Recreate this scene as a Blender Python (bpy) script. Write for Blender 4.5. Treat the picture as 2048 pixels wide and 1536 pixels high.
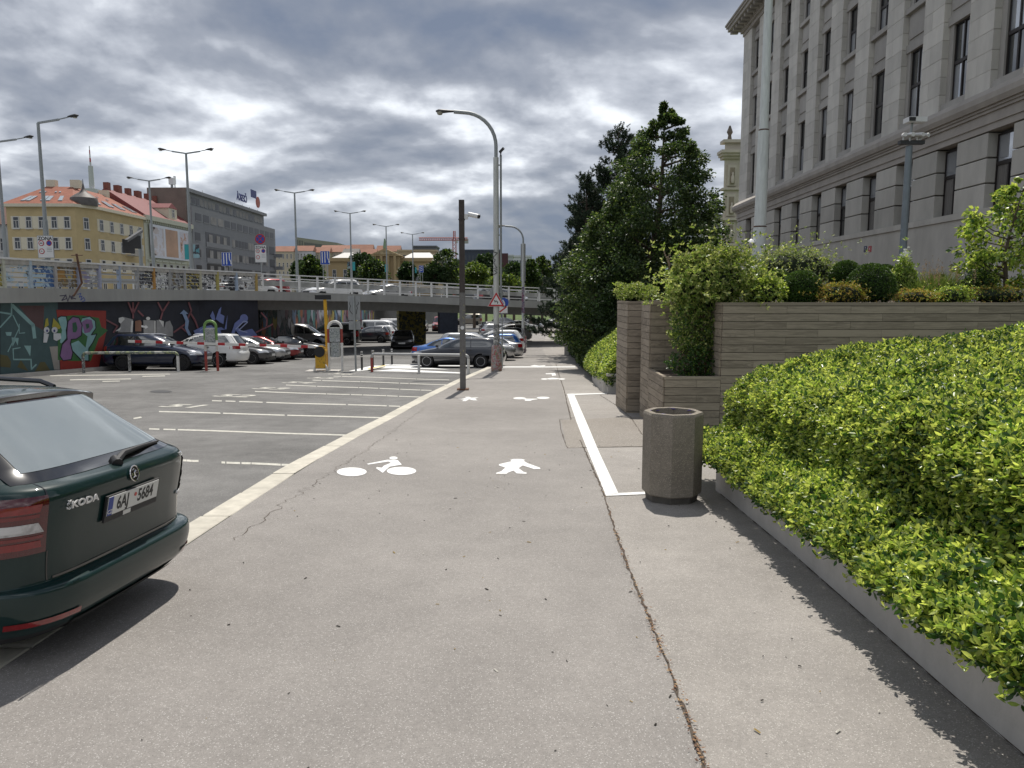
import bpy, bmesh, math, random
import numpy as np
from mathutils import Vector, Matrix
R_ = math.radians
for o in list(bpy.data.objects): bpy.data.objects.remove(o)
scene = bpy.context.scene
COL = scene.collection
# ---------------------------------------------------------------- camera
FPX, HOR, HC = 1490.0, 592.0, 1.75            # focal length in photo pixels, horizon row, eye height
PITCH = math.atan((768 - HOR) / FPX)
cam_d = bpy.data.cameras.new('camera'); cam = bpy.data.objects.new('camera', cam_d); COL.objects.link(cam)
cam.location = (0, 0, HC); cam.rotation_euler = (math.pi / 2 - PITCH, 0, 0)
cam_d.sensor_width = 36; cam_d.lens = 36 * FPX / 2048; cam_d.clip_start = .05; cam_d.clip_end = 8000
scene.camera = cam
# ---------------------------------------------------------------- world: Nishita sky behind a broken storm-cloud deck
SUN_EL, SUN_AZ = R_(62), R_(4)               # azimuth measured from +Y towards +X
world = bpy.data.worlds.new('World'); scene.world = world; world.use_nodes = True
wt = world.node_tree; wn = wt.nodes; wl = wt.links
for n in list(wn): wn.remove(n)
def W(t, **k):
    n = wn.new(t)
    for a, b in k.items(): setattr(n, a, b)
    return n
def wmath(op, a, b=None, c=None, clamp=False):
    n = W('ShaderNodeMath', operation=op, use_clamp=clamp)
    for i, s in enumerate((a, b, c)):
        if s is None: continue
        if isinstance(s, (int, float)): n.inputs[i].default_value = s
        else: wl.new(s, n.inputs[i])
    return n.outputs[0]
sky = W('ShaderNodeTexSky', sky_type='NISHITA', sun_disc=False)
sky.sun_elevation = SUN_EL; sky.sun_rotation = SUN_AZ; sky.altitude = 250; sky.dust_density = 1.5
tc = W('ShaderNodeTexCoord'); sep = W('ShaderNodeSeparateXYZ'); wl.new(tc.outputs['Generated'], sep.inputs[0])
zc = wmath('MAXIMUM', sep.outputs[2], 0.0)
den = wmath('ADD', zc, .30)
cmb = W('ShaderNodeCombineXYZ')
wl.new(wmath('DIVIDE', sep.outputs[0], den), cmb.inputs[0]); wl.new(wmath('DIVIDE', sep.outputs[1], den), cmb.inputs[1])
def cloud(off, scale, detail, rough=.55, dist=.25):
    mp = W('ShaderNodeMapping'); wl.new(cmb.outputs[0], mp.inputs[0]); mp.inputs['Location'].default_value = off
    nz = W('ShaderNodeTexNoise'); wl.new(mp.outputs[0], nz.inputs['Vector'])
    nz.inputs['Scale'].default_value = scale; nz.inputs['Detail'].default_value = detail
    nz.inputs['Roughness'].default_value = rough; nz.inputs['Distortion'].default_value = dist
    return nz.outputs[0]
OFF = (4.3, 7.7, 0); BIGOFF = (5.5, 13.2, 3.0)
n1 = cloud(OFF, 1.6, 8, .50, .12); n1b = cloud((OFF[0] - .01, OFF[1] + .055, 0), 1.6, 8, .50, .12)
big = cloud(BIGOFF, 1.0, 2, .5, 0)
thick = wmath('ADD', wmath('MULTIPLY', n1, .66), wmath('MULTIPLY', big, .62)); thick = wmath('SUBTRACT', thick, .055)
relief = wmath('MULTIPLY', wmath('SUBTRACT', n1, n1b), 1.7)
thick = wmath('SUBTRACT', thick, relief)
# low storm bank: denser towards the horizon
low = W('ShaderNodeMapRange'); low.interpolation_type = 'SMOOTHSTEP'
wl.new(zc, low.inputs[0]); low.inputs[1].default_value = .0; low.inputs[2].default_value = .17; low.inputs[3].default_value = .23; low.inputs[4].default_value = 0
thick = wmath('ADD', thick, low.outputs[0])
ramp = W('ShaderNodeValToRGB'); wl.new(thick, ramp.inputs[0])
e = ramp.color_ramp.elements
e[0].position = .395; e[0].color = (.86, .88, .90, 1)
e[1].position = .78; e[1].color = (.120, .145, .198, 1)
for p, c in ((.475, (.62, .645, .68, 1)), (.54, (.385, .405, .445, 1)), (.61, (.235, .253, .292, 1)), (.69, (.165, .185, .228, 1))):
    q = e.new(p); q.color = c
sc = W('ShaderNodeMixRGB', blend_type='MULTIPLY'); sc.inputs[0].default_value = 1
wl.new(ramp.outputs[0], sc.inputs[1]); sc.inputs[2].default_value = (14.2, 14.2, 14.2, 1)
mixs = W('ShaderNodeMixRGB'); mixs.inputs[0].default_value = .93
wl.new(sky.outputs[0], mixs.inputs[1]); wl.new(sc.outputs[0], mixs.inputs[2])
bg = W('ShaderNodeBackground'); bg.inputs[1].default_value = .1; wl.new(mixs.outputs[0], bg.inputs[0])
wo = W('ShaderNodeOutputWorld'); wl.new(bg.outputs[0], wo.inputs[0])
# ---------------------------------------------------------------- sun
sun_d = bpy.data.lights.new('sun', 'SUN'); sun_d.energy = 4.1; sun_d.angle = R_(.55); sun_d.color = (1, .95, .87)
sun = bpy.data.objects.new('sun', sun_d); COL.objects.link(sun)
sdir = Vector((math.sin(SUN_AZ) * math.cos(SUN_EL), math.cos(SUN_AZ) * math.cos(SUN_EL), math.sin(SUN_EL)))
sun.rotation_euler = sdir.to_track_quat('Z', 'Y').to_euler(); sun.location = (0, 0, 60)
scene.view_settings.view_transform = 'Standard'; scene.view_settings.look = 'None'
scene.view_settings.exposure = .18; scene.view_settings.gamma = 1; scene.view_settings.use_curve_mapping = False
scene.render.engine = 'CYCLES'
# ================================================================ helpers
SL = .046
def g(Y):
    """height of the pavement: falls away from the camera, easing out under the overpass"""
    if Y < 38: return -SL * Y
    z = -SL * 38
    t = min(Y, 56) - 38; z -= SL * t - (SL - .012) * t * t / 36
    if Y > 56: z -= .012 * (Y - 56)
    return z
cp, sp = math.cos(PITCH), math.sin(PITCH)
def ray(px, py):
    a, b = (px - 1024) / FPX, (768 - py) / FPX
    return Vector((a, cp + b * sp, -sp + b * cp))
def at(px, py, Y):
    d = ray(px, py); return Vector((0, 0, HC)) + d * (Y / d.y)
def G(px, py, dz=0):
    d = ray(px, py); lo, hi = .3, 400
    for _ in range(50):
        m = (lo + hi) / 2
        if HC + d.z * m / d.y > g(m) + dz: lo = m
        else: hi = m
    p = at(px, py, lo); p.z = g(lo) + dz; return p
def atX(px, py, X):
    d = ray(px, py); return Vector((0, 0, HC)) + d * (X / d.x)
def on_line(px, py, A, B):
    """hit of the pixel's ray with the vertical plane through plan points A, B"""
    d = ray(px, py); n = Vector((-(B[1] - A[1]), B[0] - A[0]))
    t = (n.x * A[0] + n.y * A[1]) / (n.x * d.x + n.y * d.y)
    return Vector((0, 0, HC)) + d * t
# ---- materials
MATS = {}
def srgb(r, g_, b):
    f = lambda c: (c / 255 / 12.92) if c / 255 <= .04045 else ((c / 255 + .055) / 1.055) ** 2.4
    return (f(r), f(g_), f(b))
def M(name, col, rough=.6, metal=0, var=.12, scale=3.0, bump=0, bscale=40, spec=.5, coat=0, ior=1.5, island=0, objrand=0, streak=None, trans=0, detail=6):
    if name in MATS: return MATS[name]
    m = bpy.data.materials.new(name); m.use_nodes = True; MATS[name] = m
    nt = m.node_tree; b = nt.nodes['Principled BSDF']; L = nt.links
    b.inputs['Roughness'].default_value = rough; b.inputs['Metallic'].default_value = metal
    b.inputs['Specular IOR Level'].default_value = spec; b.inputs['IOR'].default_value = ior
    b.inputs['Coat Weight'].default_value = coat; b.inputs['Coat Roughness'].default_value = .04
    c = (*col, 1); b.inputs['Base Color'].default_value = c; m.diffuse_color = c
    out = None
    geo = nt.nodes.new('ShaderNodeNewGeometry')
    if var:
        nz = nt.nodes.new('ShaderNodeTexNoise'); nz.inputs['Scale'].default_value = scale; nz.inputs['Detail'].default_value = detail; nz.inputs['Roughness'].default_value = .65
        if streak:
            mp = nt.nodes.new('ShaderNodeMapping'); mp.inputs['Scale'].default_value = streak
            L.new(geo.outputs['Position'], mp.inputs[0]); L.new(mp.outputs[0], nz.inputs['Vector'])
        else: L.new(geo.outputs['Position'], nz.inputs['Vector'])
        fac = nz.outputs[0]
        mr = nt.nodes.new('ShaderNodeMapRange'); L.new(fac, mr.inputs[0])
        mr.inputs[1].default_value = .28; mr.inputs[2].default_value = .72; mr.inputs[3].default_value = 1 - var; mr.inputs[4].default_value = 1 + var
        val = mr.outputs[0]
        for src, amt in ((geo.outputs['Random Per Island'], island), (None, objrand)):
            if not amt: continue
            if src is None: src = nt.nodes.new('ShaderNodeObjectInfo').outputs['Random']
            r2 = nt.nodes.new('ShaderNodeMapRange'); L.new(src, r2.inputs[0]); r2.inputs[3].default_value = 1 - amt; r2.inputs[4].default_value = 1 + amt
            mm = nt.nodes.new('ShaderNodeMath'); mm.operation = 'MULTIPLY'; L.new(val, mm.inputs[0]); L.new(r2.outputs[0], mm.inputs[1]); val = mm.outputs[0]
        vm = nt.nodes.new('ShaderNodeVectorMath'); vm.operation = 'SCALE'; vm.inputs[0].default_value = col
        L.new(val, vm.inputs['Scale']); L.new(vm.outputs[0], b.inputs['Base Color'])
    if bump:
        n2 = nt.nodes.new('ShaderNodeTexNoise'); n2.inputs['Scale'].default_value = bscale; n2.inputs['Detail'].default_value = 5; n2.inputs['Roughness'].default_value = .7
        L.new(geo.outputs['Position'], n2.inputs['Vector'])
        bp = nt.nodes.new('ShaderNodeBump'); bp.inputs['Strength'].default_value = bump; bp.inputs['Distance'].default_value = .02
        L.new(n2.outputs[0], bp.inputs['Height']); L.new(bp.outputs[0], b.inputs['Normal'])
    return m
def leafmat(name, col, tcol, var=.35, rough=.45, spec=.5, tw=.45):
    """two-sided leaf: reflects and lets light through, each leaf its own tint"""
    if name in MATS: return MATS[name]
    m = bpy.data.materials.new(name); m.use_nodes = True; MATS[name] = m
    nt = m.node_tree; b = nt.nodes['Principled BSDF']; L = nt.links
    b.inputs['Roughness'].default_value = rough; b.inputs['Specular IOR Level'].default_value = spec
    geo = nt.nodes.new('ShaderNodeNewGeometry')
    mr = nt.nodes.new('ShaderNodeMapRange'); L.new(geo.outputs['Random Per Island'], mr.inputs[0]); mr.inputs[3].default_value = 1 - var; mr.inputs[4].default_value = 1 + var
    nz = nt.nodes.new('ShaderNodeTexNoise'); nz.inputs['Scale'].default_value = .9; nz.inputs['Detail'].default_value = 2; L.new(geo.outputs['Position'], nz.inputs['Vector'])
    m2 = nt.nodes.new('ShaderNodeMapRange'); L.new(nz.outputs[0], m2.inputs[0]); m2.inputs[1].default_value = .3; m2.inputs[2].default_value = .7; m2.inputs[3].default_value = .78; m2.inputs[4].default_value = 1.22
    mm = nt.nodes.new('ShaderNodeMath'); mm.operation = 'MULTIPLY'; L.new(mr.outputs[0], mm.inputs[0]); L.new(m2.outputs[0], mm.inputs[1])
    v1 = nt.nodes.new('ShaderNodeVectorMath'); v1.operation = 'SCALE'; v1.inputs[0].default_value = col; L.new(mm.outputs[0], v1.inputs['Scale'])
    v2 = nt.nodes.new('ShaderNodeVectorMath'); v2.operation = 'SCALE'; v2.inputs[0].default_value = tcol; L.new(mm.outputs[0], v2.inputs['Scale'])
    L.new(v1.outputs[0], b.inputs['Base Color'])
    tr = nt.nodes.new('ShaderNodeBsdfTranslucent'); L.new(v2.outputs[0], tr.inputs[0])
    mx = nt.nodes.new('ShaderNodeMixShader'); mx.inputs[0].default_value = tw
    L.new(b.outputs[0], mx.inputs[1]); L.new(tr.outputs[0], mx.inputs[2]); L.new(mx.outputs[0], nt.nodes['Material Output'].inputs[0])
    return m
# ---- mesh collecting
class MB:
    def __init__(s): s.v = []; s.f = []; s.m = []
    def add(s, vs, fs, mi=0):
        o = len(s.v); s.v += [tuple(p) for p in vs]; s.f += [tuple(i + o for i in f) for f in fs]; s.m += [mi] * len(fs); return s
    def box(s, c, d, rz=0, mi=0, R=None):
        x, y, z = d[0] / 2, d[1] / 2, d[2] / 2; c = Vector(c)
        R = R or Matrix.Rotation(rz, 3, 'Z')
        vs = [c + R @ Vector((sx * x, sy * y, sz * z)) for sz in (-1, 1) for sx, sy in ((-1, -1), (1, -1), (1, 1), (-1, 1))]
        return s.add(vs, [(3, 2, 1, 0), (4, 5, 6, 7), (0, 1, 5, 4), (1, 2, 6, 5), (2, 3, 7, 6), (3, 0, 4, 7)], mi)
    def bar(s, a, b, w, h, mi=0, up=(0, 0, 1)):
        a, b = Vector(a), Vector(b); d = b - a; L = d.length; x = d / L
        y = Vector(up).cross(x)
        if y.length < 1e-4: y = Vector((0, 1, 0)).cross(x)
        y.normalize(); z = x.cross(y)
        return s.box((a + b) / 2, (L, w, h), 0, mi, Matrix((x, y, z)).transposed())
    def tube(s, path, r, n=8, mi=0, caps=True):
        P = [Vector(p) for p in path]; k = len(P); rs = r if isinstance(r, (list, tuple)) else [r] * k
        vs = []; prev = None
        for i in range(k):
            t = (P[min(i + 1, k - 1)] - P[max(i - 1, 0)]).normalized()
            if prev is None:
                a = Vector((0, 0, 1)) if abs(t.z) < .9 else Vector((1, 0, 0)); u = a.cross(t).normalized()
            else: u = (prev - t * prev.dot(t)).normalized()
            prev = u; w = t.cross(u)
            vs += [P[i] + (u * math.cos(2 * math.pi * j / n) + w * math.sin(2 * math.pi * j / n)) * rs[i] for j in range(n)]
        fs = [(i * n + j, i * n + (j + 1) % n, (i + 1) * n + (j + 1) % n, (i + 1) * n + j) for i in range(k - 1) for j in range(n)]
        if caps: fs += [tuple(range(n))[::-1], tuple(range((k - 1) * n, k * n))]
        return s.add(vs, fs, mi)
    def cyl(s, p, h, r0, r1=None, n=12, mi=0):
        p = Vector(p); return s.tube([p, p + Vector((0, 0, h))], [r0, r0 if r1 is None else r1], n, mi)
    def poly(s, pts, mi=0): return s.add(pts, [tuple(range(len(pts)))], mi)
    def extrude(s, pts, vec, mi=0):
        n = len(pts); vec = Vector(vec); b = [Vector(p) + vec for p in pts]
        return s.add([Vector(p) for p in pts] + b, [tuple(range(n))[::-1], tuple(range(n, 2 * n))] + [(i, (i + 1) % n, (i + 1) % n + n, i + n) for i in range(n)], mi)
    def lathe(s, prof, n=16, mi=0, c=(0, 0, 0), axis='z'):
        vs = []; c = Vector(c)
        for r, z in prof:
            for j in range(n):
                a = 2 * math.pi * j / n; p = (r * math.cos(a), r * math.sin(a), z)
                if axis == 'y': p = (p[0], p[2], p[1])
                vs.append(c + Vector(p))
        k = len(prof)
        fs = [(i * n + j, i * n + (j + 1) % n, (i + 1) * n + (j + 1) % n, (i + 1) * n + j) for i in range(k - 1) for j in range(n)]
        fs += [tuple(range(n))[::-1], tuple(range((k - 1) * n, k * n))]
        return s.add(vs, fs, mi)
    def build(s, name, mats, parent=None, smooth=False, world=False, kind=None):
        me = bpy.data.meshes.new(name); me.from_pydata(s.v, [], s.f)
        ms = mats if isinstance(mats, (list, tuple)) else [mats]
        for m in ms: me.materials.append(m)
        if len(ms) > 1: me.polygons.foreach_set('material_index', s.m)
        bm = bmesh.new(); bm.from_mesh(me); bmesh.ops.recalc_face_normals(bm, faces=bm.faces); bm.to_mesh(me); bm.free()
        if smooth:
            me.shade_smooth(); me.set_sharp_from_angle(angle=R_(38))
        me.update()
        return link(name, me, parent, world, kind)
def link(name, me, parent=None, world=False, kind=None):
    o = bpy.data.objects.new(name, me); COL.objects.link(o)
    if parent is not None:
        o.parent = parent
        if world: o.location = -abs_loc(parent)
    if kind: o['kind'] = kind
    return o
def abs_loc(o):
    v = Vector((0, 0, 0))
    while o is not None: v += o.location; o = o.parent
    return v
def thing(name, label, cat, loc=(0, 0, 0), rz=0, group=None):
    o = bpy.data.objects.new(name, None); COL.objects.link(o); o.empty_display_size = .2
    o.location = loc; o.rotation_euler = (0, 0, rz); return tag(o, label, cat, group)
def tag(o, label, cat, group=None):
    o['label'] = label; o['category'] = cat
    if group: o['group'] = group
    return o
def struct(o): o['kind'] = 'structure'; return o
def sheet(name, pts, mat, z=None, parent=None, world=True, kind=None):
    return MB().poly(pts).build(name, mat, parent, world=world, kind=kind)
def copy_tree(src, parent=None):
    c = src.copy(); COL.objects.link(c); c.parent = parent
    for ch in src.children: copy_tree(ch, c)
    return c
UNIT = {}
def unit_box(bev=.03, mat=None, key='u'):
    if key in UNIT: return UNIT[key]
    bm = bmesh.new(); bmesh.ops.create_cube(bm, size=1)
    if bev: bmesh.ops.bevel(bm, geom=bm.edges[:], offset=bev, segments=1, affect='EDGES')
    me = bpy.data.meshes.new(key); bm.to_mesh(me); bm.free()
    if mat: me.materials.append(mat)
    UNIT[key] = me; return me
def piece(name, me, c, d, parent, rz=0):
    """one brick / plank / stone: shared unit mesh, scaled; c is world position (parent unrotated)"""
    o = bpy.data.objects.new(name, me); COL.objects.link(o); o.parent = parent
    o.location = Vector(c) - abs_loc(parent); o.scale = d; o.rotation_euler = (0, 0, rz); return o
def pts_world(o):
    return o.matrix_world
def text_mesh(name, txt, size, mat, parent=None, M4=None, depth=.002, bold=0, xs=1.0, align='CENTER'):
    cu = bpy.data.curves.new(name, 'FONT'); cu.body = txt; cu.size = size; cu.extrude = depth; cu.align_x = align; cu.align_y = 'CENTER'; cu.offset = bold; cu.resolution_u = 3
    t = bpy.data.objects.new(name, cu); COL.objects.link(t)
    dg = bpy.context.evaluated_depsgraph_get(); me = bpy.data.meshes.new_from_object(t.evaluated_get(dg))
    bpy.data.objects.remove(t); bpy.data.curves.remove(cu)
    me.materials.clear(); me.materials.append(mat)
    o = link(name, me, parent)
    if M4 is not None: o.matrix_local = M4 @ Matrix.Diagonal((xs, 1, 1, 1))
    return o
def frame_mat(origin, xdir, ydir):
    x = Vector(xdir).normalized(); y = Vector(ydir); y = (y - x * y.dot(x)).normalized(); z = x.cross(y)
    m = Matrix((x, y, z)).transposed().to_4x4(); m.translation = origin; return m
# ================================================================ ground, pavement, parking lot
def asphalt(name, col, fleck, fdens, stain=.18, scale=1.0, bump=.25, fscale=70):
    """worn asphalt: base tone drifting over metres, pale and dark aggregate, fine relief"""
    m = M(name, col, .85, var=0, spec=.3); nt = m.node_tree; L = nt.links; b = nt.nodes['Principled BSDF']
    geo = nt.nodes.new('ShaderNodeNewGeometry')
    def noise(sc, det, ro=.6):
        n = nt.nodes.new('ShaderNodeTexNoise'); n.inputs['Scale'].default_value = sc; n.inputs['Detail'].default_value = det; n.inputs['Roughness'].default_value = ro
        L.new(geo.outputs['Position'], n.inputs['Vector']); return n.outputs[0]
    def rng(s, a, b_, c, d):
        r = nt.nodes.new('ShaderNodeMapRange'); L.new(s, r.inputs[0])
        for i, v in enumerate((a, b_, c, d)): r.inputs[i + 1].default_value = v
        return r.outputs[0]
    def mul(a, b_):
        r = nt.nodes.new('ShaderNodeMath'); r.operation = 'MULTIPLY'; L.new(a, r.inputs[0]); L.new(b_, r.inputs[1]); return r.outputs[0]
    v = mul(rng(noise(.35 * scale, 4), .3, .7, 1 - stain, 1 + stain), rng(noise(3.1 * scale, 5), .25, .75, 1 - stain * .6, 1 + stain * .6))
    v = mul(v, rng(noise(150, 3, .8), .2, .8, .66, 1.34)); v = mul(v, rng(noise(34, 3, .7), .25, .75, .88, 1.12))
    vec = nt.nodes.new('ShaderNodeVectorMath'); vec.operation = 'SCALE'; vec.inputs[0].default_value = col; L.new(v, vec.inputs['Scale'])
    vo = nt.nodes.new('ShaderNodeTexVoronoi'); vo.inputs['Scale'].default_value = fscale; vo.inputs['Randomness'].default_value = 1; L.new(geo.outputs['Position'], vo.inputs['Vector'])
    sepc = nt.nodes.new('ShaderNodeSeparateColor'); L.new(vo.outputs['Color'], sepc.inputs[0])
    isf = rng(sepc.outputs[0], 1 - fdens, 1 - fdens + .02, 0, 1)
    near = rng(vo.outputs['Distance'], .38, .55, 1, 0)
    mx = nt.nodes.new('ShaderNodeMix'); mx.data_type = 'RGBA'; L.new(mul(isf, near), mx.inputs[0]); L.new(vec.outputs[0], mx.inputs[6]); mx.inputs[7].default_value = (*fleck, 1)
    v2 = nt.nodes.new('ShaderNodeTexVoronoi'); v2.inputs['Scale'].default_value = fscale * 1.7; L.new(geo.outputs['Position'], v2.inputs['Vector'])
    sc2 = nt.nodes.new('ShaderNodeSeparateColor'); L.new(v2.outputs['Color'], sc2.inputs[0])
    dk = mul(rng(sc2.outputs[1], .86, .88, 0, .6), rng(v2.outputs['Distance'], .3, .5, 1, 0))
    mx2 = nt.nodes.new('ShaderNodeMix'); mx2.data_type = 'RGBA'; L.new(dk, mx2.inputs[0]); L.new(mx.outputs[2], mx2.inputs[6]); mx2.inputs[7].default_value = (*[c * .35 for c in col], 1)
    L.new(mx2.outputs[2], b.inputs['Base Color'])
    n2 = noise(190, 4, .75); bp = nt.nodes.new('ShaderNodeBump'); bp.inputs['Strength'].default_value = bump; bp.inputs['Distance'].default_value = .006
    L.new(n2, bp.inputs['Height']); L.new(bp.outputs[0], b.inputs['Normal'])
    return m
MA_SIDE = asphalt('pavement_asphalt', (.246, .230, .215), (.42, .405, .385), .13, .15, 1, .35, 150)
MA_PATH = asphalt('footpath_asphalt', (.288, .268, .247), (.45, .43, .40), .13, .15, 1.4, .35, 145)
MA_LOT = asphalt('lot_asphalt', (.150, .147, .142), (.26, .25, .24), .12, .34, .8, .4, 90)
MA_PATCH = asphalt('patch_asphalt', (.245, .222, .196), (.5, .48, .44), .10, .08, 2, .3, 80)
MAT_GRASS = M('rough_grass', (.07, .11, .025), .9, var=.35, scale=.6, bump=.4)
def strip(xl, xr, Ys, dz, name, mat):
    mb = MB(); vs = []; nx = 5
    for Y in Ys:
        a, b = xl(Y), xr(Y)
        vs += [(a + (b - a) * i / (nx - 1), Y, g(Y) + dz) for i in range(nx)]
    fs = [(r * nx + i, r * nx + i + 1, (r + 1) * nx + i + 1, (r + 1) * nx + i) for r in range(len(Ys) - 1) for i in range(nx - 1)]
    return struct(mb.add(vs, fs).build(name, mat))
def interp(tab):
    def f(Y):
        if Y <= tab[0][0]: return tab[0][1]
        for (a, b), (c, d) in zip(tab, tab[1:]):
            if Y <= c: return b + (d - b) * (Y - a) / (c - a)
        return tab[-1][1]
    return f
def trace(pix): return sorted((G(*p).y, G(*p).x) for p in pix)
Ys = [-12, -6, -2] + list(range(0, 40, 2)) + list(range(40, 60, 1)) + list(range(60, 150, 6))
kerb_tab = trace([(372, 1070), (585, 935), (700, 873), (780, 832), (860, 789), (920, 760), (978, 735)])
kerb_tab = [(-12, kerb_tab[0][1] + .02)] + kerb_tab + [(46, kerb_tab[-1][1] + .5), (150, 6)]
kx = interp(kerb_tab)
seam_tab = trace([(1410, 1536), (1300, 1240), (1230, 1070), (1205, 985), (1170, 905), (1140, 830), (1128, 790), (1116, 745)])
seam_tab = [(-12, seam_tab[0][1] - .35)] + seam_tab + [(60, 2.4), (150, 8)]
sx_ = interp(seam_tab)
right_tab = [(-12, 2.20), (6.5, 2.34), (7.8, 2.38), (7.9, 2.8), (14, 2.8), (26, 3.05), (40, 3.6), (60, 4.4), (90, 8), (150, 24)]
rx = interp(right_tab)
# far-reaching base sheet
mb = MB(); YY = [-60, -12] + list(range(0, 60, 4)) + [60, 100, 160, 260, 500, 1200, 4000]
XX = [-3000, -400, -120, -40, -10, 10, 40, 120, 400, 3000]
mb.add([(x, y, g(min(y, 260)) - .35) for y in YY for x in XX], [(r * len(XX) + i, r * len(XX) + i + 1, (r + 1) * len(XX) + i + 1, (r + 1) * len(XX) + i) for r in range(len(YY) - 1) for i in range(len(XX) - 1)])
struct(mb.build('ground', MAT_GRASS))
LOTZ = -.07
strip(lambda Y: -22, lambda Y: kx(Y) - .10, [y for y in Ys if y <= 144], LOTZ, 'parking_lot', MA_LOT)
strip(lambda Y: kx(Y) + .14, lambda Y: sx_(Y), Ys, 0, 'sidewalk', MA_SIDE)
strip(lambda Y: sx_(Y), rx, Ys, -.004, 'footpath', MA_PATH)
# kerb: separate stones
MAT_KERB = M('kerb_stone', (.50, .47, .40), .8, var=.18, scale=6, bump=.3, bscale=60, objrand=.09)
kerb = struct(bpy.data.objects.new('kerb', None)); COL.objects.link(kerb); kerb.location = (kx(5), 5, g(5))
# kerb stones get real lengths along the traced line
KU = unit_box(.03, MAT_KERB, 'kerb_unit'); random.seed(3)
Y = -2.0
while Y < 36.6:
    L_ = random.uniform(.9, 1.15); Y2 = Y + L_
    a, b = Vector((kx(Y), Y, g(Y))), Vector((kx(Y2), Y2, g(Y2))); d = b - a
    o = bpy.data.objects.new('kerb_stone', KU); COL.objects.link(o); o.parent = kerb
    x = d.normalized(); y = Vector((0, 0, 1)).cross(x).normalized(); z = x.cross(y)
    m = Matrix((x, y, z)).transposed().to_4x4(); m.translation = (a + b) / 2 - kerb.location + Vector((random.uniform(-.006, .006), 0, -.11 + .003 + random.uniform(-.004, .004)))
    o.matrix_local = m @ Matrix.Diagonal((d.length - .012, .27, .22, 1))
    Y = Y2
# ---- painted markings
MAT_PAINT = M('road_paint', (.74, .74, .725), .7, var=.16, scale=34, bump=.15, bscale=120)
MAT_OLD = M('worn_paint', (.50, .485, .43), .75, var=.30, scale=14, bump=.2, bscale=120)
MAT_CRACK = M('crack_dirt', (.075, .058, .044), .95, var=.4, scale=20)
def gpoly(name, polys, mat, dz=.004, parent=None):
    mb = MB()
    for pts in polys: mb.poly([G(x, y, dz) for x, y in pts])
    return mb.build(name, mat)
def ell(cx, cy, a, b, n=22): return [(cx + a * math.cos(2 * math.pi * i / n), cy + b * math.sin(2 * math.pi * i / n)) for i in range(n)]
def z3(pts): return [(640 + x * .32227, 700 + y * .32227) for x, y in pts]
bike = [ell(703.5, 943.5, 30, 8.7), ell(803, 941.8, 29.5, 8.2), ell(787, 916, 8.2, 3.1),
        z3([(290, 706), (418, 681), (482, 683), (508, 711), (432, 724), (389, 762), (347, 733), (352, 727), (384, 730), (396, 718), (440, 700), (425, 692), (300, 711)])]
tag(gpoly('bicycle_marking', bike, MAT_PAINT), 'large white painted cyclist symbol on the pavement beside the white pedestrian symbol', 'road marking')
ped = [z3([(1180, 682), (1200, 676), (1250, 676), (1275, 682), (1262, 687), (1290, 703), (1365, 730), (1368, 738), (1330, 739), (1258, 716), (1232, 733), (1262, 755), (1285, 762), (1280, 768), (1222, 766), (1200, 748), (1163, 762), (1160, 768), (1092, 768), (1094, 762), (1125, 752), (1150, 730), (1110, 716), (1112, 708), (1190, 690)])]
tag(gpoly('pedestrian_marking', ped, MAT_PAINT), 'large white painted walking figure symbol beside the cyclist symbol', 'road marking')
p2 = [z3([(850, 302), (880, 303), (905, 296), (900, 291), (925, 290), (940, 296), (985, 294), (960, 302), (978, 312), (950, 312), (925, 306), (905, 317), (880, 317), (895, 308)])]
tag(gpoly('pedestrian_marking', p2, MAT_PAINT), 'small upside-down white walking figure painted by the brown post', 'road marking')
b2 = [ell(640 + 1238 * .32227, 796.4, 12.5, 2.1), ell(640 + 1385 * .32227, 795.6, 12.8, 2.2), z3([(1250, 300), (1290, 302), (1345, 302), (1350, 306), (1320, 309), (1305, 316), (1270, 315), (1275, 308), (1255, 305)])]
tag(gpoly('bicycle_marking', b2, MAT_PAINT), 'small upside-down white cyclist painted level with the brown post', 'road marking')
b3 = [ell(640 + 1393 * .32227, 758, 7, 1.3), ell(640 + 1500 * .32227, 758, 7, 1.3), z3([(1410, 176), (1440, 172), (1490, 176), (1480, 181), (1420, 183)])]
tag(gpoly('bicycle_marking', b3, MAT_PAINT), 'white bicycle painted beyond the wooden planter', 'road marking')
tag(gpoly('turn_arrow', [z3([(1400, 145), (1460, 143), (1465, 158), (1440, 160), (1438, 150), (1402, 150)])], MAT_PAINT), 'white bent arrow painted just past the far bicycle symbol', 'road marking')
b4 = [z3([(1303, 98), (1330, 93), (1360, 97), (1400, 94), (1395, 100), (1350, 101), (1320, 100)])]
tag(gpoly('pedestrian_marking', b4, MAT_PAINT), 'faint white symbol painted beyond the thin cross line on the pavement', 'road marking')
tag(gpoly('cross_line', [[(1003, 732.8), (1150, 732.8), (1152, 734.8), (1003, 734.8)]], MAT_PAINT), 'thin white line across the pavement at the lamp base', 'road marking')
box_ = [z3([(1533, 272), (1575, 270), (1650, 440), (1735, 640), (1850, 885), (1775, 905), (1660, 620), (1590, 440)]), z3([(1576, 271), (1780, 266), (1782, 271), (1580, 279)]), z3([(1851, 887), (2035, 878), (2030, 894), (1777, 905)])]
tag(gpoly('bay_outline', box_, MAT_PAINT, .003), 'broad white line boxing off the paving beside the concrete bin', 'road marking')
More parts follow.
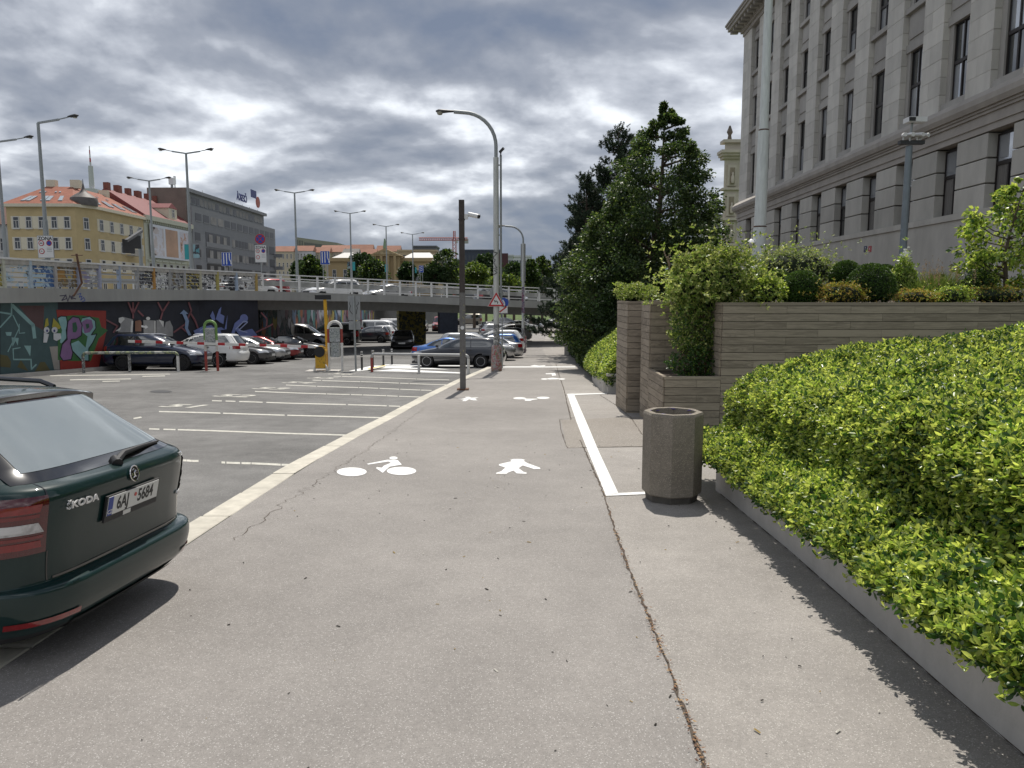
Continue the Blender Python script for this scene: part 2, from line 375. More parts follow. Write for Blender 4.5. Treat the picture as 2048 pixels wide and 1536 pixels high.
# parking bays: worn lines and numbers
bays = [((443, 924.7), (583, 930), 4.0), ((349, 920.5), (398, 922), 4), ((298, 857.5), (702, 870.8), 2.6), ((318, 823), (767, 835.7), 2.2), ((424, 801.5), (805, 812.7), 1.9), ((510, 783), (846, 794), 1.5), ((572, 770), (863, 780.6), 1.3), ((625, 760), (897, 769.7), 1.15), ((667, 752), (900, 760), 1.0)]
random.seed(5)
for i, (a, b, w) in enumerate(bays):
    polys = []; n = 14; t0 = 0
    mb = MB()
    for k in range(n):
        t1 = (k + 1) / n - random.choice((0, 0, 0, .012, .02)) * (1 if i < 5 else .4)
        wob = lambda t: math.sin(t * 9 + i) * .25
        P = lambda t, s: G(a[0] + (b[0] - a[0]) * t, a[1] + (b[1] - a[1]) * t + s * w / 2 + wob(t), LOTZ + .004)
        mb.poly([P(k / n, -1), P(t1, -1), P(t1, 1), P(k / n, 1)])
    lbl = ['broken cream bay line reaching the kerb nearest the green estate car', 'short stub of the broken bay line close to the green estate car', 'worn cream bay line two lines before painted number 51'][i] if i < 3 else ('worn cream bay line, %s from the white hatched marking' % ['sixth', 'fifth', 'fourth', 'third', 'second'][i - 3] if i < 8 else 'last cream bay line before the hatched marking')
    tag(mb.build('bay_line', MAT_OLD), lbl, 'road marking', 'parking bay lines')
for (cx, cy, s), txt in zip(((371, 812, 1), (470, 791.5, 1), (543, 776.8, 1), (598, 765, 1), (645, 756, 1), (684, 748, 1)), ('51', '52', '53', '54', '55', '56')):
    p = G(cx, cy, LOTZ + .005); q = G(cx + 20, cy + .6, LOTZ + .005)
    o = text_mesh('bay_number', txt, .95, MAT_OLD, None, frame_mat(p, q - p, (0, 1, -SL)), 0, .02, 1.25)
    tag(o, 'worn number painted at the head of the %s parking bay from the hatched marking' % dict(zip(('56', '55', '54', '53', '52', '51'), ('first', 'second', 'third', 'fourth', 'fifth', 'sixth')))[txt], 'road marking', 'parking bay numbers')
lot = [('bay_tick', [[(140, 759), (262, 757), (262, 758.4), (140, 760.4)]]), ('bay_tick', [[(205, 762), (240, 761.4), (240, 762.6), (205, 763.4)]]), ('bay_tick', [[(285, 752), (330, 751), (330, 752.4), (285, 753.4)]]), ('bay_tick', [[(100, 751), (340, 747.6), (340, 748.6), (100, 752.2)]]), ('bay_tick', [[(266, 836), (282, 833), (284, 835.5), (268, 838)]])]
for (n_, pl), lb in zip(lot, ('long worn white line on the lot before the red mural', 'short white dash beside the long worn line on the lot', 'short white dash below the right leg of the sprayed hoop rail', 'faint longest white line along the sprayed hoop rail', 'small worn paint patch beside the number of the sixth bay')): tag(gpoly(n_, pl, MAT_OLD, LOTZ + .004), lb, 'road marking', 'white dashes on the open lot')
hatch = [[(697, 742), (745, 731), (810, 731.5), (900, 739), (760, 736), (720, 742)], [(745, 742), (790, 738), (925, 745), (925, 747), (800, 743)], [(770, 728.6), (935, 730.8), (975, 735), (960, 736), (880, 733), (770, 730)]]
tag(gpoly('hatched_marking', hatch, MAT_PAINT, LOTZ + .004), 'bright white hatched marking on the asphalt behind the hoop rail', 'road marking')
tag(gpoly('yellow_line', [[(735, 737), (770, 730), (772, 731), (738, 738.6)]], M('yellow_paint', (.6, .47, .12), .7)), 'short yellow line on the asphalt beside the black bollards', 'road marking')
# ---- cracks, joints, drain, stains, patch
def crack(name, pix, w, dz, label, seed=0, mat=MAT_CRACK, jit=.012):
    random.seed(seed); P = [G(x, y, dz) for x, y in pix]; path = []
    for a, b in zip(P, P[1:]):
        n = max(2, int((b - a).length / .07))
        path += [a.lerp(b, i / n) for i in range(n)]
    path.append(P[-1]); mb = MB(); L = []; Rr = []
    for i, p in enumerate(path):
        t = (path[min(i + 1, len(path) - 1)] - path[max(i - 1, 0)]); nrm = Vector((-t.y, t.x, 0)).normalized()
        c = p + nrm * random.gauss(0, jit); ww = w * random.uniform(.35, 1.5)
        c.z = g(c.y) + dz
        L.append(c + nrm * ww / 2); Rr.append(c - nrm * ww / 2)
    n = len(L); mb.add(L + Rr, [(i, i + 1, n + i + 1, n + i) for i in range(n - 1)])
    return tag(mb.build(name, mat), label, 'crack')
crack('pavement_seam', [(1418, 1560), (1345, 1350), (1300, 1240), (1255, 1130), (1230, 1060), (1207, 985), (1172, 905), (1160, 880)], .017, .003, 'long dirt-filled seam between grey pavement and paler footpath', 1, jit=.005)
crack('pavement_seam', [(1142, 840), (1133, 800), (1127, 775), (1118, 750), (1112, 728)], .02, .003, 'narrow dark seam running on past the cyclist symbols toward the overpass', 2, jit=.006)
crack('hairline_crack', [(470, 1080), (560, 1010), (640, 960), (760, 880), (850, 815)], .006, .003, 'hairline crack in the asphalt running beside the kerb', 3, jit=.03)
crack('patch_joint', [(1160, 834), (1119, 839), (1122, 860), (1134, 896), (1200, 893), (1290, 893)], .012, .004, 'dark joint round the square repair in the footpath', 4, jit=.004)
crack('pavement_joint', [(940, 779), (1125, 779), (1200, 778)], .010, .003, 'straight dark joint across the pavement by the brown post', 5, jit=.003)
crack('pavement_joint', [(925, 762), (945, 757), (1120, 757), (1165, 758)], .010, .003, 'dark joint across the pavement between brown post and lamp base', 6, jit=.003)
crack('path_joint', [(1200, 790), (1235, 812), (1262, 835), (1285, 870)], .014, .003, 'dark joint curving toward the foot of the wooden planter', 8, jit=.006)
o = sheet('repair_patch', [G(x, y, .0015) for x, y in ((1122, 840), (1288, 833), (1288, 893), (1134, 896))], MA_PATCH); tag(o, 'square brownish repair patch in the footpath asphalt', 'patch')
MAT_IRON = M('cast_iron', (.03, .03, .032), .6, var=.3, scale=20, bump=.3)
o = gpoly('drain_cover', [ell(322, 783, 22, 2.6)], MAT_IRON, LOTZ + .006); tag(o, 'dark round manhole cover set in the open lot', 'manhole')
# dead leaves caught in the seam
random.seed(11); mb = MB()
pix = [(1418, 1560), (1345, 1350), (1300, 1240), (1255, 1130), (1230, 1060), (1207, 985), (1185, 940)]
for k in range(420):
    i = min(int(random.random() ** 1.4 * (len(pix) - 1)), len(pix) - 2); t = random.random()
    p = G(pix[i][0] + (pix[i + 1][0] - pix[i][0]) * t, pix[i][1] + (pix[i + 1][1] - pix[i][1]) * t, .005)
    p.x += random.gauss(0, .016); s = random.uniform(.005, .014); a = random.random() * 6.3
    q = Vector((math.cos(a), math.sin(a), random.uniform(-.3, .3))) * s; r = Vector((-math.sin(a), math.cos(a), random.uniform(-.3, .3))) * s * .45
    p.z += .004 + random.random() * .006
    mb.poly([p - q, p + r, p + q, p - r], random.randrange(3))
o = mb.build('leaf_litter', [M('dead_leaf', (.20, .10, .045), .8), M('dead_leaf_pale', (.33, .21, .10), .8), M('dead_leaf_dark', (.10, .05, .03), .8)]); o['kind'] = 'stuff'; o['label'] = 'brown dead leaf litter caught in the pavement seam'; o['category'] = 'litter'
# scattered specks, twigs and cigarette ends on the asphalt
random.seed(12); mb = MB()
for k in range(240):
    x, y = random.uniform(-2.2, 1.9), random.uniform(2.2, 12)
    p = Vector((x, y, g(y) + .004)); s = random.uniform(.003, .010); a = random.random() * 6.3
    q = Vector((math.cos(a), math.sin(a), 0)) * s * random.choice((1, 1, 2)); r = Vector((-math.sin(a), math.cos(a), 0)) * s * .5
    mb.add([p - q - r, p + q - r, p + q + r, p - q + r, p - q * .6 + Vector((0, 0, s * .5)), p + q * .6 + Vector((0, 0, s * .5))], [(0, 1, 5, 4), (3, 4, 5, 2), (0, 4, 3), (1, 2, 5)], random.choice((0, 0, 0, 1, 2)))
o = mb.build('pavement_litter', [M('speck_dark', (.03, .025, .02), .9), M('speck_pale', (.6, .57, .5), .8), M('speck_leaf', (.32, .22, .06), .8)]); o['kind'] = 'stuff'; o['label'] = 'tiny dark specks and twigs scattered over the pavement'; o['category'] = 'litter'
# ================================================================ right-hand side: foliage tools
rng = np.random.default_rng(7)
def np_mesh(name, V, F, mats, mi=None, parent=None, world=False, kind=None, smooth=False):
    k = F.shape[1]; me = bpy.data.meshes.new(name)
    me.vertices.add(len(V)); me.vertices.foreach_set('co', V.astype(np.float32).ravel())
    me.loops.add(F.size); me.loops.foreach_set('vertex_index', F.astype(np.int32).ravel())
    me.polygons.add(len(F)); me.polygons.foreach_set('loop_start', np.arange(0, F.size, k, dtype=np.int32)); me.polygons.foreach_set('loop_total', np.full(len(F), k, dtype=np.int32))
    for m in (mats if isinstance(mats, (list, tuple)) else [mats]): me.materials.append(m)
    if mi is not None: me.polygons.foreach_set('material_index', mi.astype(np.int32))
    if smooth: me.polygons.foreach_set('use_smooth', np.ones(len(F), dtype=bool))
    me.update(calc_edges=True)
    return link(name, me, parent, world, kind)
def unit(a): return a / np.maximum(np.linalg.norm(a, axis=1, keepdims=True), 1e-9)
def leaves(P, D, S, wid=.5, fold=.25, six=False, weights=None):
    """leaf blades: P base points, D directions, S lengths -> vertices, faces, material index"""
    n = len(P); D = unit(D); rv = unit(rng.normal(size=(n, 3)) + np.array([0, 0, .0]))
    U = unit(np.cross(D, rv)); N = np.cross(U, D); S = S[:, None]; w = S * wid / 2
    if six:
        vs = np.stack([P, P + D * S * .32 + U * w * .9 + N * w * fold, P + D * S * .68 + U * w * .85 + N * w * fold, P + D * S, P + D * S * .68 - U * w * .85 + N * w * fold, P + D * S * .32 - U * w * .9 + N * w * fold], 1).reshape(-1, 3)
        f = np.array([[0, 1, 2, 3], [0, 3, 4, 5]]); k = 6
    else:
        vs = np.stack([P, P + D * S * .45 + U * w + N * w * fold, P + D * S, P + D * S * .45 - U * w + N * w * fold], 1).reshape(-1, 3)
        f = np.array([[0, 1, 2], [0, 2, 3]]); k = 4
    F = (f[None] + (np.arange(n) * k)[:, None, None]).reshape(-1, f.shape[1])
    mi = np.repeat(rng.choice(len(weights), n, p=np.array(weights) / sum(weights)), 2) if weights else None
    return vs, F, mi
def sprigs(P, A, per=6, length=.03, spread=.9, stem=.02):
    """whorls of leaves at P around axis A; returns leaf bases and directions"""
    n = len(P); A = unit(A); r = unit(rng.normal(size=(n, 3))); U = unit(np.cross(A, r)); V = np.cross(A, U)
    out_p, out_d = [], []
    for k in range(per):
        a = 2 * np.pi * k / per * 1.0 + rng.uniform(-.5, .5, n)[:, None]
        lift = 1.3 - spread * (1 - k / per * .6) + rng.uniform(-.2, .2, n)[:, None]
        d = unit((np.cos(a) * U + np.sin(a) * V) + A * lift)
        out_p.append(P + A * stem * (k / per)); out_d.append(d)
    return np.concatenate(out_p), np.concatenate(out_d)
L_BRIGHT = leafmat('hedge_leaf_bright', (.37, .43, .105), (.66, .74, .13), .30, .28, .55, .5)
L_MID = leafmat('hedge_leaf_mid', (.185, .27, .050), (.36, .50, .06), .35, .34, .55)
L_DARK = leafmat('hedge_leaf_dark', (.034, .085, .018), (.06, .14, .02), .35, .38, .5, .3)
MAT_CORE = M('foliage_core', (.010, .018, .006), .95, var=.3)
MAT_TWIG = M('twig_brown', (.10, .055, .03), .85, var=.3, scale=30)
def vnoise(x, y, s, seed):
    r = np.random.default_rng(seed); a = 0
    for i in range(7):
        kx_, ky_ = r.normal(size=2) * s; a = a + np.sin(x * kx_ + y * ky_ + r.uniform(0, 6.3)) * r.uniform(.5, 1)
    return a / 4
def hedge(name, label, Y0, Y1, xb, prof, dens, leaf, per, mats, amp=.06, seed=1, nfreq=4, endr=.25, spread=.9, six=True, weights=(6, 4, 2), cull=None):
    """clipped bed: prof = [(offset from xb, height above pavement)] swept along Y, covered with leafy sprigs"""
    t = thing(name, label, 'hedge', (xb(Y0) + .4, (Y0 + Y1) / 2, g((Y0 + Y1) / 2)))
    pr = np.array(prof, float); seg = np.hypot(*np.diff(pr, axis=0).T); cum = np.concatenate([[0], np.cumsum(seg)]); Ltot = cum[-1]
    def surf(s, y):
        o = np.interp(s, cum, pr[:, 0]); h = np.interp(s, cum, pr[:, 1])
        e = np.minimum(np.clip((y - Y0) / endr, 0, 1), np.clip((Y1 - y) / endr, 0, 1)); e = np.sqrt(1 - (1 - e) ** 2)
        nn = amp * vnoise(s * 1.2, y, nfreq, seed) + amp * .5 * vnoise(s, y, nfreq * 2.7, seed + 9)
        X = np.array([xb(v) for v in y]) if not np.isscalar(y) else xb(y)
        Z = np.array([g(v) for v in y])
        return np.stack([X + o + .12 * (1 - e) - nn * .6, y, Z + h * (.55 + .45 * e) + nn], -1)
    n = int(dens * Ltot * (Y1 - Y0)); s = rng.uniform(0, Ltot, n); y = rng.uniform(Y0, Y1, n)
    p = surf(s, y); ds = surf(np.minimum(s + .03, Ltot), y) - surf(np.maximum(s - .03, 0), y); dy = surf(s, np.minimum(y + .03, Y1)) - surf(s, np.maximum(y - .03, Y0))
    nrm = unit(np.cross(ds, dy)); nrm[nrm[:, 2] < -.3] *= -1
    if cull is not None:
        k = cull(p, nrm); p, nrm = p[k], nrm[k]
    depth = rng.exponential(.03, len(p))[:, None]
    A = nrm * .7 + np.array([0, 0, .75]) + rng.normal(size=p.shape) * .35
    P, D = sprigs(p - nrm * np.minimum(depth, .12) + nrm * rng.uniform(-.01, .035, (len(p), 1)), A, per, leaf, spread, leaf * .8)
    S = leaf * rng.uniform(.5, 1.4, len(P))
    v, f, mi = leaves(P, D, S, .42, .3, six, weights)
    # darker leaf mix deeper in
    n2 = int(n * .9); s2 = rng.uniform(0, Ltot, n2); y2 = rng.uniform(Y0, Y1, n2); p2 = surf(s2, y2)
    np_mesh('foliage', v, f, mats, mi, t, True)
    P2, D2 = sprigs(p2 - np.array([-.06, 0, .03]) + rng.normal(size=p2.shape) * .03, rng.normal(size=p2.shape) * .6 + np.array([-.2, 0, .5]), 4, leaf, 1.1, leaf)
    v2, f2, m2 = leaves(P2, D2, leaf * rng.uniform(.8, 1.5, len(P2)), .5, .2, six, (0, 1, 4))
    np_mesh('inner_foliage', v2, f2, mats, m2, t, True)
    # added near-black core under the leaves: blocks see-through, inner shade in its colour
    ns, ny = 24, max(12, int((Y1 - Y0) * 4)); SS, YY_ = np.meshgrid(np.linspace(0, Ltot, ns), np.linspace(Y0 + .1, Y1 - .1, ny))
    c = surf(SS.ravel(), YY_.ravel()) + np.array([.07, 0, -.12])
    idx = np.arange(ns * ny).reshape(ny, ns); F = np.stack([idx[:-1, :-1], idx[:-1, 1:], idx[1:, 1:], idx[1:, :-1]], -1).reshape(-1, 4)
    np_mesh('dark_core', c, F, MAT_CORE, None, t, True)
    return t
# ---------------------------------------------------------------- low concrete wall + clipped hedge beside the footpath
MAT_CONC = M('concrete', (.46, .44, .41), .85, var=.13, scale=4, bump=.18, bscale=35)
wx = interp([(-1, 2.08), (3.34, 2.12), (4.4, 2.16), (5.78, 2.21), (7.85, 2.24), (30, 2.24)])
mb = MB(); Yw = [-1, 1, 2, 3.34, 4.4, 5.78, 7.85]
for a, b in zip(Yw, Yw[1:]):
    A, B = (wx(a), a), (wx(b), b)
    for z0, z1 in ((-.3, .43),):
        mb.add([(A[0], a, g(a) + z0), (A[0] + .16, a, g(a) + z0), (A[0] + .16, a, g(a) + z1), (A[0], a, g(a) + z1), (B[0], b, g(b) + z0), (B[0] + .16, b, g(b) + z0), (B[0] + .16, b, g(b) + z1), (B[0], b, g(b) + z1)], [(0, 4, 7, 3), (3, 7, 6, 2), (1, 2, 6, 5), (0, 3, 2, 1), (4, 5, 6, 7)])
GAP = [(wx(y), y) for y in np.linspace(1.2, 7.8, 120)]; random.seed(7); gp = MB(); gl = []
for (x, y) in GAP: w = random.uniform(.003, .013); gl.append(((x + .006, y, g(y) + .0035), (x - w, y, g(y) + .0035)))
gp.add([p for q in gl for p in q], [(2 * i, 2 * i + 2, 2 * i + 3, 2 * i + 1) for i in range(len(gl) - 1)]); tag(gp.build('wall_gap', MAT_CRACK), 'dark gap where the footpath meets the low concrete wall', 'crack')
mb.box((wx(7.85) + 2.6, 7.93, g(7.9) + .06), (5.2, .156, .73))
tag(mb.build('retaining_wall', MAT_CONC), 'low grey concrete wall holding the clipped hedge beside the footpath', 'wall')
PROF = [(-.10, .38), (-.22, .42), (-.18, .51), (-.05, .57), (.12, .60), (.23, .66), (.27, .84), (.25, 1.02), (.33, 1.15), (.50, 1.24), (.95, 1.33), (1.6, 1.48), (2.6, 1.62), (4.2, 1.90), (6.2, 2.2)]
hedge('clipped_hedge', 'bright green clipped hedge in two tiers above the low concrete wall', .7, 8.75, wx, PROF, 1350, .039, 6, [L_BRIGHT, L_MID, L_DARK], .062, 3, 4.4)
# ---------------------------------------------------------------- wooden planters, every plank a piece
def woodmat():
    m = M('weathered_wood', (.5, .5, .5), .78, var=0, spec=.3); nt = m.node_tree; L = nt.links; b = nt.nodes['Principled BSDF']
    tcx = nt.nodes.new('ShaderNodeTexCoord'); oi = nt.nodes.new('ShaderNodeObjectInfo')
    ad = nt.nodes.new('ShaderNodeVectorMath'); ad.operation = 'ADD'; L.new(tcx.outputs['Object'], ad.inputs[0])
    cv = nt.nodes.new('ShaderNodeCombineXYZ'); mu = nt.nodes.new('ShaderNodeMath'); mu.operation = 'MULTIPLY'; mu.inputs[1].default_value = 57; L.new(oi.outputs['Random'], mu.inputs[0]); L.new(mu.outputs[0], cv.inputs[0]); L.new(mu.outputs[0], cv.inputs[2]); L.new(cv.outputs[0], ad.inputs[1])
    mp = nt.nodes.new('ShaderNodeMapping'); mp.inputs['Scale'].default_value = (2.2, 1.0, 2.6); L.new(ad.outputs[0], mp.inputs[0])
    n1_ = nt.nodes.new('ShaderNodeTexNoise'); n1_.inputs['Scale'].default_value = 1.1; n1_.inputs['Detail'].default_value = 8; n1_.inputs['Roughness'].default_value = .65; n1_.inputs['Distortion'].default_value = .8; L.new(mp.outputs[0], n1_.inputs['Vector'])
    mp2 = nt.nodes.new('ShaderNodeMapping'); mp2.inputs['Scale'].default_value = (1.2, 4, 16); L.new(ad.outputs[0], mp2.inputs[0])
    n2_ = nt.nodes.new('ShaderNodeTexNoise'); n2_.inputs['Scale'].default_value = 1.6; n2_.inputs['Detail'].default_value = 5; L.new(mp2.outputs[0], n2_.inputs['Vector'])
    mx = nt.nodes.new('ShaderNodeMath'); mx.operation = 'MULTIPLY_ADD'; L.new(n2_.outputs[0], mx.inputs[0]); mx.inputs[1].default_value = .55; L.new(n1_.outputs[0], mx.inputs[2])
    m3 = nt.nodes.new('ShaderNodeMath'); m3.operation = 'MULTIPLY_ADD'; L.new(oi.outputs['Random'], m3.inputs[0]); m3.inputs[1].default_value = .24; L.new(mx.outputs[0], m3.inputs[2])
    rp = nt.nodes.new('ShaderNodeValToRGB'); L.new(m3.outputs[0], rp.inputs[0]); e = rp.color_ramp.elements
    e[0].position = .5; e[0].color = (.135, .110, .083, 1); e[1].position = 1.2; e[1].color = (.335, .282, .218, 1); q = e.new(.80); q.color = (.240, .202, .155, 1)
    L.new(rp.outputs[0], b.inputs['Base Color'])
    bp = nt.nodes.new('ShaderNodeBump'); bp.inputs['Strength'].default_value = .3; bp.inputs['Distance'].default_value = .004; L.new(n2_.outputs[0], bp.inputs['Height']); L.new(bp.outputs[0], b.inputs['Normal'])
    return m
MAT_WOOD = woodmat(); PLK = unit_box(0, MAT_WOOD, 'plank_unit')
MAT_GAPSHADE = M('planter_backing', (.018, .015, .012), .95)  # near-black boxes behind the planks; their colour stands for shadow in the gaps
MAT_SOIL = M('soil', (.055, .04, .028), .95, var=.35, scale=8, bump=.6, bscale=20)
PH, TOPZ = .134, 1.64
random.seed(21)
def plank_face(parent, axis, fixed, a0, a1, ztop, zbot, nrm, L0=1.1, phase=0, cap=True):
    """rows of planks on a vertical face; axis 'x' or 'y' is the running direction"""
    r = 0; z = ztop
    if cap:
        h = .055; c = (a0 + a1) / 2
        d = (abs(a1 - a0) + .02, .07, h)
        pos = (c, fixed + nrm * .0, z - h / 2) if axis == 'x' else (fixed + nrm * .0, c, z - h / 2)
        piece('cap_board', PLK, pos, d, parent, 0 if axis == 'x' else math.pi / 2); z -= h + .004
    while z > zbot:
        off = ((r + phase) % 2) * L0 * .5; a = a0 - off
        while a < a1:
            s, e_ = max(a, a0), min(a + L0, a1)
            if e_ - s > .03:
                j = random.uniform(-.0025, .0025); c = (s + e_) / 2; d = (e_ - s - .004, .028, PH - .009)
                pos = (c, fixed + nrm * (.014 + j), z - PH / 2) if axis == 'x' else (fixed + nrm * (.014 + j), c, z - PH / 2)
                piece('plank', PLK, pos, d, parent, 0 if axis == 'x' else math.pi / 2)
            a += L0
        z -= PH; r += 1
YF, YR = 12.9, 14.3
pl = thing('wooden_planter', 'stepped grey-brown plank planter with creeper and a long plank wall behind the hedge', 'planter', (3.0, 12.9, g(12.9)))
plank_face(pl, 'x', YF, 3.63, 9.6, TOPZ, -.55, -1)
plank_face(pl, 'x', YF, 2.66, 3.628, .36, -.75, -1, phase=1)
plank_face(pl, 'y', 2.66, YF + .0, YR, .36, -.78, -1, .72, 0)
plank_face(pl, 'y', 2.66, YR, 15.2, TOPZ, -.80, -1, .66, 1)
plank_face(pl, 'x', YR, 2.66, 3.63, TOPZ, .1, -1, .55)
plank_face(pl, 'y', 3.63, YF, YR, TOPZ, .1, -1, .7)
mb = MB(); mb.box((6.62, 13.6, .42), (5.9, 1.36, 2.36)); mb.box((3.17, 14.76, .42), (.98, .88, 2.36)); mb.box((3.16, 13.61, -.36), (.94, 1.36, 1.30)); mb.build('backing', MAT_GAPSHADE, pl, world=True)
mb = MB(); mb.box((3.15, 13.6, .28), (.93, 1.3, .1)); mb.build('soil', MAT_SOIL, pl, world=True)
pc = thing('wooden_planter', 'narrow tall plank planter box standing beyond the stepped planter', 'planter', (2.9, 15.8, g(15.75)))
plank_face(pc, 'x', 15.75, 2.46, 3.6, TOPZ, -.85, -1, .86, 1)
plank_face(pc, 'y', 2.46, 15.75, 17.3, TOPZ, -.95, -1, .9)
mb = MB(); mb.box((3.04, 16.53, .36), (1.12, 1.5, 2.46)); mb.build('backing', MAT_GAPSHADE, pc, world=True)
# ---------------------------------------------------------------- exposed-aggregate litter bin
MAT_AGG = asphalt('bin_aggregate', (.235, .208, .170), (.42, .37, .31), .20, .18, 6, 1.0, 150)
MAT_BINFOOT = M('bin_foot', (.10, .092, .08), .85, var=.2, scale=9, bump=.2)
bx_, by_ = 1.655, 7.56; gz = g(by_)
bn = thing('litter_bin', 'eight-sided concrete litter bin with pebbled sides beside the hedge', 'bin', (bx_, by_, gz))
def octa(r, z, n=8, ph=math.pi / 8): return [(r * math.cos(2 * math.pi * i / n + ph), r * math.sin(2 * math.pi * i / n + ph), z) for i in range(n)]
def loft(mb, rings, capb=True, capt=True, mi=0):
    n = len(rings[0]); vs = [p for r in rings for p in r]
    fs = [(k * n + j, k * n + (j + 1) % n, (k + 1) * n + (j + 1) % n, (k + 1) * n + j) for k in range(len(rings) - 1) for j in range(n)]
    if capb: fs.append(tuple(range(n))[::-1])
    if capt: fs.append(tuple(range((len(rings) - 1) * n, len(rings) * n)))
    return mb.add(vs, fs, mi)
PHB = .56
mb = MB(); loft(mb, [octa(.285, .075, ph=PHB), octa(.302, .09, ph=PHB), octa(.304, .12, ph=PHB), octa(.304, .90, ph=PHB), octa(.294, .925, ph=PHB)], True, False)
nin = 8; mb2 = [[(.235 * math.cos(2 * math.pi * i / 8 + PHB), .235 * math.sin(2 * math.pi * i / 8 + PHB), z) for i in range(8)] for z in (.925, .90, .45)]
loft(mb, [octa(.294, .925, ph=PHB)] + mb2, False, True); mb.build('body', MAT_AGG, bn)
mb = MB(); loft(mb, [octa(.262, -.03, ph=PHB), octa(.262, .02, ph=PHB), octa(.275, .08, ph=PHB)]); mb.build('foot', MAT_BINFOOT, bn)
mb = MB(); mb.tube([(.232 * math.cos(a), .232 * math.sin(a), .91 + .012 * math.sin(a * 5)) for a in np.linspace(0, 2 * math.pi, 26)], .007, 5, caps=False); mb.build('bag_rim', M('bin_bag', (.10, .07, .20), .5), bn, True)
# ---------------------------------------------------------------- raised terrace, slope beds beyond
mb = MB(); terr = [(3.7, 12.96), (9.5, 12.96), (15.0, 12.6), (16.6, 60), (6.5, 60), (5.2, 40), (4.6, 20), (3.6, 17.2), (3.6, 15.76), (2.7, 15.1), (2.7, 14.35), (3.7, 14.35)]
mb.poly([(x, y, 1.585) for x, y in terr]); mb.add([(4.6, 17.6, 1.5), (4.6, 20, 1.5), (5.2, 40, 1.5), (6.5, 60, 1.5), (2.85, 17.6, g(17.6) + .2), (2.9, 20, g(20) + .2), (3.4, 40, g(40) + .2), (4.3, 60, g(60) + .2)], [(0, 1, 5, 4), (1, 2, 6, 5), (2, 3, 7, 6)])
struct(mb.build('terrace_soil', MAT_SOIL))
mb = MB(); mb.box((3.35, 20.75, g(20.75) + .22), (1.35, .14, .55)); mb.box((2.76, 23.3, g(23.3) + .18), (.16, 5.0, .5), -.045)
mb.box((3.35, 20.72, g(20.75) + .52), (1.43, .24, .07)); tag(mb.build('retaining_wall', MAT_CONC), 'small pale concrete planting wall past the wooden planters', 'wall')
P2 = [(-.28, .25), (-.3, .55), (-.18, .85), (.1, 1.1), (.6, 1.55), (1.2, 2.1), (2.0, 2.55)]
hedge('clipped_hedge', 'sunlit light green sloping hedge past the wooden planters', 20.6, 29, interp([(20, 2.92), (29, 3.15)]), P2, 330, .07, 5, [L_BRIGHT, L_MID, L_DARK], .09, 5, 2.2, .6, weights=(4, 4, 2), six=False)
Y_BR = leafmat('yew_light', (.055, .095, .018), (.09, .15, .02), .35, .5, .4, .25); Y_MD = leafmat('yew_mid', (.030, .058, .014), (.05, .09, .015), .35, .5, .4, .2); Y_DK = leafmat('yew_dark', (.014, .030, .010), (.02, .04, .01), .35, .5, .4, .2)
hedge('yew_hedge', 'dark green rounded yew hedge beyond the sunlit hedge', 28.6, 38, interp([(28, 3.2), (38, 3.6)]), P2, 220, .09, 5, [Y_BR, Y_MD, Y_DK], .13, 8, 1.6, .8, six=False)
hedge('evergreen_hedge', 'dark clipped shrub bank below the pine trees', 38, 56, interp([(38, 3.6), (56, 4.5)]), [(a, b * 1.1) for a, b in P2], 90, .13, 5, [Y_MD, Y_MD, Y_DK], .2, 9, 1.0, 1.0, six=False)
def bush(name, label, c, rad, mats, leaf, n, weights, cat='shrub', sq=(1, 1, 1), noise=.12, up=.3, per=5, six=False, core=True, group=None, shell=.18, seed=0, spread=.9, wild=0):
    """leafy clump: sprigs through the outer shell of an uneven ellipsoid"""
    t = thing(name, label, cat, (c[0], c[1], c[2] - rad * sq[2] * .98), 0, group)
    r2 = np.random.default_rng(seed + 50); d = unit(r2.normal(size=(n, 3))); d[:, 2] = np.where(d[:, 2] < -.75, -d[:, 2], d[:, 2])
    q = vnoise(d[:, 0] * 3 + d[:, 2] * 2, d[:, 1] * 3 + d[:, 2], 1.3, seed) * noise + 1
    rr = rad * q * (1 - r2.exponential(shell * .4, n).clip(0, .6))
    if wild: rr = rr * (1 + (r2.random(n) < .30) * r2.exponential(wild, n).clip(0, .8)) * (1 + .35 * wild * vnoise(d[:, 0] * 6, d[:, 2] * 6 + d[:, 1] * 4, 1.2, seed + 3))
    p = d * rr[:, None] * np.array(sq); nrm = unit(d / np.array(sq))
    P, D = sprigs(p, nrm + np.array([0, 0, up]) + r2.normal(size=d.shape) * .35, per, leaf, spread, leaf * .7)
    v, f, mi = leaves(P + np.array(c), D, leaf * r2.uniform(.6, 1.3, len(P)), .5, .25, six, weights)
    np_mesh('foliage', v, f, mats, mi, t, True)
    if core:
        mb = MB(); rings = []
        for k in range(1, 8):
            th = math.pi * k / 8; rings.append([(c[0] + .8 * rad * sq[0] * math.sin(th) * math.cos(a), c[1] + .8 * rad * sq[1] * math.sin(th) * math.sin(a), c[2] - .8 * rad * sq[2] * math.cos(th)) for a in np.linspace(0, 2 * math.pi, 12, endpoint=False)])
        loft(mb, rings); mb.build('dark_core', MAT_CORE, t, True, True)  # same added dark core, its colour standing for shade inside the clump
    return t
B_M = leafmat('box_leaf', (.042, .092, .014), (.07, .13, .015), .4, .45, .4, .25); B_L = leafmat('box_leaf_tip', (.075, .14, .02), (.12, .2, .02), .35, .45, .4, .3)
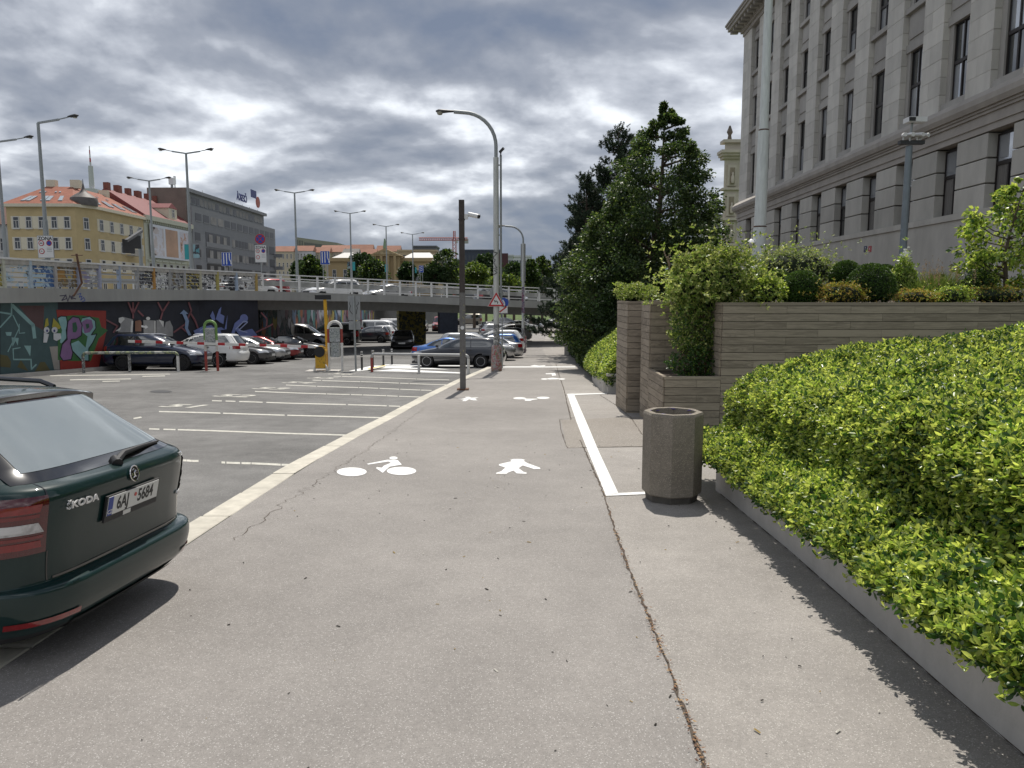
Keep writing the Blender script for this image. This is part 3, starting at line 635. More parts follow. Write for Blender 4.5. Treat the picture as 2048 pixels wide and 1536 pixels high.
for i, (px, py, r, Y, lb) in enumerate(((1602, 579, 37, 13.45, 'small ball-clipped box shrub at the planter edge left of the golden spiraea'), (1741, 572, 44, 13.5, 'large ball-clipped box shrub beside the golden spiraea'), (1692, 552, 30, 15.6, 'ball-clipped box shrub half hidden behind the large one'), (1768, 556, 26, 15.4, 'low clipped box shrub behind the right shoulder of the large one'), (1556, 566, 26, 15.2, 'dark clipped box shrub behind the small ball'))):
    p = at(px, py, Y); bush('box_shrub', lb, p, r / FPX * Y, [B_L, B_M, Y_DK], .028, 4200, (2, 5, 1), sq=(1, 1, .95), noise=.04, per=4, shell=.08, seed=i, group='ball-clipped box shrubs')
E_L = leafmat('euonymus_pale', (.44, .47, .17), (.55, .60, .15), .3, .4, .45, .4); E_G = leafmat('euonymus_green', (.14, .21, .045), (.24, .34, .045), .35, .4, .5, .4)
p = at(1415, 570, 13.6); bush('euonymus_shrub', 'large pale variegated shrub spilling over the stepped planter', p, .70, [E_L, E_G, L_MID], .062, 3000, (4, 4, 1), sq=(1.2, .75, .72), noise=.35, seed=31, per=6, wild=.35)
def drape(name, label, c, sq, n, mats, leaf, weights, seed, cat='creeper'):
    t = thing(name, label, cat, (c[0], c[1], .33)); r2 = np.random.default_rng(seed)
    p = np.array(c) + r2.uniform(-1, 1, (n, 3)) * np.array(sq); keep = ((p[:, 0] - c[0]) / sq[0]) ** 2 + ((p[:, 2] - c[2]) / sq[2]) ** 2 + vnoise(p[:, 0] * 2, p[:, 2] * 2, 2, seed) * .35 < 1
    p = p[keep]; A = np.tile(np.array([[-.15, -.8, -.1]]), (len(p), 1)) + r2.normal(size=p.shape) * .4
    P, D = sprigs(p, A, 6, leaf, .8, leaf); v, f, mi = leaves(P, D, leaf * r2.uniform(.6, 1.3, len(P)), .5, .25, False, weights)
    np_mesh('foliage', v, f, mats, mi, t, True)
    mb = MB(); random.seed(seed)
    for k in range(14):
        x = c[0] + random.uniform(-.5, .5) * sq[0]; mb.tube([(x, c[1] + .1, .33), (x + random.uniform(-.1, .1), c[1] + .05, c[2]), (x + random.uniform(-.2, .2), c[1], c[2] + sq[2] * .8)], .008, 5)
    mb.build('stems', MAT_TWIG, t, world=True); return t
p = at(1392, 650, 13.55); drape('euonymus_creeper', 'mixed green and yellow creeper hanging down inside the stepped planter', p, (.46, .28, .62), 1500, [E_L, E_G, L_DARK], .055, (2, 5, 3), 41)
p = at(1390, 725, 13.4); drape('ivy_creeper', 'dark creeper growing in the low box of the stepped planter', p, (.50, .25, .30), 520, [L_MID, L_DARK, L_DARK], .05, (1, 3, 3), 42)
p = at(1270, 585, 16.3); bush('climber_shrub', 'loose yellow-green climber on top of the narrow planter', p, .32, [E_L, L_MID, E_G], .05, 420, (3, 2, 3), sq=(1.5, 1, .55), noise=.4, seed=43, core=False, shell=.6)
p = at(1380, 522, 14.6); t = thing('flower_spikes', 'dry brownish flower spikes rising behind the pale shrub', 'plant', (p.x, 14.6, 1.585)); mb = MB(); random.seed(44)
for k in range(70):
    a = Vector((p.x + random.gauss(0, .26), 14.6 + random.gauss(0, .15), 1.6)); q = at(random.gauss(1385, 26), random.uniform(490, 545), a.y); top = Vector((q.x, a.y, q.z))
    mb.tube([a, a.lerp(top, .6) + Vector((random.gauss(0, .03), 0, 0)), top], .005, 4, 0)
    for j in range(9):
        c = a.lerp(top, .68 + .32 * j / 9) + Vector((random.gauss(0, .012), random.gauss(0, .012), 0)); mb.box(c, (.022, .022, .026), random.random() * 3, 1)
mb.build('stems', [M('dry_stem', (.16, .15, .06), .9), M('dry_flower', (.30, .22, .16), .9, var=.3, scale=30)], t, world=True)
random.seed(45)
def tufts(name, label, px0, px1, py, Y, mats, leaf, n, weights, cat, sq, seed, h=.25, **kw):
    a, b = at(px0, py, Y), at(px1, py, Y); c = (a + b) / 2; c.z = max(c.z, 1.585 + h * .4)
    return bush(name, label, c, (b.x - a.x) / 2, mats, leaf, n, weights, cat, (1, .5, h / ((b.x - a.x) / 2)), .35, .8, seed=seed, core=True, shell=.45, wild=.4, **kw)
S_Y = leafmat('spiraea_gold', (.42, .34, .06), (.5, .42, .05), .3, .5, .3, .35); S_O = leafmat('spiraea_amber', (.40, .24, .08), (.45, .28, .06), .3, .5, .3, .35)
tufts('spiraea_shrub', 'low golden spiraea between the two clipped balls', 1635, 1730, 590, 13.2, [S_Y, S_O, E_G], .035, 900, (4, 2, 2), 'shrub', None, 61, .20)
tufts('spiraea_shrub', 'low golden groundcover right of the large clipped ball', 1785, 1880, 595, 13.15, [S_Y, S_O, E_G], .03, 700, (3, 3, 3), 'shrub', None, 62, .13)
tufts('groundcover_shrub', 'yellow and rust groundcover under the small tree', 1930, 2060, 592, 13.3, [S_Y, S_O, E_G], .03, 900, (2, 3, 5), 'shrub', None, 63, .16)
tufts('herb_shrub', 'fresh green leafy clump left of the small clipped ball', 1480, 1570, 585, 13.35, [L_BRIGHT, L_MID, E_G], .05, 700, (3, 3, 2), 'shrub', None, 64, .24)
tufts('silver_shrub', 'feathery silver-green shrub below the white flagpole', 1490, 1680, 545, 16.5, [leafmat('silver_leaf', (.24, .27, .15), (.28, .32, .12), .3, .55, .3, .3), E_G, E_L], .05, 1900, (4, 3, 2), 'shrub', None, 65, .50)
tufts('rose_shrub', 'leafy green shrub with pale edges beside the large clipped ball', 1782, 1830, 565, 14.0, [E_G, E_L, L_MID], .06, 420, (3, 2, 3), 'shrub', None, 66, .33)
tufts('dark_shrub', 'small dark green shrub left of the small tree', 1915, 1990, 578, 13.6, [B_M, L_MID, Y_DK], .04, 900, (3, 2, 3), 'shrub', None, 67, .22)
tufts('low_shrub', 'low green edging plants along the plank wall', 1870, 1940, 592, 13.15, [L_MID, E_G, L_BRIGHT], .035, 500, (3, 3, 3), 'shrub', None, 68, .14)
def grass_clump(label, px, py0, Y, n, h, spread, mats, seed, plume=0):
    p = at(px, 590, Y); t = thing('ornamental_grass', label, 'grass clump', (p.x, Y, 1.585)); r2 = np.random.default_rng(seed)
    b = np.array([p.x, Y, 1.58]) + r2.normal(size=(n, 3)) * np.array([.10, .08, 0]) * spread; tip = b + r2.normal(size=(n, 3)) * np.array([.22, .18, .05]) * spread + np.array([0, 0, h]) * r2.uniform(.5, 1, (n, 1))
    mid = (b + tip) / 2 + np.array([0, 0, .08]); w = np.array([.006, 0, 0])
    V = np.stack([b - w, b + w, mid + w, tip, mid - w], 1).reshape(-1, 3); F = (np.array([[0, 1, 2], [0, 2, 4], [4, 2, 3]])[None] + (np.arange(n) * 5)[:, None, None]).reshape(-1, 3)
    np_mesh('blades', V, F, mats[0], None, t, True)
    if plume:
        k = plume; bb = np.repeat(tip[:k], 40, 0); P = bb + r2.normal(size=bb.shape) * np.array([.012, .012, .09]) + np.array([0, 0, .02]); v, f, mi = leaves(P, r2.normal(size=P.shape) * .4 + np.array([0, 0, 1]), np.full(len(P), .035), .3)
        np_mesh('plumes', v, f, mats[1], None, t, True)
    return t
GR = leafmat('grass_blade', (.10, .15, .035), (.16, .22, .04), .3, .5, .4, .3); PLM = leafmat('grass_plume', (.34, .24, .15), (.36, .26, .16), .25, .6, .2, .4)
grass_clump('feathery grass with tan plumes behind the golden groundcover', 1870, 530, 14.0, 900, .62, 1.3, [GR, PLM], 71, 42)
grass_clump('fine blue-green grass clump beside the tan plumed grass', 1835, 545, 13.8, 600, .45, 1.1, [GR, PLM], 72, 0)
p = at(1812, 512, 14.2); t = thing('white_flower', 'single white flower head on a tall stalk by the camera pole', 'flower', (p.x, 14.2, 1.585)); MB().tube([(p.x, 14.2, 1.585), (p.x + .01, 14.2, p.z)], .007, 5).build('stalk', M('green_stalk', (.12, .2, .05), .7), t, world=True)
mb = MB(); random.seed(3)
for k in range(40): mb.box(Vector((p.x, 14.2, p.z + .03)) + Vector((random.gauss(0, .035), random.gauss(0, .035), random.gauss(0, .05))), (.03, .03, .03), random.random() * 3)
mb.build('bloom', M('white_petal', (.75, .75, .68), .7), t, world=True)
# ================================================================ large grey stone office building on the right
BXD = .0268                                   # plan drift of the facade per metre of Y
def fx(Y, out=0): return 15.0 + BXD * Y - out
NB = 12; BAY = 3.11; YB0 = 24.6 - 2 * BAY     # window axes: YB0 + k*BAY
YN, YFAR = 12.0, 55.4
TZ = 1.2
bd = thing('office_building', 'large grey stone office building with tall narrow windows and pilasters', 'building', (fx(33), 33, 1.3))
def stonemat(name, col, objrand=.10):
    m = M(name, col, .82, var=.15, scale=1.3, bump=.12, bscale=25, objrand=objrand, streak=(1, 1, .35)); return m
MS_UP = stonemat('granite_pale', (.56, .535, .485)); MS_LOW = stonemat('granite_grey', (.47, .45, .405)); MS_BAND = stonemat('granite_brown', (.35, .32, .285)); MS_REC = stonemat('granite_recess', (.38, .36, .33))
MAT_JOINT = M('stone_joint', (.10, .095, .088), .95)
MAT_WFRAME = M('dark_window_frame', (.022, .016, .014), .5)
MAT_WGLASS = M('window_glass', (.025, .028, .03), .06, var=.3, scale=.7, spec=1.0, ior=1.9)
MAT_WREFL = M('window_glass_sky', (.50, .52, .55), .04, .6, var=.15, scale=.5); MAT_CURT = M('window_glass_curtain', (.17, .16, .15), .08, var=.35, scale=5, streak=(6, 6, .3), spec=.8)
MAT_BLIND = M('window_curtain', (.17, .16, .145), .8, var=.15, scale=4)
def fbox(mb, y0, y1, z0, z1, out0, out1, mi=0):
    """box on the facade between plan stations y0..y1; out = distance proud of the facade plane"""
    v = []
    for y in (y0, y1):
        for o in (out0, out1):
            for z in (z0, z1): v.append((fx(y, o), y, z))
    mb.add(v, [(0, 1, 3, 2), (4, 6, 7, 5), (0, 4, 5, 1), (2, 3, 7, 6), (0, 2, 6, 4), (1, 5, 7, 3)], mi)
def fpiece(name, me, y0, y1, z0, z1, out0, out1):
    yc, oc = (y0 + y1) / 2, (out0 + out1) / 2
    return piece(name, me, (fx(yc, oc), yc, (z0 + z1) / 2), (out1 - out0, y1 - y0, z1 - z0), bd, -BXD)
SU = unit_box(.012, MS_UP, 'stone_up'); SLW = unit_box(.015, MS_LOW, 'stone_low')
axes = [YB0 + k * BAY for k in range(NB)]
HW = .66                                       # half window opening
# solid core wall behind everything
mb = MB(); fbox(mb, YN, YFAR - .05, TZ - .5, 27, -6, -.42); mb.build('wall', MAT_JOINT, bd, world=True)
# base (plinth) with basement windows
ZB = 4.62
mb = MB(); segs = [YN]
for a in axes: segs += [a - .55, a + .55]
segs.append(YFAR)
for i in range(0, len(segs), 2): fbox(mb, segs[i], segs[i + 1], TZ - .6, 2.55, -.42, .10)
fbox(mb, YN, YFAR, 2.55, ZB - .22, -.42, .10); fbox(mb, YN, YFAR, ZB - .22, ZB, -.42, .16); fbox(mb, 39.6, 44.4, TZ, 3.05, .10, .32)
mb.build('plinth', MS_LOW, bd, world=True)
for a in axes:
    mb = MB(); fbox(mb, a - .55, a + .55, TZ - .6, 2.55, -.4, -.2); w = mb.build('basement_window', MAT_WGLASS, bd, world=True)
    mb = MB()
    for k in range(6): y = a - .5 + k * .2; fbox(mb, y - .012, y + .012, TZ - .6, 2.55, -.16, -.13)
    for z in (1.9, 2.3): fbox(mb, a - .55, a + .55, z - .012, z + .012, -.185, -.165)
    mb.build('bars', MAT_WFRAME, w)
# rusticated ground floor: big blocks in three courses between windows
Z0, Z1 = ZB, 7.10; crs = [Z0, 5.46, 6.28, 7.10]
def window(a, hw, z0, z1, out, cross=.55, mull=True, curtain=False, name='window', open_=False):
    mb = MB(); fr = .055
    fbox(mb, a - hw, a - hw + fr, z0, z1, out - .05, out + .03); fbox(mb, a + hw - fr, a + hw, z0, z1, out - .05, out + .03)
    fbox(mb, a - hw + fr, a + hw - fr, z0, z0 + fr, out - .05, out + .03); fbox(mb, a - hw + fr, a + hw - fr, z1 - fr, z1, out - .05, out + .03)
    zc_ = z0 + (z1 - z0) * cross; fbox(mb, a - hw + fr, a + hw - fr, zc_ - .06, zc_ + .06, out - .05, out + .045)
    if mull: fbox(mb, a - .04, a + .04, z0 + fr, zc_ - .06, out - .05, out + .028)
    fbox(mb, a - .035, a + .035, zc_ + .06, z1 - fr, out - .05, out + .026) if name == 'upper_window' else None
    w = mb.build(name, MAT_WFRAME, bd, world=True)
    def pane(p, q, r, s, top=False):
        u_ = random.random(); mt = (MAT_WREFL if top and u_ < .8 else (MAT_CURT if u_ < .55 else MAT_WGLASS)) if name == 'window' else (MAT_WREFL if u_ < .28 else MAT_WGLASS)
        m2 = MB(); fbox(m2, p, q, r, s, out - .02, out - .008); m2.build('pane', mt, w)
    if mull: pane(a - hw + fr, a - .04, z0 + fr, zc_ - .06); pane(a + .04, a + hw - fr, z0 + fr, zc_ - .06)
    else: pane(a - hw + fr, a + hw - fr, z0 + fr, zc_ - .06)
    if name == 'upper_window': pane(a - hw + fr, a - .035, zc_ + .06, z1 - fr); pane(a + .035, a + hw - fr, zc_ + .06, z1 - fr)
    else: pane(a - hw + fr, a + hw - fr, zc_ + .06, z1 - fr, True)
    return w
nst = 0
edges = [YN] + [v for a in axes for v in (a - HW, a + HW)] + [YFAR]
random.seed(9)
for i in range(0, len(edges), 2):
    y0, y1 = edges[i], edges[i + 1]
    for z0, z1 in zip(crs, crs[1:]):
        fpiece('stone_block', SLW, y0, y1, z0 + .022, z1 - .022, -.40, .03)
for a in axes: window(a, HW, Z0 + .02, 7.02, -.32, .60)
# string course between the storeys
mb = MB()
for z0, z1, o in ((7.12, 7.34, .06), (7.34, 7.42, .11), (7.42, 7.68, .09), (7.68, 7.78, .16), (7.78, 7.86, .22)): fbox(mb, YN, YFAR + o, z0, z1, -.42, o)
v = []
for y in (YN, YFAR + .36):
    for z, o in ((7.86, .30), (8.02, .38), (8.20, .38), (8.46, .12), (8.46, -.42), (7.86, -.42)): v.append((fx(y, o), y, z))
mb.add(v, [tuple(range(6))[::-1], tuple(range(6, 12))] + [(i, (i + 1) % 6, (i + 1) % 6 + 6, i + 6) for i in range(6)])
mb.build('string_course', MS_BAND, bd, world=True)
# upper storeys: pilasters of ashlar blocks, recessed window bays with sills, lintels and spandrel panels
ZU, ZT = 8.47, 20.0; ROWS = [(8.74, 11.5), (13.2, 15.35), (16.95, 19.05)]; PW = .86
CH = .62; nC = int((ZT - ZU) / CH)
# corner mass beyond the last bay
piers = [(axes[0] - BAY + PW - .2, axes[0] - BAY + BAY - PW + .2)] + [(axes[k] + PW - .02, axes[k + 1] - PW + .02) for k in range(NB - 1)] + [(axes[-1] + PW, YFAR)]
count = 0
for pi_, (y0, y1) in enumerate(piers):
    for c in range(nC):
        z0 = ZU + c * (ZT - ZU) / nC; z1 = ZU + (c + 1) * (ZT - ZU) / nC
        if pi_ == len(piers) - 1:
            cuts = [y0, (y0 + y1) / 2 + (.3 if c % 2 else -.3), y1]
        elif c % 2: cuts = [y0, y0 + (y1 - y0) * .58, y1]
        else: cuts = [y0, y1]
        for s0, s1 in zip(cuts, cuts[1:]):
            if pi_ == 0 : continue
            fpiece('ashlar_block', SU, s0 + .002, s1 - .002, z0 + .004, z1 - .004, -.41, .0 + random.uniform(-.002, .003)); count += 1
mb = MB(); fbox(mb, YN, piers[1][0] - .02 - (BAY - 2 * PW + .04) * 0 - 2 * PW, ZU, ZT, -.41, 0) if piers[1][0] - 2 * PW > YN else None
if mb.v: mb.build('near_wall', MS_UP, bd, world=True)
for k, a in enumerate(axes):
    y0, y1 = a - PW + .02, a + PW - .02; mb = MB()
    zs = [ZU]
    for r, (w0, w1) in enumerate(ROWS):
        fbox(mb, y0, y1, w0 - .20, w0, -.41, -.06)                                   # sill
        fbox(mb, y0, y1, w1, w1 + .32, -.41, -.17)                                   # lintel
        fbox(mb, y0, a - HW + .10, w0, w1, -.41, -.24); fbox(mb, a + HW - .10, y1, w0, w1, -.41, -.24)
        nxt = ROWS[r + 1][0] - .20 if r + 1 < len(ROWS) else ZT
        fbox(mb, y0, y1, w1 + .32, nxt, -.41, -.24)                                  # spandrel ground
        fbox(mb, y0 + .16, y1 - .16, w1 + .50, nxt - .14, -.24, -.19)                # raised panel
    fbox(mb, y0, y1, ZU, ROWS[0][0] - .20, -.41, -.2)
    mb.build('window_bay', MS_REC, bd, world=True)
    for (w0, w1) in ROWS: window(a, HW - .10, w0, w1, -.34, .5, True, name='upper_window')
# main cornice and attic
mb = MB()
for z0, z1, o in ((20.0, 20.25, .08), (20.25, 20.4, .22), (20.4, 20.62, .30), (20.62, 20.85, .95), (20.85, 21.0, 1.05), (21.0, 21.12, 1.12)): fbox(mb, YN, YFAR + o, z0, z1, -.42, o)
mb.build('cornice', MS_BAND, bd, world=True)
for k in range(62):
    y = YFAR + .6 - k * .7
    if y > YN: mb = MB(); fbox(mb, y - .14, y + .14, 20.40, 20.615, .305, .82); mb.build('modillion', MS_BAND, bd, world=True)
mb = MB(); fbox(mb, YN, YFAR - .4, 21.12, 24.5, -6, -.3); fbox(mb, YN, YFAR - .1, 24.5, 25.0, -6, .25); mb.build('attic', MS_UP, bd, world=True)
mb = MB(); fbox(mb, YFAR - .06, YFAR + .0, TZ, 21, -6, -.415); mb.build('end_wall', MS_UP, bd, world=True)
# house-number plates, wall lamp
def on_facade(px, py, o=.11):
    d = ray(px, py); t = (15 - o) / (d.x - BXD * d.y); return Vector((0, 0, HC)) + d * t
for px, col, nm, lb, tx in ((1731, (.03, .04, .10), 'number_plate', 'small dark blue house-number plate on the stone plinth', '7'), (1740, (.45, .03, .04), 'number_plate', 'small red house-number plate on the stone plinth', '4')):
    q = on_facade(px, 498, .102); t = thing(nm, lb, 'sign', q)
    MB().box((0, 0, 0), (.02, .30, .26), -BXD).build('plate', M('plate_' + lb[6:10], col, .4), t)
    text_mesh('numeral', tx, .2, MAT_PAINT, t, frame_mat((-.014, 0, 0), (0, -1, 0), (0, 0, 1)), .001)
# ================================================================ overpass ramp, graffiti walls, upper road
def catmull(pts, n=10):
    P = [np.array(p, float) for p in pts]; out = []
    for i in range(len(P) - 1):
        p0, p1, p2, p3 = P[max(i - 1, 0)], P[i], P[i + 1], P[min(i + 2, len(P) - 1)]
        for k in range(n):
            t = k / n; out.append(.5 * (2 * p1 + (p2 - p0) * t + (2 * p0 - 5 * p1 + 4 * p2 - p3) * t * t + (3 * p1 - p0 - 3 * p2 + p3) * t ** 3))
    out.append(P[-1]); return np.array(out)
# x, y, top of fascia, bottom of fascia
EDGE = catmull([(-19.7, 8, 2.0, 1.45), (-19.4, 18, 2.03, 1.47), (-19.1, 28, 2.05, 1.49), (-18.45, 36, 2.08, 1.51), (-17.6, 43, 2.09, 1.52), (-15.5, 47.2, 2.05, 1.48), (-12.2, 51, 1.93, 1.40), (-8.2, 55, 1.78, 1.27), (-3.5, 58.5, 1.56, 1.02), (1.5, 61, 1.35, .80), (7, 63, 1.15, .60), (14, 64.6, .95, .4)])
cumE = np.concatenate([[0], np.cumsum(np.hypot(*np.diff(EDGE[:, :2], axis=0).T))])
def epos(s):
    p = [np.interp(s, cumE, EDGE[:, i]) for i in range(4)]; q = [np.interp(s + .05, cumE, EDGE[:, i]) - np.interp(s - .05, cumE, EDGE[:, i]) for i in range(2)]
    t = np.array(q) / np.hypot(*q); return p, t, np.array([-t[1], t[0]])          # normal points back, away from the camera
def s_of_px(px):
    r = (px - 1024) / FPX; f = EDGE[:, 0] / (EDGE[:, 1] * 1.0) ; i = np.argmax(f > r); a = (r - f[i - 1]) / (f[i] - f[i - 1]); return cumE[i - 1] + a * (cumE[i] - cumE[i - 1])
MAT_FASC = M('bridge_concrete', (.335, .335, .315), .85, var=.13, scale=1.2, bump=.15, bscale=20, streak=(1, 1, .25))
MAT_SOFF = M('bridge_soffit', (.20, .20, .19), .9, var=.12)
MAT_WRAIL = M('white_rail', (.74, .74, .72), .5, var=.06)
MAT_ROAD = M('upper_road_asphalt', (.13, .13, .13), .85, var=.15)
br = thing('overpass', 'long curving concrete overpass ramp with railings above the car park', 'bridge', (-15.5, 47.2, g(47)))
def sweep(prof, S, mat, name, parent=br):
    vs = []; n = len(prof)
    for s in S:
        (x, y, zt, zb), t, nr = epos(s)
        for o, ref, dz in prof: vs.append((x + nr[0] * o, y + nr[1] * o, (zt if ref else zb) + dz))
    fs = [(k * n + j, k * n + (j + 1) % n, (k + 1) * n + (j + 1) % n, (k + 1) * n + j) for k in range(len(S) - 1) for j in range(n)]
    fs += [tuple(range(n))[::-1], tuple(range((len(S) - 1) * n, len(S) * n))]
    return MB().add(vs, fs).build(name, mat, parent, world=True)
SE = s_of_px(528); STOT = cumE[-1]
SS_ = np.linspace(0, STOT, 90)
sweep([(0, 0, 0), (0, 1, 0), (.45, 1, 0), (.45, 1, -.50), (9, 1, -.50), (9, 0, 0)], SS_, MAT_FASC, 'deck')
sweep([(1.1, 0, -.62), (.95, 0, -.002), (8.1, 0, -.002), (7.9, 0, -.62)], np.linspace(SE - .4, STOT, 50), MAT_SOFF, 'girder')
sweep([(.46, 1, -.495), (.46, 1, -.485), (8.9, 1, -.485), (8.9, 1, -.495)], SS_, MAT_ROAD, 'roadway')
# left stretch: posts, louvre slats sprayed bay by bay
POSTC = [(.50, .51, .42), (.42, .50, .56), (.40, .38, .36), (.34, .36, .46), (.36, .38, .48), (.30, .36, .46), (.33, .33, .33), (.46, .24, .06), (.34, .34, .33), (.40, .40, .40), (.50, .48, .36), (.42, .37, .12), (.36, .44, .55), (.42, .30, .10)]
def rail_post(s, h, w, col_mat, dz=0):
    (x, y, zt, zb), t, nr = epos(s); mb = MB(); mb.box((x + nr[0] * .12, y + nr[1] * .12, zt + h / 2 - .06), (w, w, h + .12), math.atan2(t[1], t[0])); mb.build('rail_post', col_mat, br, world=True)
def rail_bar(s0, s1, z, w, h, mat, name, off=.12, n=1):
    S = np.linspace(s0, s1, n + 1); mb = MB()
    for a, b in zip(S, S[1:]):
        (x, y, zt, _), t, nr = epos(a); (x2, y2, zt2, _), t2, nr2 = epos(b)
        mb.bar((x + nr[0] * off, y + nr[1] * off, zt + z), (x2 + nr2[0] * off, y2 + nr2[1] * off, zt2 + z), w, h)
    return mb.build(name, mat, br, world=True)
def spray(name, cols, scale=2.2):
    """sprayed panel: blotches of several paints"""
    m = M(name, cols[0], .6, var=0); nt = m.node_tree; L = nt.links; geo = nt.nodes.new('ShaderNodeNewGeometry')
    nz = nt.nodes.new('ShaderNodeTexNoise'); nz.inputs['Scale'].default_value = scale; nz.inputs['Detail'].default_value = 5; nz.inputs['Roughness'].default_value = .65; L.new(geo.outputs['Position'], nz.inputs['Vector'])
    rp = nt.nodes.new('ShaderNodeValToRGB'); rp.color_ramp.interpolation = 'CONSTANT'; L.new(nz.outputs[0], rp.inputs[0]); e = rp.color_ramp.elements
    ps = np.linspace(.34, .64, len(cols)); e[0].position = 0; e[0].color = (*cols[0], 1); e[1].position = ps[1]; e[1].color = (*cols[1], 1)
    for p, c in list(zip(ps, cols))[2:]: q = e.new(p); q.color = (*c, 1)
    L.new(rp.outputs[0], nt.nodes['Principled BSDF'].inputs['Base Color']); return m
BK, WH, GY, BR, YL, BL, LB, OG, PU = (.02, .02, .025), (.6, .6, .58), (.30, .30, .30), (.16, .12, .06), (.42, .34, .08), (.05, .12, .28), (.40, .52, .60), (.36, .19, .04), (.24, .22, .34)
SPR = [spray('spray_yellow', [BR, YL, BK, WH]), spray('spray_sky', [LB, WH, LB, BK], 1.6), spray('spray_blue', [BL, LB, BL, WH], 1.6), spray('spray_brown', [OG, BR, GY, YL]), spray('spray_lilac', [PU, GY, WH, BK], 1.6), None, None, spray('spray_black', [BK, WH, BK, GY], 1.9), spray('spray_mono', [GY, BK, WH, BR], 1.7), spray('spray_grey', [GY, WH, BK, OG], 1.7), spray('spray_rust', [BR, GY, BK, OG], 1.6), spray('spray_ochre', [YL, BK, YL, GY], 1.6)]
sl = s_of_px(22); bay = 1.45; k = int((sl - .5) // bay); s = sl - k * bay; i = -k
SLAT = {}
RH = 1.12
random.seed(31); lefts = []
while s < SE - .2: lefts.append(s); s += bay
for j, s in enumerate(lefts):
    b = j - k; c = POSTC[b % len(POSTC)]
    rail_post(s, RH, .14, M('post_%d' % (b % len(POSTC)), c, .6, var=.2, scale=6))
    sp_ = SPR[(b + 1) % len(SPR)] if b < 6 else SPR[7 + (b % 5)]
    if sp_ is None or j == len(lefts) - 1: 
        rail_bar(s, s + bay, .35, .05, .07, MAT_FASC, 'slat', .12); rail_bar(s, s + bay, .68, .05, .06, MAT_FASC, 'slat', .12); continue
    for r in range(5):
        (x, y, zt, _), t, nr = epos(s + bay / 2); me = unit_box(0, sp_, 'slat_' + sp_.name)
        o = piece('slat', me, (x + nr[0] * .14, y + nr[1] * .14, zt + .14 + r * .185), (bay - .15, .03, .15), br, math.atan2(t[1], t[0]))
        o.rotation_euler = (R_(-14), 0, math.atan2(t[1], t[0]))
rail_bar(0, SE, RH, .20, .07, MAT_WRAIL, 'top_rail', n=40)
rail_bar(0, SE, RH - .13, .12, .16, M('weathered_rail', (.44, .42, .38), .7, var=.3, scale=4), 'upper_rail', n=40)
# right stretch: white tubular railing and crash barrier
s = SE + .15
while s < STOT - 1: rail_post(s, 1.09, .11, MAT_WRAIL); s += 1.36
for z, w, h, nm in ((1.08, .15, .07, 'top_rail'), (.84, .07, .07, 'mid_rail'), (.16, .07, .06, 'low_rail')): rail_bar(SE, STOT, z, w, h, MAT_WRAIL, nm, n=40)
MAT_GALV = M('galvanised_steel', (.40, .41, .41), .45, .6, var=.15)
rail_bar(SE - 2, STOT, .52, .05, .30, MAT_GALV, 'crash_barrier', .55, 40)
rail_bar(SE - 4, STOT, 1.0, .08, .06, MAT_WRAIL, 'far_top_rail', 8.7, 40); rail_bar(SE - 4, STOT, .6, .05, .30, MAT_GALV, 'far_crash_barrier', 8.4, 40); s = SE - 4
while s < STOT - 1:
    (x, y, zt, zb), t, nr = epos(s); MB().box((x + nr[0] * 8.7, y + nr[1] * 8.7, zt + .45), (.07, .07, 1.15)).build('far_rail_post', MAT_WRAIL, br, world=True); s += 1.6
# piers
MAT_PIER = spray('pier_graffiti', [(.02, .03, .035), (.20, .17, .03), (.03, .04, .03), (.30, .25, .05)], 1.6); MAT_PIER2 = M('pier_navy', (.018, .022, .035), .8, var=.4)
for x, y, w, d, m in ((-8.9, 66.0, 2.4, .9, MAT_PIER), (-7.9, 92, 2.3, 1.0, MAT_PIER2)):
    MB().box((x, y, (g(y) + 1.2) / 2 - .05), (w, d, 1.2 - g(y) + .1), .35).build('pier', m, br, world=True)
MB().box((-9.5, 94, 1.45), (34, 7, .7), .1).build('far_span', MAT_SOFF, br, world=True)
# ---------------------------------------------------------------- graffiti retaining wall under the ramp
WL = [(-19.9, 8), (-19.42, 28), (-18.77, 36), (-17.95, 42.9), (-15.95, 47.0)]
MAT_WALL = M('painted_wall_dark', (.018, .020, .030), .75, var=.25, scale=1.5)
gw = thing('graffiti_wall', 'dark retaining wall covered with colourful graffiti under the ramp', 'wall', (-18.8, 36, g(36)))
mb = MB()
for (x0, y0), (x1, y1) in zip(WL, WL[1:]):
    mb.add([(x0, y0, g(y0) - .3), (x1, y1, g(y1) - .3), (x1, y1, 1.62), (x0, y0, 1.62), (x0 - .8, y0, g(y0) - .3), (x1 - .8, y1 + .2, g(y1) - .3), (x1 - .8, y1 + .2, 1.62), (x0 - .8, y0, 1.62)], [(0, 1, 2, 3), (3, 2, 6, 7), (4, 7, 6, 5), (0, 3, 7, 4), (1, 5, 6, 2)])
mb.build('wall', MAT_WALL, gw, world=True)
mb = MB()
for (x0, y0), (x1, y1) in zip(WL, WL[1:]): mb.bar((x0 + .16, y0, g(y0) + LOTZ + .05), (x1 + .16, y1, g(y1) + LOTZ + .05), .25, .22)
mb.build('kerb', MAT_CONC, gw, world=True)
def wallpt(px, py, lift):
    for A, B in zip(WL, WL[1:]):
        p = on_line(px, py, A, B); d = ((p.x - A[0]) * (B[0] - A[0]) + (p.y - A[1]) * (B[1] - A[1])) / ((B[0] - A[0]) ** 2 + (B[1] - A[1]) ** 2)
        if d <= 1.0 or (A, B) == (WL[-2], WL[-1]):
            n = Vector((B[1] - A[1], -(B[0] - A[0]), 0)).normalized(); return p + n * lift
LAY = [0]
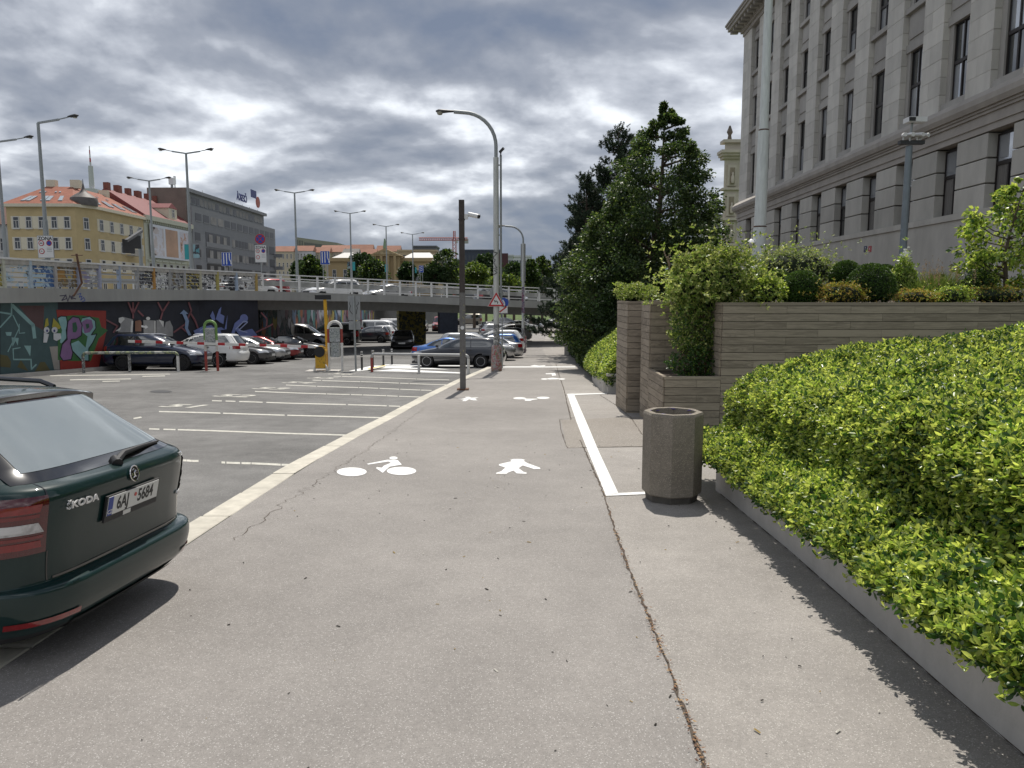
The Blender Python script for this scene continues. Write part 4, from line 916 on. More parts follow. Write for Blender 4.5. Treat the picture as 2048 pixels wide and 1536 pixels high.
def paint(name, polys, col, z=lambda p: p, scale=.5, lift=None):
    LAY[0] += 1; lift = .004 + .0022 * LAY[0]; mb = MB(); m = M('mural_%.2f_%.2f_%.2f' % col, col, .7, var=.14, scale=3)
    for pts in polys:
        q = [wallpt(*zz, lift) for zz in z(pts)]
        mb.poly(q)
    bm = bmesh.new(); me = bpy.data.meshes.new(name); me.from_pydata(mb.v, [], mb.f); bm.from_mesh(me); bmesh.ops.triangulate(bm, faces=bm.faces); bm.to_mesh(me); bm.free(); me.materials.append(m)
    link(name, me, gw, True)
zA = lambda pts: [(x * .20508, 480 + y * .20508) for x, y in pts]; zB = lambda pts: [(380 + x * .20508, 480 + y * .20508) for x, y in pts]
def stroke(pts, w):
    out = []
    for (a, b), (c, d) in zip(pts, pts[1:]):
        L = math.hypot(c - a, d - b); nx, ny = -(d - b) / L * w / 2, (c - a) / L * w / 2; ex, ey = (c - a) / L * w * .3, (d - b) / L * w * .3
        out.append([(a - ex + nx, b - ey + ny), (c + ex + nx, d + ey + ny), (c + ex - nx, d + ey - ny), (a - ex - nx, b - ey - ny)])
    return out
def ellz(cx, cy, a, b, n=16): return [(cx + a * math.cos(2 * math.pi * i / n), cy + b * math.sin(2 * math.pi * i / n)) for i in range(n)]
TEAL, PTEAL, RED, CYAN, PINK, GRN = (.055, .10, .105), (.24, .40, .40), (.30, .035, .025), (.26, .46, .47), (.25, .14, .29), (.05, .16, .05)
paint('mural_panel', [[(2, 600), (560, 605), (575, 1290), (2, 1330)]], TEAL, zA)
paint('mural_shade', [[(180, 640), (430, 640), (420, 880), (330, 830)]], (.10, .055, .055), zA)
paint('mural_lines', stroke([(110, 620), (110, 730), (0, 850)], 14) + stroke([(0, 705), (105, 722)], 16) + stroke([(125, 735), (185, 860), (75, 1090)], 10) + stroke([(120, 640), (320, 830), (335, 950)], 34) + stroke([(130, 1165), (125, 1062), (195, 1050)], 10) + stroke([(130, 1165), (300, 1165), (305, 1260), (350, 1215)], 14) + stroke([(185, 820), (185, 910), (240, 905)], 8) + [[(50, 898), (112, 898), (105, 935), (62, 932)], [(232, 1030), (300, 1030), (292, 1135), (262, 1080)], [(110, 950), (180, 955), (170, 1030), (150, 985), (120, 1040)]], PTEAL, zA)
paint('mural_hills', [[(0, 1115), (70, 1128), (105, 1185), (100, 1245), (0, 1235)], [(165, 1240), (200, 1170), (275, 1280)], [(335, 1285), (390, 1190), (435, 1190), (505, 1300)]], (.10, .09, .035), zA)
paint('mural_bag', [[(480, 1040), (570, 1035), (580, 1265), (525, 1265)]], (.33, .31, .28), zA)
paint('mural_panel', [[(545, 680), (1030, 690), (1032, 900), (960, 1240), (585, 1285), (575, 900)]], RED, zA)
paint('mural_shadow', [[(700, 735), (800, 735), (960, 760), (985, 850), (1050, 880), (960, 960), (880, 1180), (700, 1180), (560, 1170), (560, 750)]], GRN, zA)
paint('mural_letter', [[(560, 760), (590, 742), (640, 745), (652, 800), (645, 960), (600, 1010), (580, 1000), (600, 880)], [(800, 760), (870, 745), (925, 790), (930, 860), (885, 925), (940, 915), (900, 1000), (860, 1060), (862, 1180), (790, 1175), (700, 1080), (690, 1010), (760, 980), (830, 1050), (850, 940), (800, 900), (780, 820)]], CYAN, zA)
paint('mural_letter', [[(660, 790), (705, 748), (765, 760), (795, 830), (790, 930), (740, 965), (690, 970), (682, 1010), (705, 1100), (690, 1165), (610, 1178), (578, 1130), (600, 1020), (650, 970), (640, 880)], [(790, 800), (840, 770), (890, 780), (905, 850), (870, 900), (820, 910)]], PINK, zA)
OUTL = [[(560, 760), (590, 742), (640, 745), (652, 800), (645, 960), (600, 1010)], [(800, 760), (870, 745), (925, 790), (930, 860), (885, 925), (940, 915), (900, 1000), (860, 1060), (862, 1180), (790, 1175), (700, 1080)], [(660, 790), (705, 748), (765, 760), (795, 830), (790, 930), (740, 965), (690, 970), (682, 1010), (705, 1100), (690, 1165), (610, 1178), (578, 1130), (600, 1020), (650, 970), (640, 880), (660, 790)]]
paint('mural_outline', sum([stroke(o_, 9) for o_ in OUTL], []), (.012, .014, .02), zA)
paint('mural_letter', [[(700, 810), (735, 800), (750, 860), (735, 900), (705, 900)], [(830, 820), (860, 815), (865, 850), (840, 870)]], (.03, .10, .06), zA)
paint('mural_eyebrow', [[(425, 860), (440, 770), (460, 760), (470, 830)], [(500, 850), (515, 760), (560, 810), (590, 850), (570, 870)]], (.38, .34, .05), zA)
paint('mural_eye', [ellz(447, 878, 28, 30), ellz(525, 878, 30, 30), [(420, 900), (470, 920), (450, 1000), (415, 1000)], [(515, 910), (585, 910), (590, 960), (545, 985), (515, 970)]], (.58, .60, .62), zA)
paint('mural_pupil', [ellz(452, 885, 10, 13), ellz(522, 885, 10, 13)], (.05, .06, .2), zA)
paint('mural_branch', sum([stroke(s_, 16) for s_ in ([(1245, 610), (1290, 720), (1345, 610)], [(1290, 610), (1292, 760)], [(1535, 610), (1580, 700), (1640, 605)], [(1580, 700), (1560, 770)], [(1030, 780), (1140, 840), (1100, 900)], [(1835, 610), (1860, 690), (1800, 820), (1690, 900)], [(1850, 710), (1900, 800), (1925, 860)], [(1340, 690), (1390, 740)], [(1760, 850), (1820, 900)])], []), (.20, .075, .085), zA)
paint('mural_letter', [[(1150, 760), (1200, 750), (1290, 775), (1285, 900), (1140, 900), (1170, 830)], [(1390, 780), (1510, 785), (1510, 930), (1395, 930)], [(1520, 780), (1590, 790), (1595, 860), (1610, 800), (1650, 785), (1680, 850), (1680, 940), (1515, 930)]], (.27, .27, .27), zA)
paint('mural_highlight', [[(1150, 760), (1190, 750), (1210, 770), (1170, 815), (1150, 800)], [(1275, 785), (1292, 790), (1285, 900), (1262, 900)], [(1540, 775), (1590, 795), (1585, 850)], [(1498, 790), (1510, 790), (1510, 925), (1500, 925)], [(1115, 890), (1170, 850), (1180, 880)], ellz(1437, 765, 20, 16)], (.62, .62, .6), zA)
paint('mural_letter', [[(1310, 790), (1360, 780), (1372, 800), (1370, 890), (1310, 890)]], (.22, .11, .07), zA)
paint('mural_arrow', [[(1370, 830), (1410, 838), (1410, 825), (1438, 850), (1408, 868), (1408, 856), (1370, 850)]], (.7, .7, .7), zA)
paint('mural_arrow', [[(1745, 720), (1785, 680), (1830, 720), (1805, 720), (1835, 790), (1825, 860), (1860, 930), (1830, 930), (1795, 860), (1800, 790), (1770, 720)]], (.24, .33, .50), zA)
paint('mural_letter', [[(25, 885), (130, 835), (150, 940), (50, 935)], [(150, 840), (200, 830), (240, 860), (300, 850), (330, 870), (360, 730), (350, 870), (290, 880), (310, 940), (170, 940)], [(190, 740), (215, 690), (235, 740), (240, 780), (215, 785)], [(245, 770), (275, 680), (300, 650), (290, 720), (330, 740), (320, 820), (280, 800)], [(390, 930), (430, 810), (480, 770), (500, 800), (460, 850), (500, 890), (600, 865), (655, 935), (480, 935), (440, 880), (420, 935)], ellz(520, 765, 40, 42)], (.16, .20, .42), zB)
paint('mural_highlight', stroke([(440, 870), (520, 790), (555, 800), (470, 880), (550, 900)], 10) + stroke([(60, 900), (140, 850), (140, 930)], 8), (.36, .42, .62), zB)
paint('mural_branch', stroke([(0, 720), (40, 780), (65, 850)], 16) + stroke([(690, 710), (745, 770), (740, 850), (640, 900)], 14) + stroke([(745, 850), (800, 820)], 14), (.20, .075, .085), zB)
# tags sprayed on the fascia
def scribble(name, pix, w, col):
    mb = MB(); P = [Vector(at(x, y, 30)) for x, y in pix]; Q = []
    for x, y in pix:
        d = ray(x, y); f = lambda t: None
        best = None
        for A, B in zip(EDGE, EDGE[1:]):
            p = on_line(x, y, A[:2], B[:2]); u = np.dot([p.x - A[0], p.y - A[1]], B[:2] - A[:2]) / np.dot(B[:2] - A[:2], B[:2] - A[:2])
            if -.001 <= u <= 1.001: best = p; nn = Vector((B[1] - A[1], -(B[0] - A[0]), 0)).normalized(); break
        if best: Q.append(best + nn * .006)
    for a, b in zip(Q, Q[1:]): mb.bar(a, b, w, .003, up=tuple(nn))
    mb.build(name, M('tag_' + name, col, .6), br, world=True)
zC = lambda pts: [(x * .20508, 480 + y * .20508) for x, y in pts]
scribble('black_tag', zC([(580, 545), (640, 540), (600, 590), (650, 570), (640, 530), (660, 600), (680, 540), (700, 580), (720, 530), (690, 560), (740, 575)]), .035, (.03, .02, .06))
scribble('blue_tag', zC([(755, 530), (790, 520), (770, 560), (800, 545), (785, 590), (815, 560), (830, 590), (800, 600)]), .035, (.06, .10, .35))
# ---------------------------------------------------------------- embankment carrying the main road, with its own painted wall
EB = [(-900, -40), (-20.6, -40), (-20.6, 28), (-19.6, 43), (-17.6, 52), (-16.6, 90), (-14.5, 140), (-12, 260), (-12, 300), (-900, 300)]
mb = MB(); n = len(EB); mb.add([(x, y, 1.72) for x, y in EB] + [(x, y, -6) for x, y in EB], [tuple(range(n))] + [(i, (i + 1) % n, (i + 1) % n + n, i + n) for i in range(n)])
struct(mb.build('embankment', M('embankment_ground', (.14, .14, .135), .9, var=.15)))
w2 = thing('graffiti_wall', 'long wall of tangled multicoloured graffiti beyond the ramp', 'wall', (-17.1, 70, g(70)))
mb = MB(); mb.add([(-17.5, 52, g(52) - .2), (-16.5, 90, g(90) - .2), (-16.5, 90, 1.7), (-17.5, 52, 1.7), (-17.58, 52, g(52) - .2), (-16.58, 90, g(90) - .2), (-16.58, 90, 1.7), (-17.58, 52, 1.7)], [(0, 1, 2, 3), (4, 7, 6, 5), (3, 2, 6, 7), (0, 3, 7, 4), (1, 5, 6, 2)]); mb.build('wall', spray('wall_spray', [(.05, .05, .06), (.16, .14, .15), (.03, .06, .07), (.3, .29, .3)], .9), w2, world=True)
random.seed(77); cols = [(.55, .54, .52), (.34, .22, .26), (.20, .28, .42), (.42, .16, .08), (.12, .28, .26), (.45, .36, .10), (.5, .5, .55), (.25, .08, .10)]
for k in range(64):
    Y = 52.5 + k * .58 + random.uniform(-.2, .2); z0 = random.uniform(-1.4, .2); h = random.uniform(.7, 1.5); w = random.uniform(.25, .55)
    X = lambda y: -17.5 + (y - 52) / 38 + .012 + k * .0004
    pts = [(X(Y - w), Y - w, z0 + random.uniform(0, .4)), (X(Y), Y, z0 - .25), (X(Y + w * .8), Y + w * .8, z0 + random.uniform(0, .5)), (X(Y + w), Y + w, z0 + h), (X(Y + w * .2), Y + w * .2, z0 + h * .7), (X(Y - w * .7), Y - w * .7, z0 + h)]
    c = random.choice(cols); MB().poly(pts).build('mural_letter', M('mural2_%.2f_%.2f' % c[:2], c, .7, var=.2), w2, world=True)
# ================================================================ cars
def paintmat(name, col, metal=.35, rough=.28): return M('paint_' + name, col, rough, metal, var=.03, scale=.6, coat=1.0)
MAT_TYRE = M('tyre', (.018, .018, .019), .85, var=.1); MAT_RIM = M('alloy', (.62, .62, .63), .3, .35, var=.05); MAT_TRIM = M('black_trim', (.018, .018, .02), .55, var=.1)
MAT_CGLASS = M('car_glass', (.012, .016, .016), .04, var=.2, scale=.8, spec=1.0, ior=1.75); MAT_RED = M('tail_lamp', (.30, .008, .012), .15, var=.05, coat=1); MAT_LAMP = M('head_lamp', (.55, .56, .58), .12, .5, var=.05, coat=1)
MAT_PLATE = M('number_plate_white', (.62, .62, .60), .4, var=.02); MAT_CHROME = M('chrome', (.75, .75, .76), .08, 1.0, var=0)
WAGON = [(.17, 1.90, -2.10, .70), (.20, 2.02, -2.22, .78), (.30, 2.17, -2.36, .86), (.45, 2.22, -2.42, .895), (.58, 2.22, -2.43, .905), (.66, 2.19, -2.40, .905), (.72, 2.14, -2.37, .903), (.80, 1.95, -2.37, .90), (.87, 1.62, -2.36, .895), (.93, 1.30, -2.34, .885), (.97, 1.05, -2.32, .87), (1.02, .92, -2.29, .835), (1.12, .72, -2.20, .79), (1.25, .43, -2.09, .735), (1.35, .16, -1.99, .68), (1.41, -.08, -1.90, .63), (1.445, -.35, -1.80, .56), (1.462, -.65, -1.60, .42), (1.466, -.8, -1.3, .2)]
SUV = [(z * 1.145 + (.05 if z < .3 else 0), F * 1.0, R * .995, W * 1.035) for z, F, R, W in WAGON]
LIFT = [(z, F, R, W) for z, F, R, W in WAGON[:10]] + [(.985, 1.03, -2.28, .865), (1.02, .92, -1.98, .835), (1.12, .72, -1.62, .79), (1.25, .43, -1.27, .735), (1.35, .16, -.98, .68), (1.41, -.08, -.78, .63), (1.44, -.3, -.66, .55), (1.452, -.42, -.58, .40), (1.456, -.48, -.54, .2)]
HATCH = [(z * 1.02, F * .93, (R * .86 if z < 1 else R * .86 + .0), W * .97) for z, F, R, W in WAGON]
VAN = [(.20, 2.15, -2.30, .78), (.26, 2.35, -2.42, .88), (.4, 2.46, -2.48, .94), (.62, 2.47, -2.5, .95), (.8, 2.42, -2.5, .95), (.95, 2.25, -2.5, .95), (1.06, 1.9, -2.5, .95), (1.14, 1.58, -2.49, .945), (1.25, 1.38, -2.48, .935), (1.45, 1.12, -2.46, .90), (1.68, .80, -2.43, .855), (1.83, .55, -2.40, .81), (1.90, .30, -2.34, .74), (1.935, .05, -2.2, .6), (1.945, -.1, -2.0, .4)]
def csup(t, n): c, s = abs(math.cos(t)), abs(math.sin(t)); return c ** (2 / n), s ** (2 / n)
class Body:
    def __init__(s, tab, wf, wr, rw, nf=3.4, nr=4.5, fine=4, ns=56):
        C = catmull(tab, fine); C[:, 0] = np.maximum.accumulate(C[:, 0]); keep = np.concatenate([[True], np.diff(C[:, 0]) > 1e-4]); s.C = C[keep]; s.wf, s.wr, s.rw = wf, wr, rw; s.nf, s.nr, s.ns = nf, nr, ns
    def lv(s, z): return [np.interp(z, s.C[:, 0], s.C[:, i]) for i in (1, 2, 3)]
    def xc(s, F, R): d = F - R; return R + min(1.0, d * .42), F - min(1.15, d * .42)
    def side_y(s, x, z):
        F, R, W = s.lv(z); a, b = s.xc(F, R)
        if x > b: u = min((x - b) / (F - b), 1); return W * (1 - u ** s.nf) ** (1 / s.nf)
        if x < a: u = min((a - x) / (a - R), 1); return W * (1 - u ** s.nr) ** (1 / s.nr)
        return W
    def front_x(s, y, z):
        F, R, W = s.lv(z); a, b = s.xc(F, R); u = min(abs(y) / W, 1); return b + (F - b) * (1 - u ** s.nf) ** (1 / s.nf)
    def rear_x(s, y, z):
        F, R, W = s.lv(z); a, b = s.xc(F, R); u = min(abs(y) / W, 1); return a - (a - R) * (1 - u ** s.nr) ** (1 / s.nr)
    def ring(s, z, na=14):
        F, R, W = s.lv(z); a, b = s.xc(F, R); half = []
        for k in range(na): c, q = csup(math.pi / 2 * (k / na) ** .8, s.nr); half.append((a - (a - R) * c, W * q))
        half += [(a + (b - a) * k / s.ns, W) for k in range(s.ns)]
        for k in range(na + 1): c, q = csup(math.pi / 2 * (1 - (k / na)) ** .8 if k < na else 0, s.nf); half.append((b + (F - b) * c, W * q))
        return [(x, y, z) for x, y in half] + [(x, -y, z) for x, y in half[-2:0:-1]]
    def mesh(s, paint, trim, trimz=.27, name='body', parent=None, arch=True):
        zs = list(s.C[:, 0]); rings = [s.ring(z) for z in zs]; n = len(rings[0]); V = np.array([p for r in rings for p in r]); Ra = s.rw + .055
        if arch:
            for wx_ in (s.wf, s.wr):
                d = np.hypot(V[:, 0] - wx_, V[:, 2] - s.rw); k = (np.abs(d - Ra) < .045) & (np.abs(V[:, 1]) > .55) & (V[:, 2] > .14); f = Ra / np.maximum(d, 1e-6)
                V[k, 0] = wx_ + (V[k, 0] - wx_) * f[k]; V[k, 2] = np.maximum(s.rw + (V[k, 2] - s.rw) * f[k], zs[0])
        F, mi = [], []
        for k in range(len(rings) - 1):
            for j in range(n):
                q = (k * n + j, k * n + (j + 1) % n, (k + 1) * n + (j + 1) % n, (k + 1) * n + j); c = V[list(q)].mean(0)
                if arch and abs(c[1]) > .5 and min(math.hypot(c[0] - w, c[2] - s.rw) for w in (s.wf, s.wr)) < Ra - .004: continue
                F.append(q); mi.append(1 if c[2] < trimz else 0)
        F.append(tuple(range((len(rings) - 1) * n, len(rings) * n))); mi.append(0)
        me = bpy.data.meshes.new(name); me.from_pydata([tuple(v) for v in V], [], F); me.materials.append(paint); me.materials.append(trim); me.polygons.foreach_set('material_index', mi); me.shade_smooth(); me.set_sharp_from_angle(angle=R_(50)); me.update()
        return link(name, me, parent)
def grid(fn, nu, nv): 
    vs = [fn(i / nu, j / nv) for j in range(nv + 1) for i in range(nu + 1)]; fs = [(j * (nu + 1) + i, j * (nu + 1) + i + 1, (j + 1) * (nu + 1) + i + 1, (j + 1) * (nu + 1) + i) for j in range(nv) for i in range(nu)]; return vs, fs
lerp = lambda a, b, t: a + (b - a) * t
def patch(name, fn, nu, nv, mat, parent):
    o = MB().add(*grid(fn, nu, nv)).build(name, mat, parent); o.data.shade_smooth(); return o
def side_patch(B, name, q, side, mat, parent, off=.005, nu=8, nv=5):
    """q = (x0 bottom, x1 bottom, x0 top, x1 top, z0, z1)"""
    def f(u, v):
        z = lerp(q[4], q[5], v); x = lerp(lerp(q[0], q[2], v), lerp(q[1], q[3], v), u); return (x, side * (B.side_y(x, z) + off), z)
    return patch(name, f, nu, nv, mat, parent)
def front_patch(B, name, k0, k1, z0, z1, mat, parent, off=.006, ka=None, nu=10, nv=6, rear=False):
    def f(u, v):
        z = lerp(z0, z1, v); W = B.lv(z)[2]; y = lerp(k0, k1, u) * W; x = B.rear_x(y, z) - off if rear else B.front_x(y, z) + off; return (x, y, z)
    return patch(name, f, nu, nv, mat, parent)
def wheel_meshes(r, w, spokes, key):
    if key in UNIT: return UNIT[key]
    t = MB().lathe([(r * .62, -w / 2), (r * .9, -w / 2), (r * .985, -w * .36), (r, -w * .2), (r, w * .2), (r * .985, w * .36), (r * .9, w / 2), (r * .62, w / 2)], 28, axis='y'); a = t.build('tyre', MAT_TYRE, smooth=True)
    m = MB(); m.lathe([(r * .64, w * .47), (r * .67, w * .5), (r * .62, w * .5), (r * .60, w * .3), (r * .60, -w * .3)], 28, axis='y', mi=0); m.lathe([(.001, w * .12), (r * .6, w * .12), (r * .6, w * .08), (.001, w * .08)], 20, axis='y', mi=1); m.lathe([(.001, w * .45), (r * .12, w * .45), (r * .13, w * .3), (.001, w * .2)], 12, axis='y')
    for k in range(spokes):
        an = 2 * math.pi * k / spokes; d = Vector((math.cos(an), 0, math.sin(an))); p = Vector((0, w * .40, 0)); m.bar(p + d * r * .08, p + d * r * .64, w * .14, r * (.16 if spokes < 7 else .075), up=(0, 1, 0)) if False else m.bar(p + d * r * .08, p + d * r * .64, r * (.24 if spokes < 7 else .115), w * .16, up=(0, 1, 0))
    b = m.build('rim', [MAT_RIM, MAT_TRIM], smooth=True); UNIT[key] = (a.data, b.data); bpy.data.objects.remove(a); bpy.data.objects.remove(b); return UNIT[key]
def wheels(t, B, W, spokes=5, w=.215):
    tm, rm = wheel_meshes(B.rw, w, spokes, 'wheel%.2f_%d' % (B.rw, spokes))
    for wx_ in (B.wf, B.wr):
        for sd in (1, -1):
            o = link('wheel', tm, t); o.location = (wx_, sd * (W - w / 2 - .015), B.rw); o.rotation_euler = (0, 0, 0 if sd > 0 else math.pi); link('rim', rm, o)
        MB().tube([(wx_, -W + .12, B.rw), (wx_, W - .12, B.rw)], B.rw + .05, 20).build('wheel_well', M('wheel_well', (.006, .006, .006), .95, var=0), t)
GLZ = {'wagon': dict(sw=[(.22, .98, .12, .42, .995, 1.355), (-.82, .18, -.80, .08, .995, 1.365), (-1.96, -.87, -1.66, -.85, 1.0, 1.36)], ws=(.99, 1.39), rw=(1.03, 1.37)),
       'lift': dict(sw=[(.22, .98, .12, .42, .995, 1.355), (-.75, .18, -.72, .08, .995, 1.36), (-1.55, -.80, -1.05, -.76, 1.01, 1.33)], ws=(.99, 1.39), rw=(1.02, 1.37)),
       'hatch': dict(sw=[(.20, .90, .10, .38, 1.01, 1.38), (-.72, .16, -.70, .06, 1.01, 1.39), (-1.62, -.77, -1.42, -.75, 1.02, 1.37)], ws=(1.01, 1.42), rw=(1.05, 1.40)),
       'suv': dict(sw=[(.22, .98, .12, .44, 1.14, 1.555), (-.82, .18, -.80, .08, 1.14, 1.565), (-1.95, -.87, -1.62, -.85, 1.15, 1.56)], ws=(1.13, 1.59), rw=(1.18, 1.57)),
       'van': dict(sw=[(.55, 1.42, .45, .72, 1.17, 1.72), (-.95, .45, -.95, .38, 1.17, 1.74), (-2.25, -1.05, -2.2, -1.05, 1.17, 1.74)], ws=(1.17, 1.80), rw=(1.2, 1.75))}
def car_proto(kind, spokes=5, rails=True):
    tab = dict(wagon=WAGON, lift=LIFT, hatch=HATCH, suv=SUV, van=VAN)[kind]; gz_ = GLZ[kind]
    rw = dict(suv=.36, van=.34).get(kind, .325); wf, wr = dict(van=(1.5, -1.5), hatch=(1.25, -1.28)).get(kind, (1.34, -1.34)); B = Body(tab, wf, wr, rw, fine=3, ns=48); W = max(r[3] for r in tab); zk = tab[-1][0] / 1.466
    t = bpy.data.objects.new('parked_car' if kind != 'van' else 'parked_van', None); COL.objects.link(t)
    P0 = paintmat('white', (.72, .72, .71), 0, .3); body = B.mesh(P0, MAT_TRIM, .30 if kind == 'suv' else .25, parent=t)
    for m_ in (0,): body.material_slots[m_].link = 'OBJECT'
    for sd in (1, -1):
        for i, q in enumerate(gz_['sw']): side_patch(B, 'side_window', q, sd, MAT_CGLASS, t)
        z0 = gz_['sw'][0][4]; xm = gz_['sw'][0][1] - .12; mb = MB(); y = B.side_y(xm, z0) + .11; mb.lathe([(.02, -.09), (.07, -.07), (.085, 0), (.07, .07), (.02, .09)], 10, c=(0, 0, 0)); mb.v = [(v[0] * .9 + xm, sd * (y + v[2] * .85), z0 + .06 + v[1] * .85) for v in mb.v]; mb.build('mirror', [MAT_TRIM if kind == 'suv' else MAT_TRIM], t, True)
        for xq in (gz_['sw'][1][1] - .02, gz_['sw'][1][0] + .10): MB().box((xq - .10, sd * (W + .012), z0 - .14), (.18, .03, .028)).build('handle', MAT_TRIM, t)
        for q in gz_['sw'][:2]:                                                      # door gaps
            x = q[0] - .025; side_patch(B, 'door_gap', (x - .006, x + .006, x - .006, x + .006, .36, z0), sd, MAT_TRIM, t, .003, 1, 8)
        side_patch(B, 'sill', (wr + rw + .08, wf - rw - .08, wr + rw + .08, wf - rw - .08, .25, .33), sd, MAT_TRIM, t, .006, 4, 1)
        if rails and kind in ('wagon', 'suv'): zt = tab[-1][0] - .01; MB().tube([(.0, sd * .57, zt - .055), (-.25, sd * .575, zt + .0), (-1.35, sd * .575, zt - .005), (-1.62, sd * .57, zt - .06)], .016, 6).build('roof_rail', MAT_CHROME, t, True)
        hl = {'van': (.78, .98)}.get(kind, (.62 * zk, .76 * zk)); tl = {'van': (.75, 1.2), 'suv': (.90, 1.10)}.get(kind, (.74, .95))
        front_patch(B, 'headlight', sd * .58, sd * .955, hl[0], hl[1], MAT_LAMP, t, .012, nu=8, nv=3)
        front_patch(B, 'tail_light', sd * .62, sd * .985, tl[0], tl[1], MAT_RED, t, .012, nu=9, nv=3, rear=True)
    front_patch(B, 'windscreen', -.86, .86, *gz_['ws'], MAT_CGLASS, t); front_patch(B, 'rear_window', -.84, .84, *gz_['rw'], MAT_CGLASS, t, rear=True)
    front_patch(B, 'grille', -.50, .50, hl[0] - .08, hl[1] - .01, MAT_TRIM, t, .014, nv=2); front_patch(B, 'lower_grille', -.6, .6, .26 * zk, .40 * zk, MAT_TRIM, t, .010, nv=2)
    zf = .50 * zk; MB().box((B.front_x(0, zf) + .012, 0, zf), (.02, .52, .11)).build('front_plate', MAT_PLATE, t); zr = .80 * zk if kind != 'lift' else .62; MB().box((B.rear_x(0, zr) - .012, 0, zr), (.02, .52, .11)).build('rear_plate', MAT_PLATE, t)
    MB().box((0, 0, .26), ((wf - wr) + 1.6, W * 1.5, .10)).build('floor_pan', MAT_TRIM, t)
    wheels(t, B, W, spokes); return t
def place_car(src, first, x, y, hd, label, group, col, z=None, zoff=0):
    t = src if first else copy_tree(src); slope = (g(y + 1) - g(y - 1)) / 2 if z is None else 0
    zz = (g(y) + LOTZ if z is None else z) + zoff; fw = Vector((math.cos(hd), math.sin(hd), 0)); up = Vector((0, -slope, 1)).normalized(); fw = (fw - up * fw.dot(up)).normalized(); le = up.cross(fw)
    m = Matrix((fw, le, up)).transposed().to_4x4(); m.translation = (x, y, zz); t.matrix_world = m
    for ch in t.children:
        if ch.name.startswith('body'): ch.material_slots[0].link = 'OBJECT'; ch.material_slots[0].material = col
    tag(t, label, 'van' if 'van' in t.name else 'car', group); return t
C_WHITE, C_BLACK, C_NAVY, C_GREY, C_SILV, C_RED, C_BLUE, C_DGREY, C_BEIGE = [paintmat(*a) for a in (('white', (.72, .72, .71), 0, .3), ('black', (.012, .012, .014), .2), ('navy', (.008, .016, .045), .15), ('graphite', (.045, .045, .05), .15), ('silver', (.46, .46, .46), .7, .32), ('red', (.26, .018, .02), .3), ('blue', (.03, .13, .42), .4), ('slate', (.018, .020, .028), .1), ('beige', (.34, .31, .26), .6))]
PR = {k: car_proto(k, sp_) for k, sp_ in (('suv', 10), ('wagon', 5), ('lift', 9), ('hatch', 5), ('van', 6))}; USED = set()
G1, G2, G3, G4 = 'cars parked along the graffiti wall', 'cars parked beside the pavement', 'cars parked beyond the overpass', 'traffic on the overpass'
E, Wd, S_, N_ = 0, math.pi, -math.pi / 2, math.pi / 2
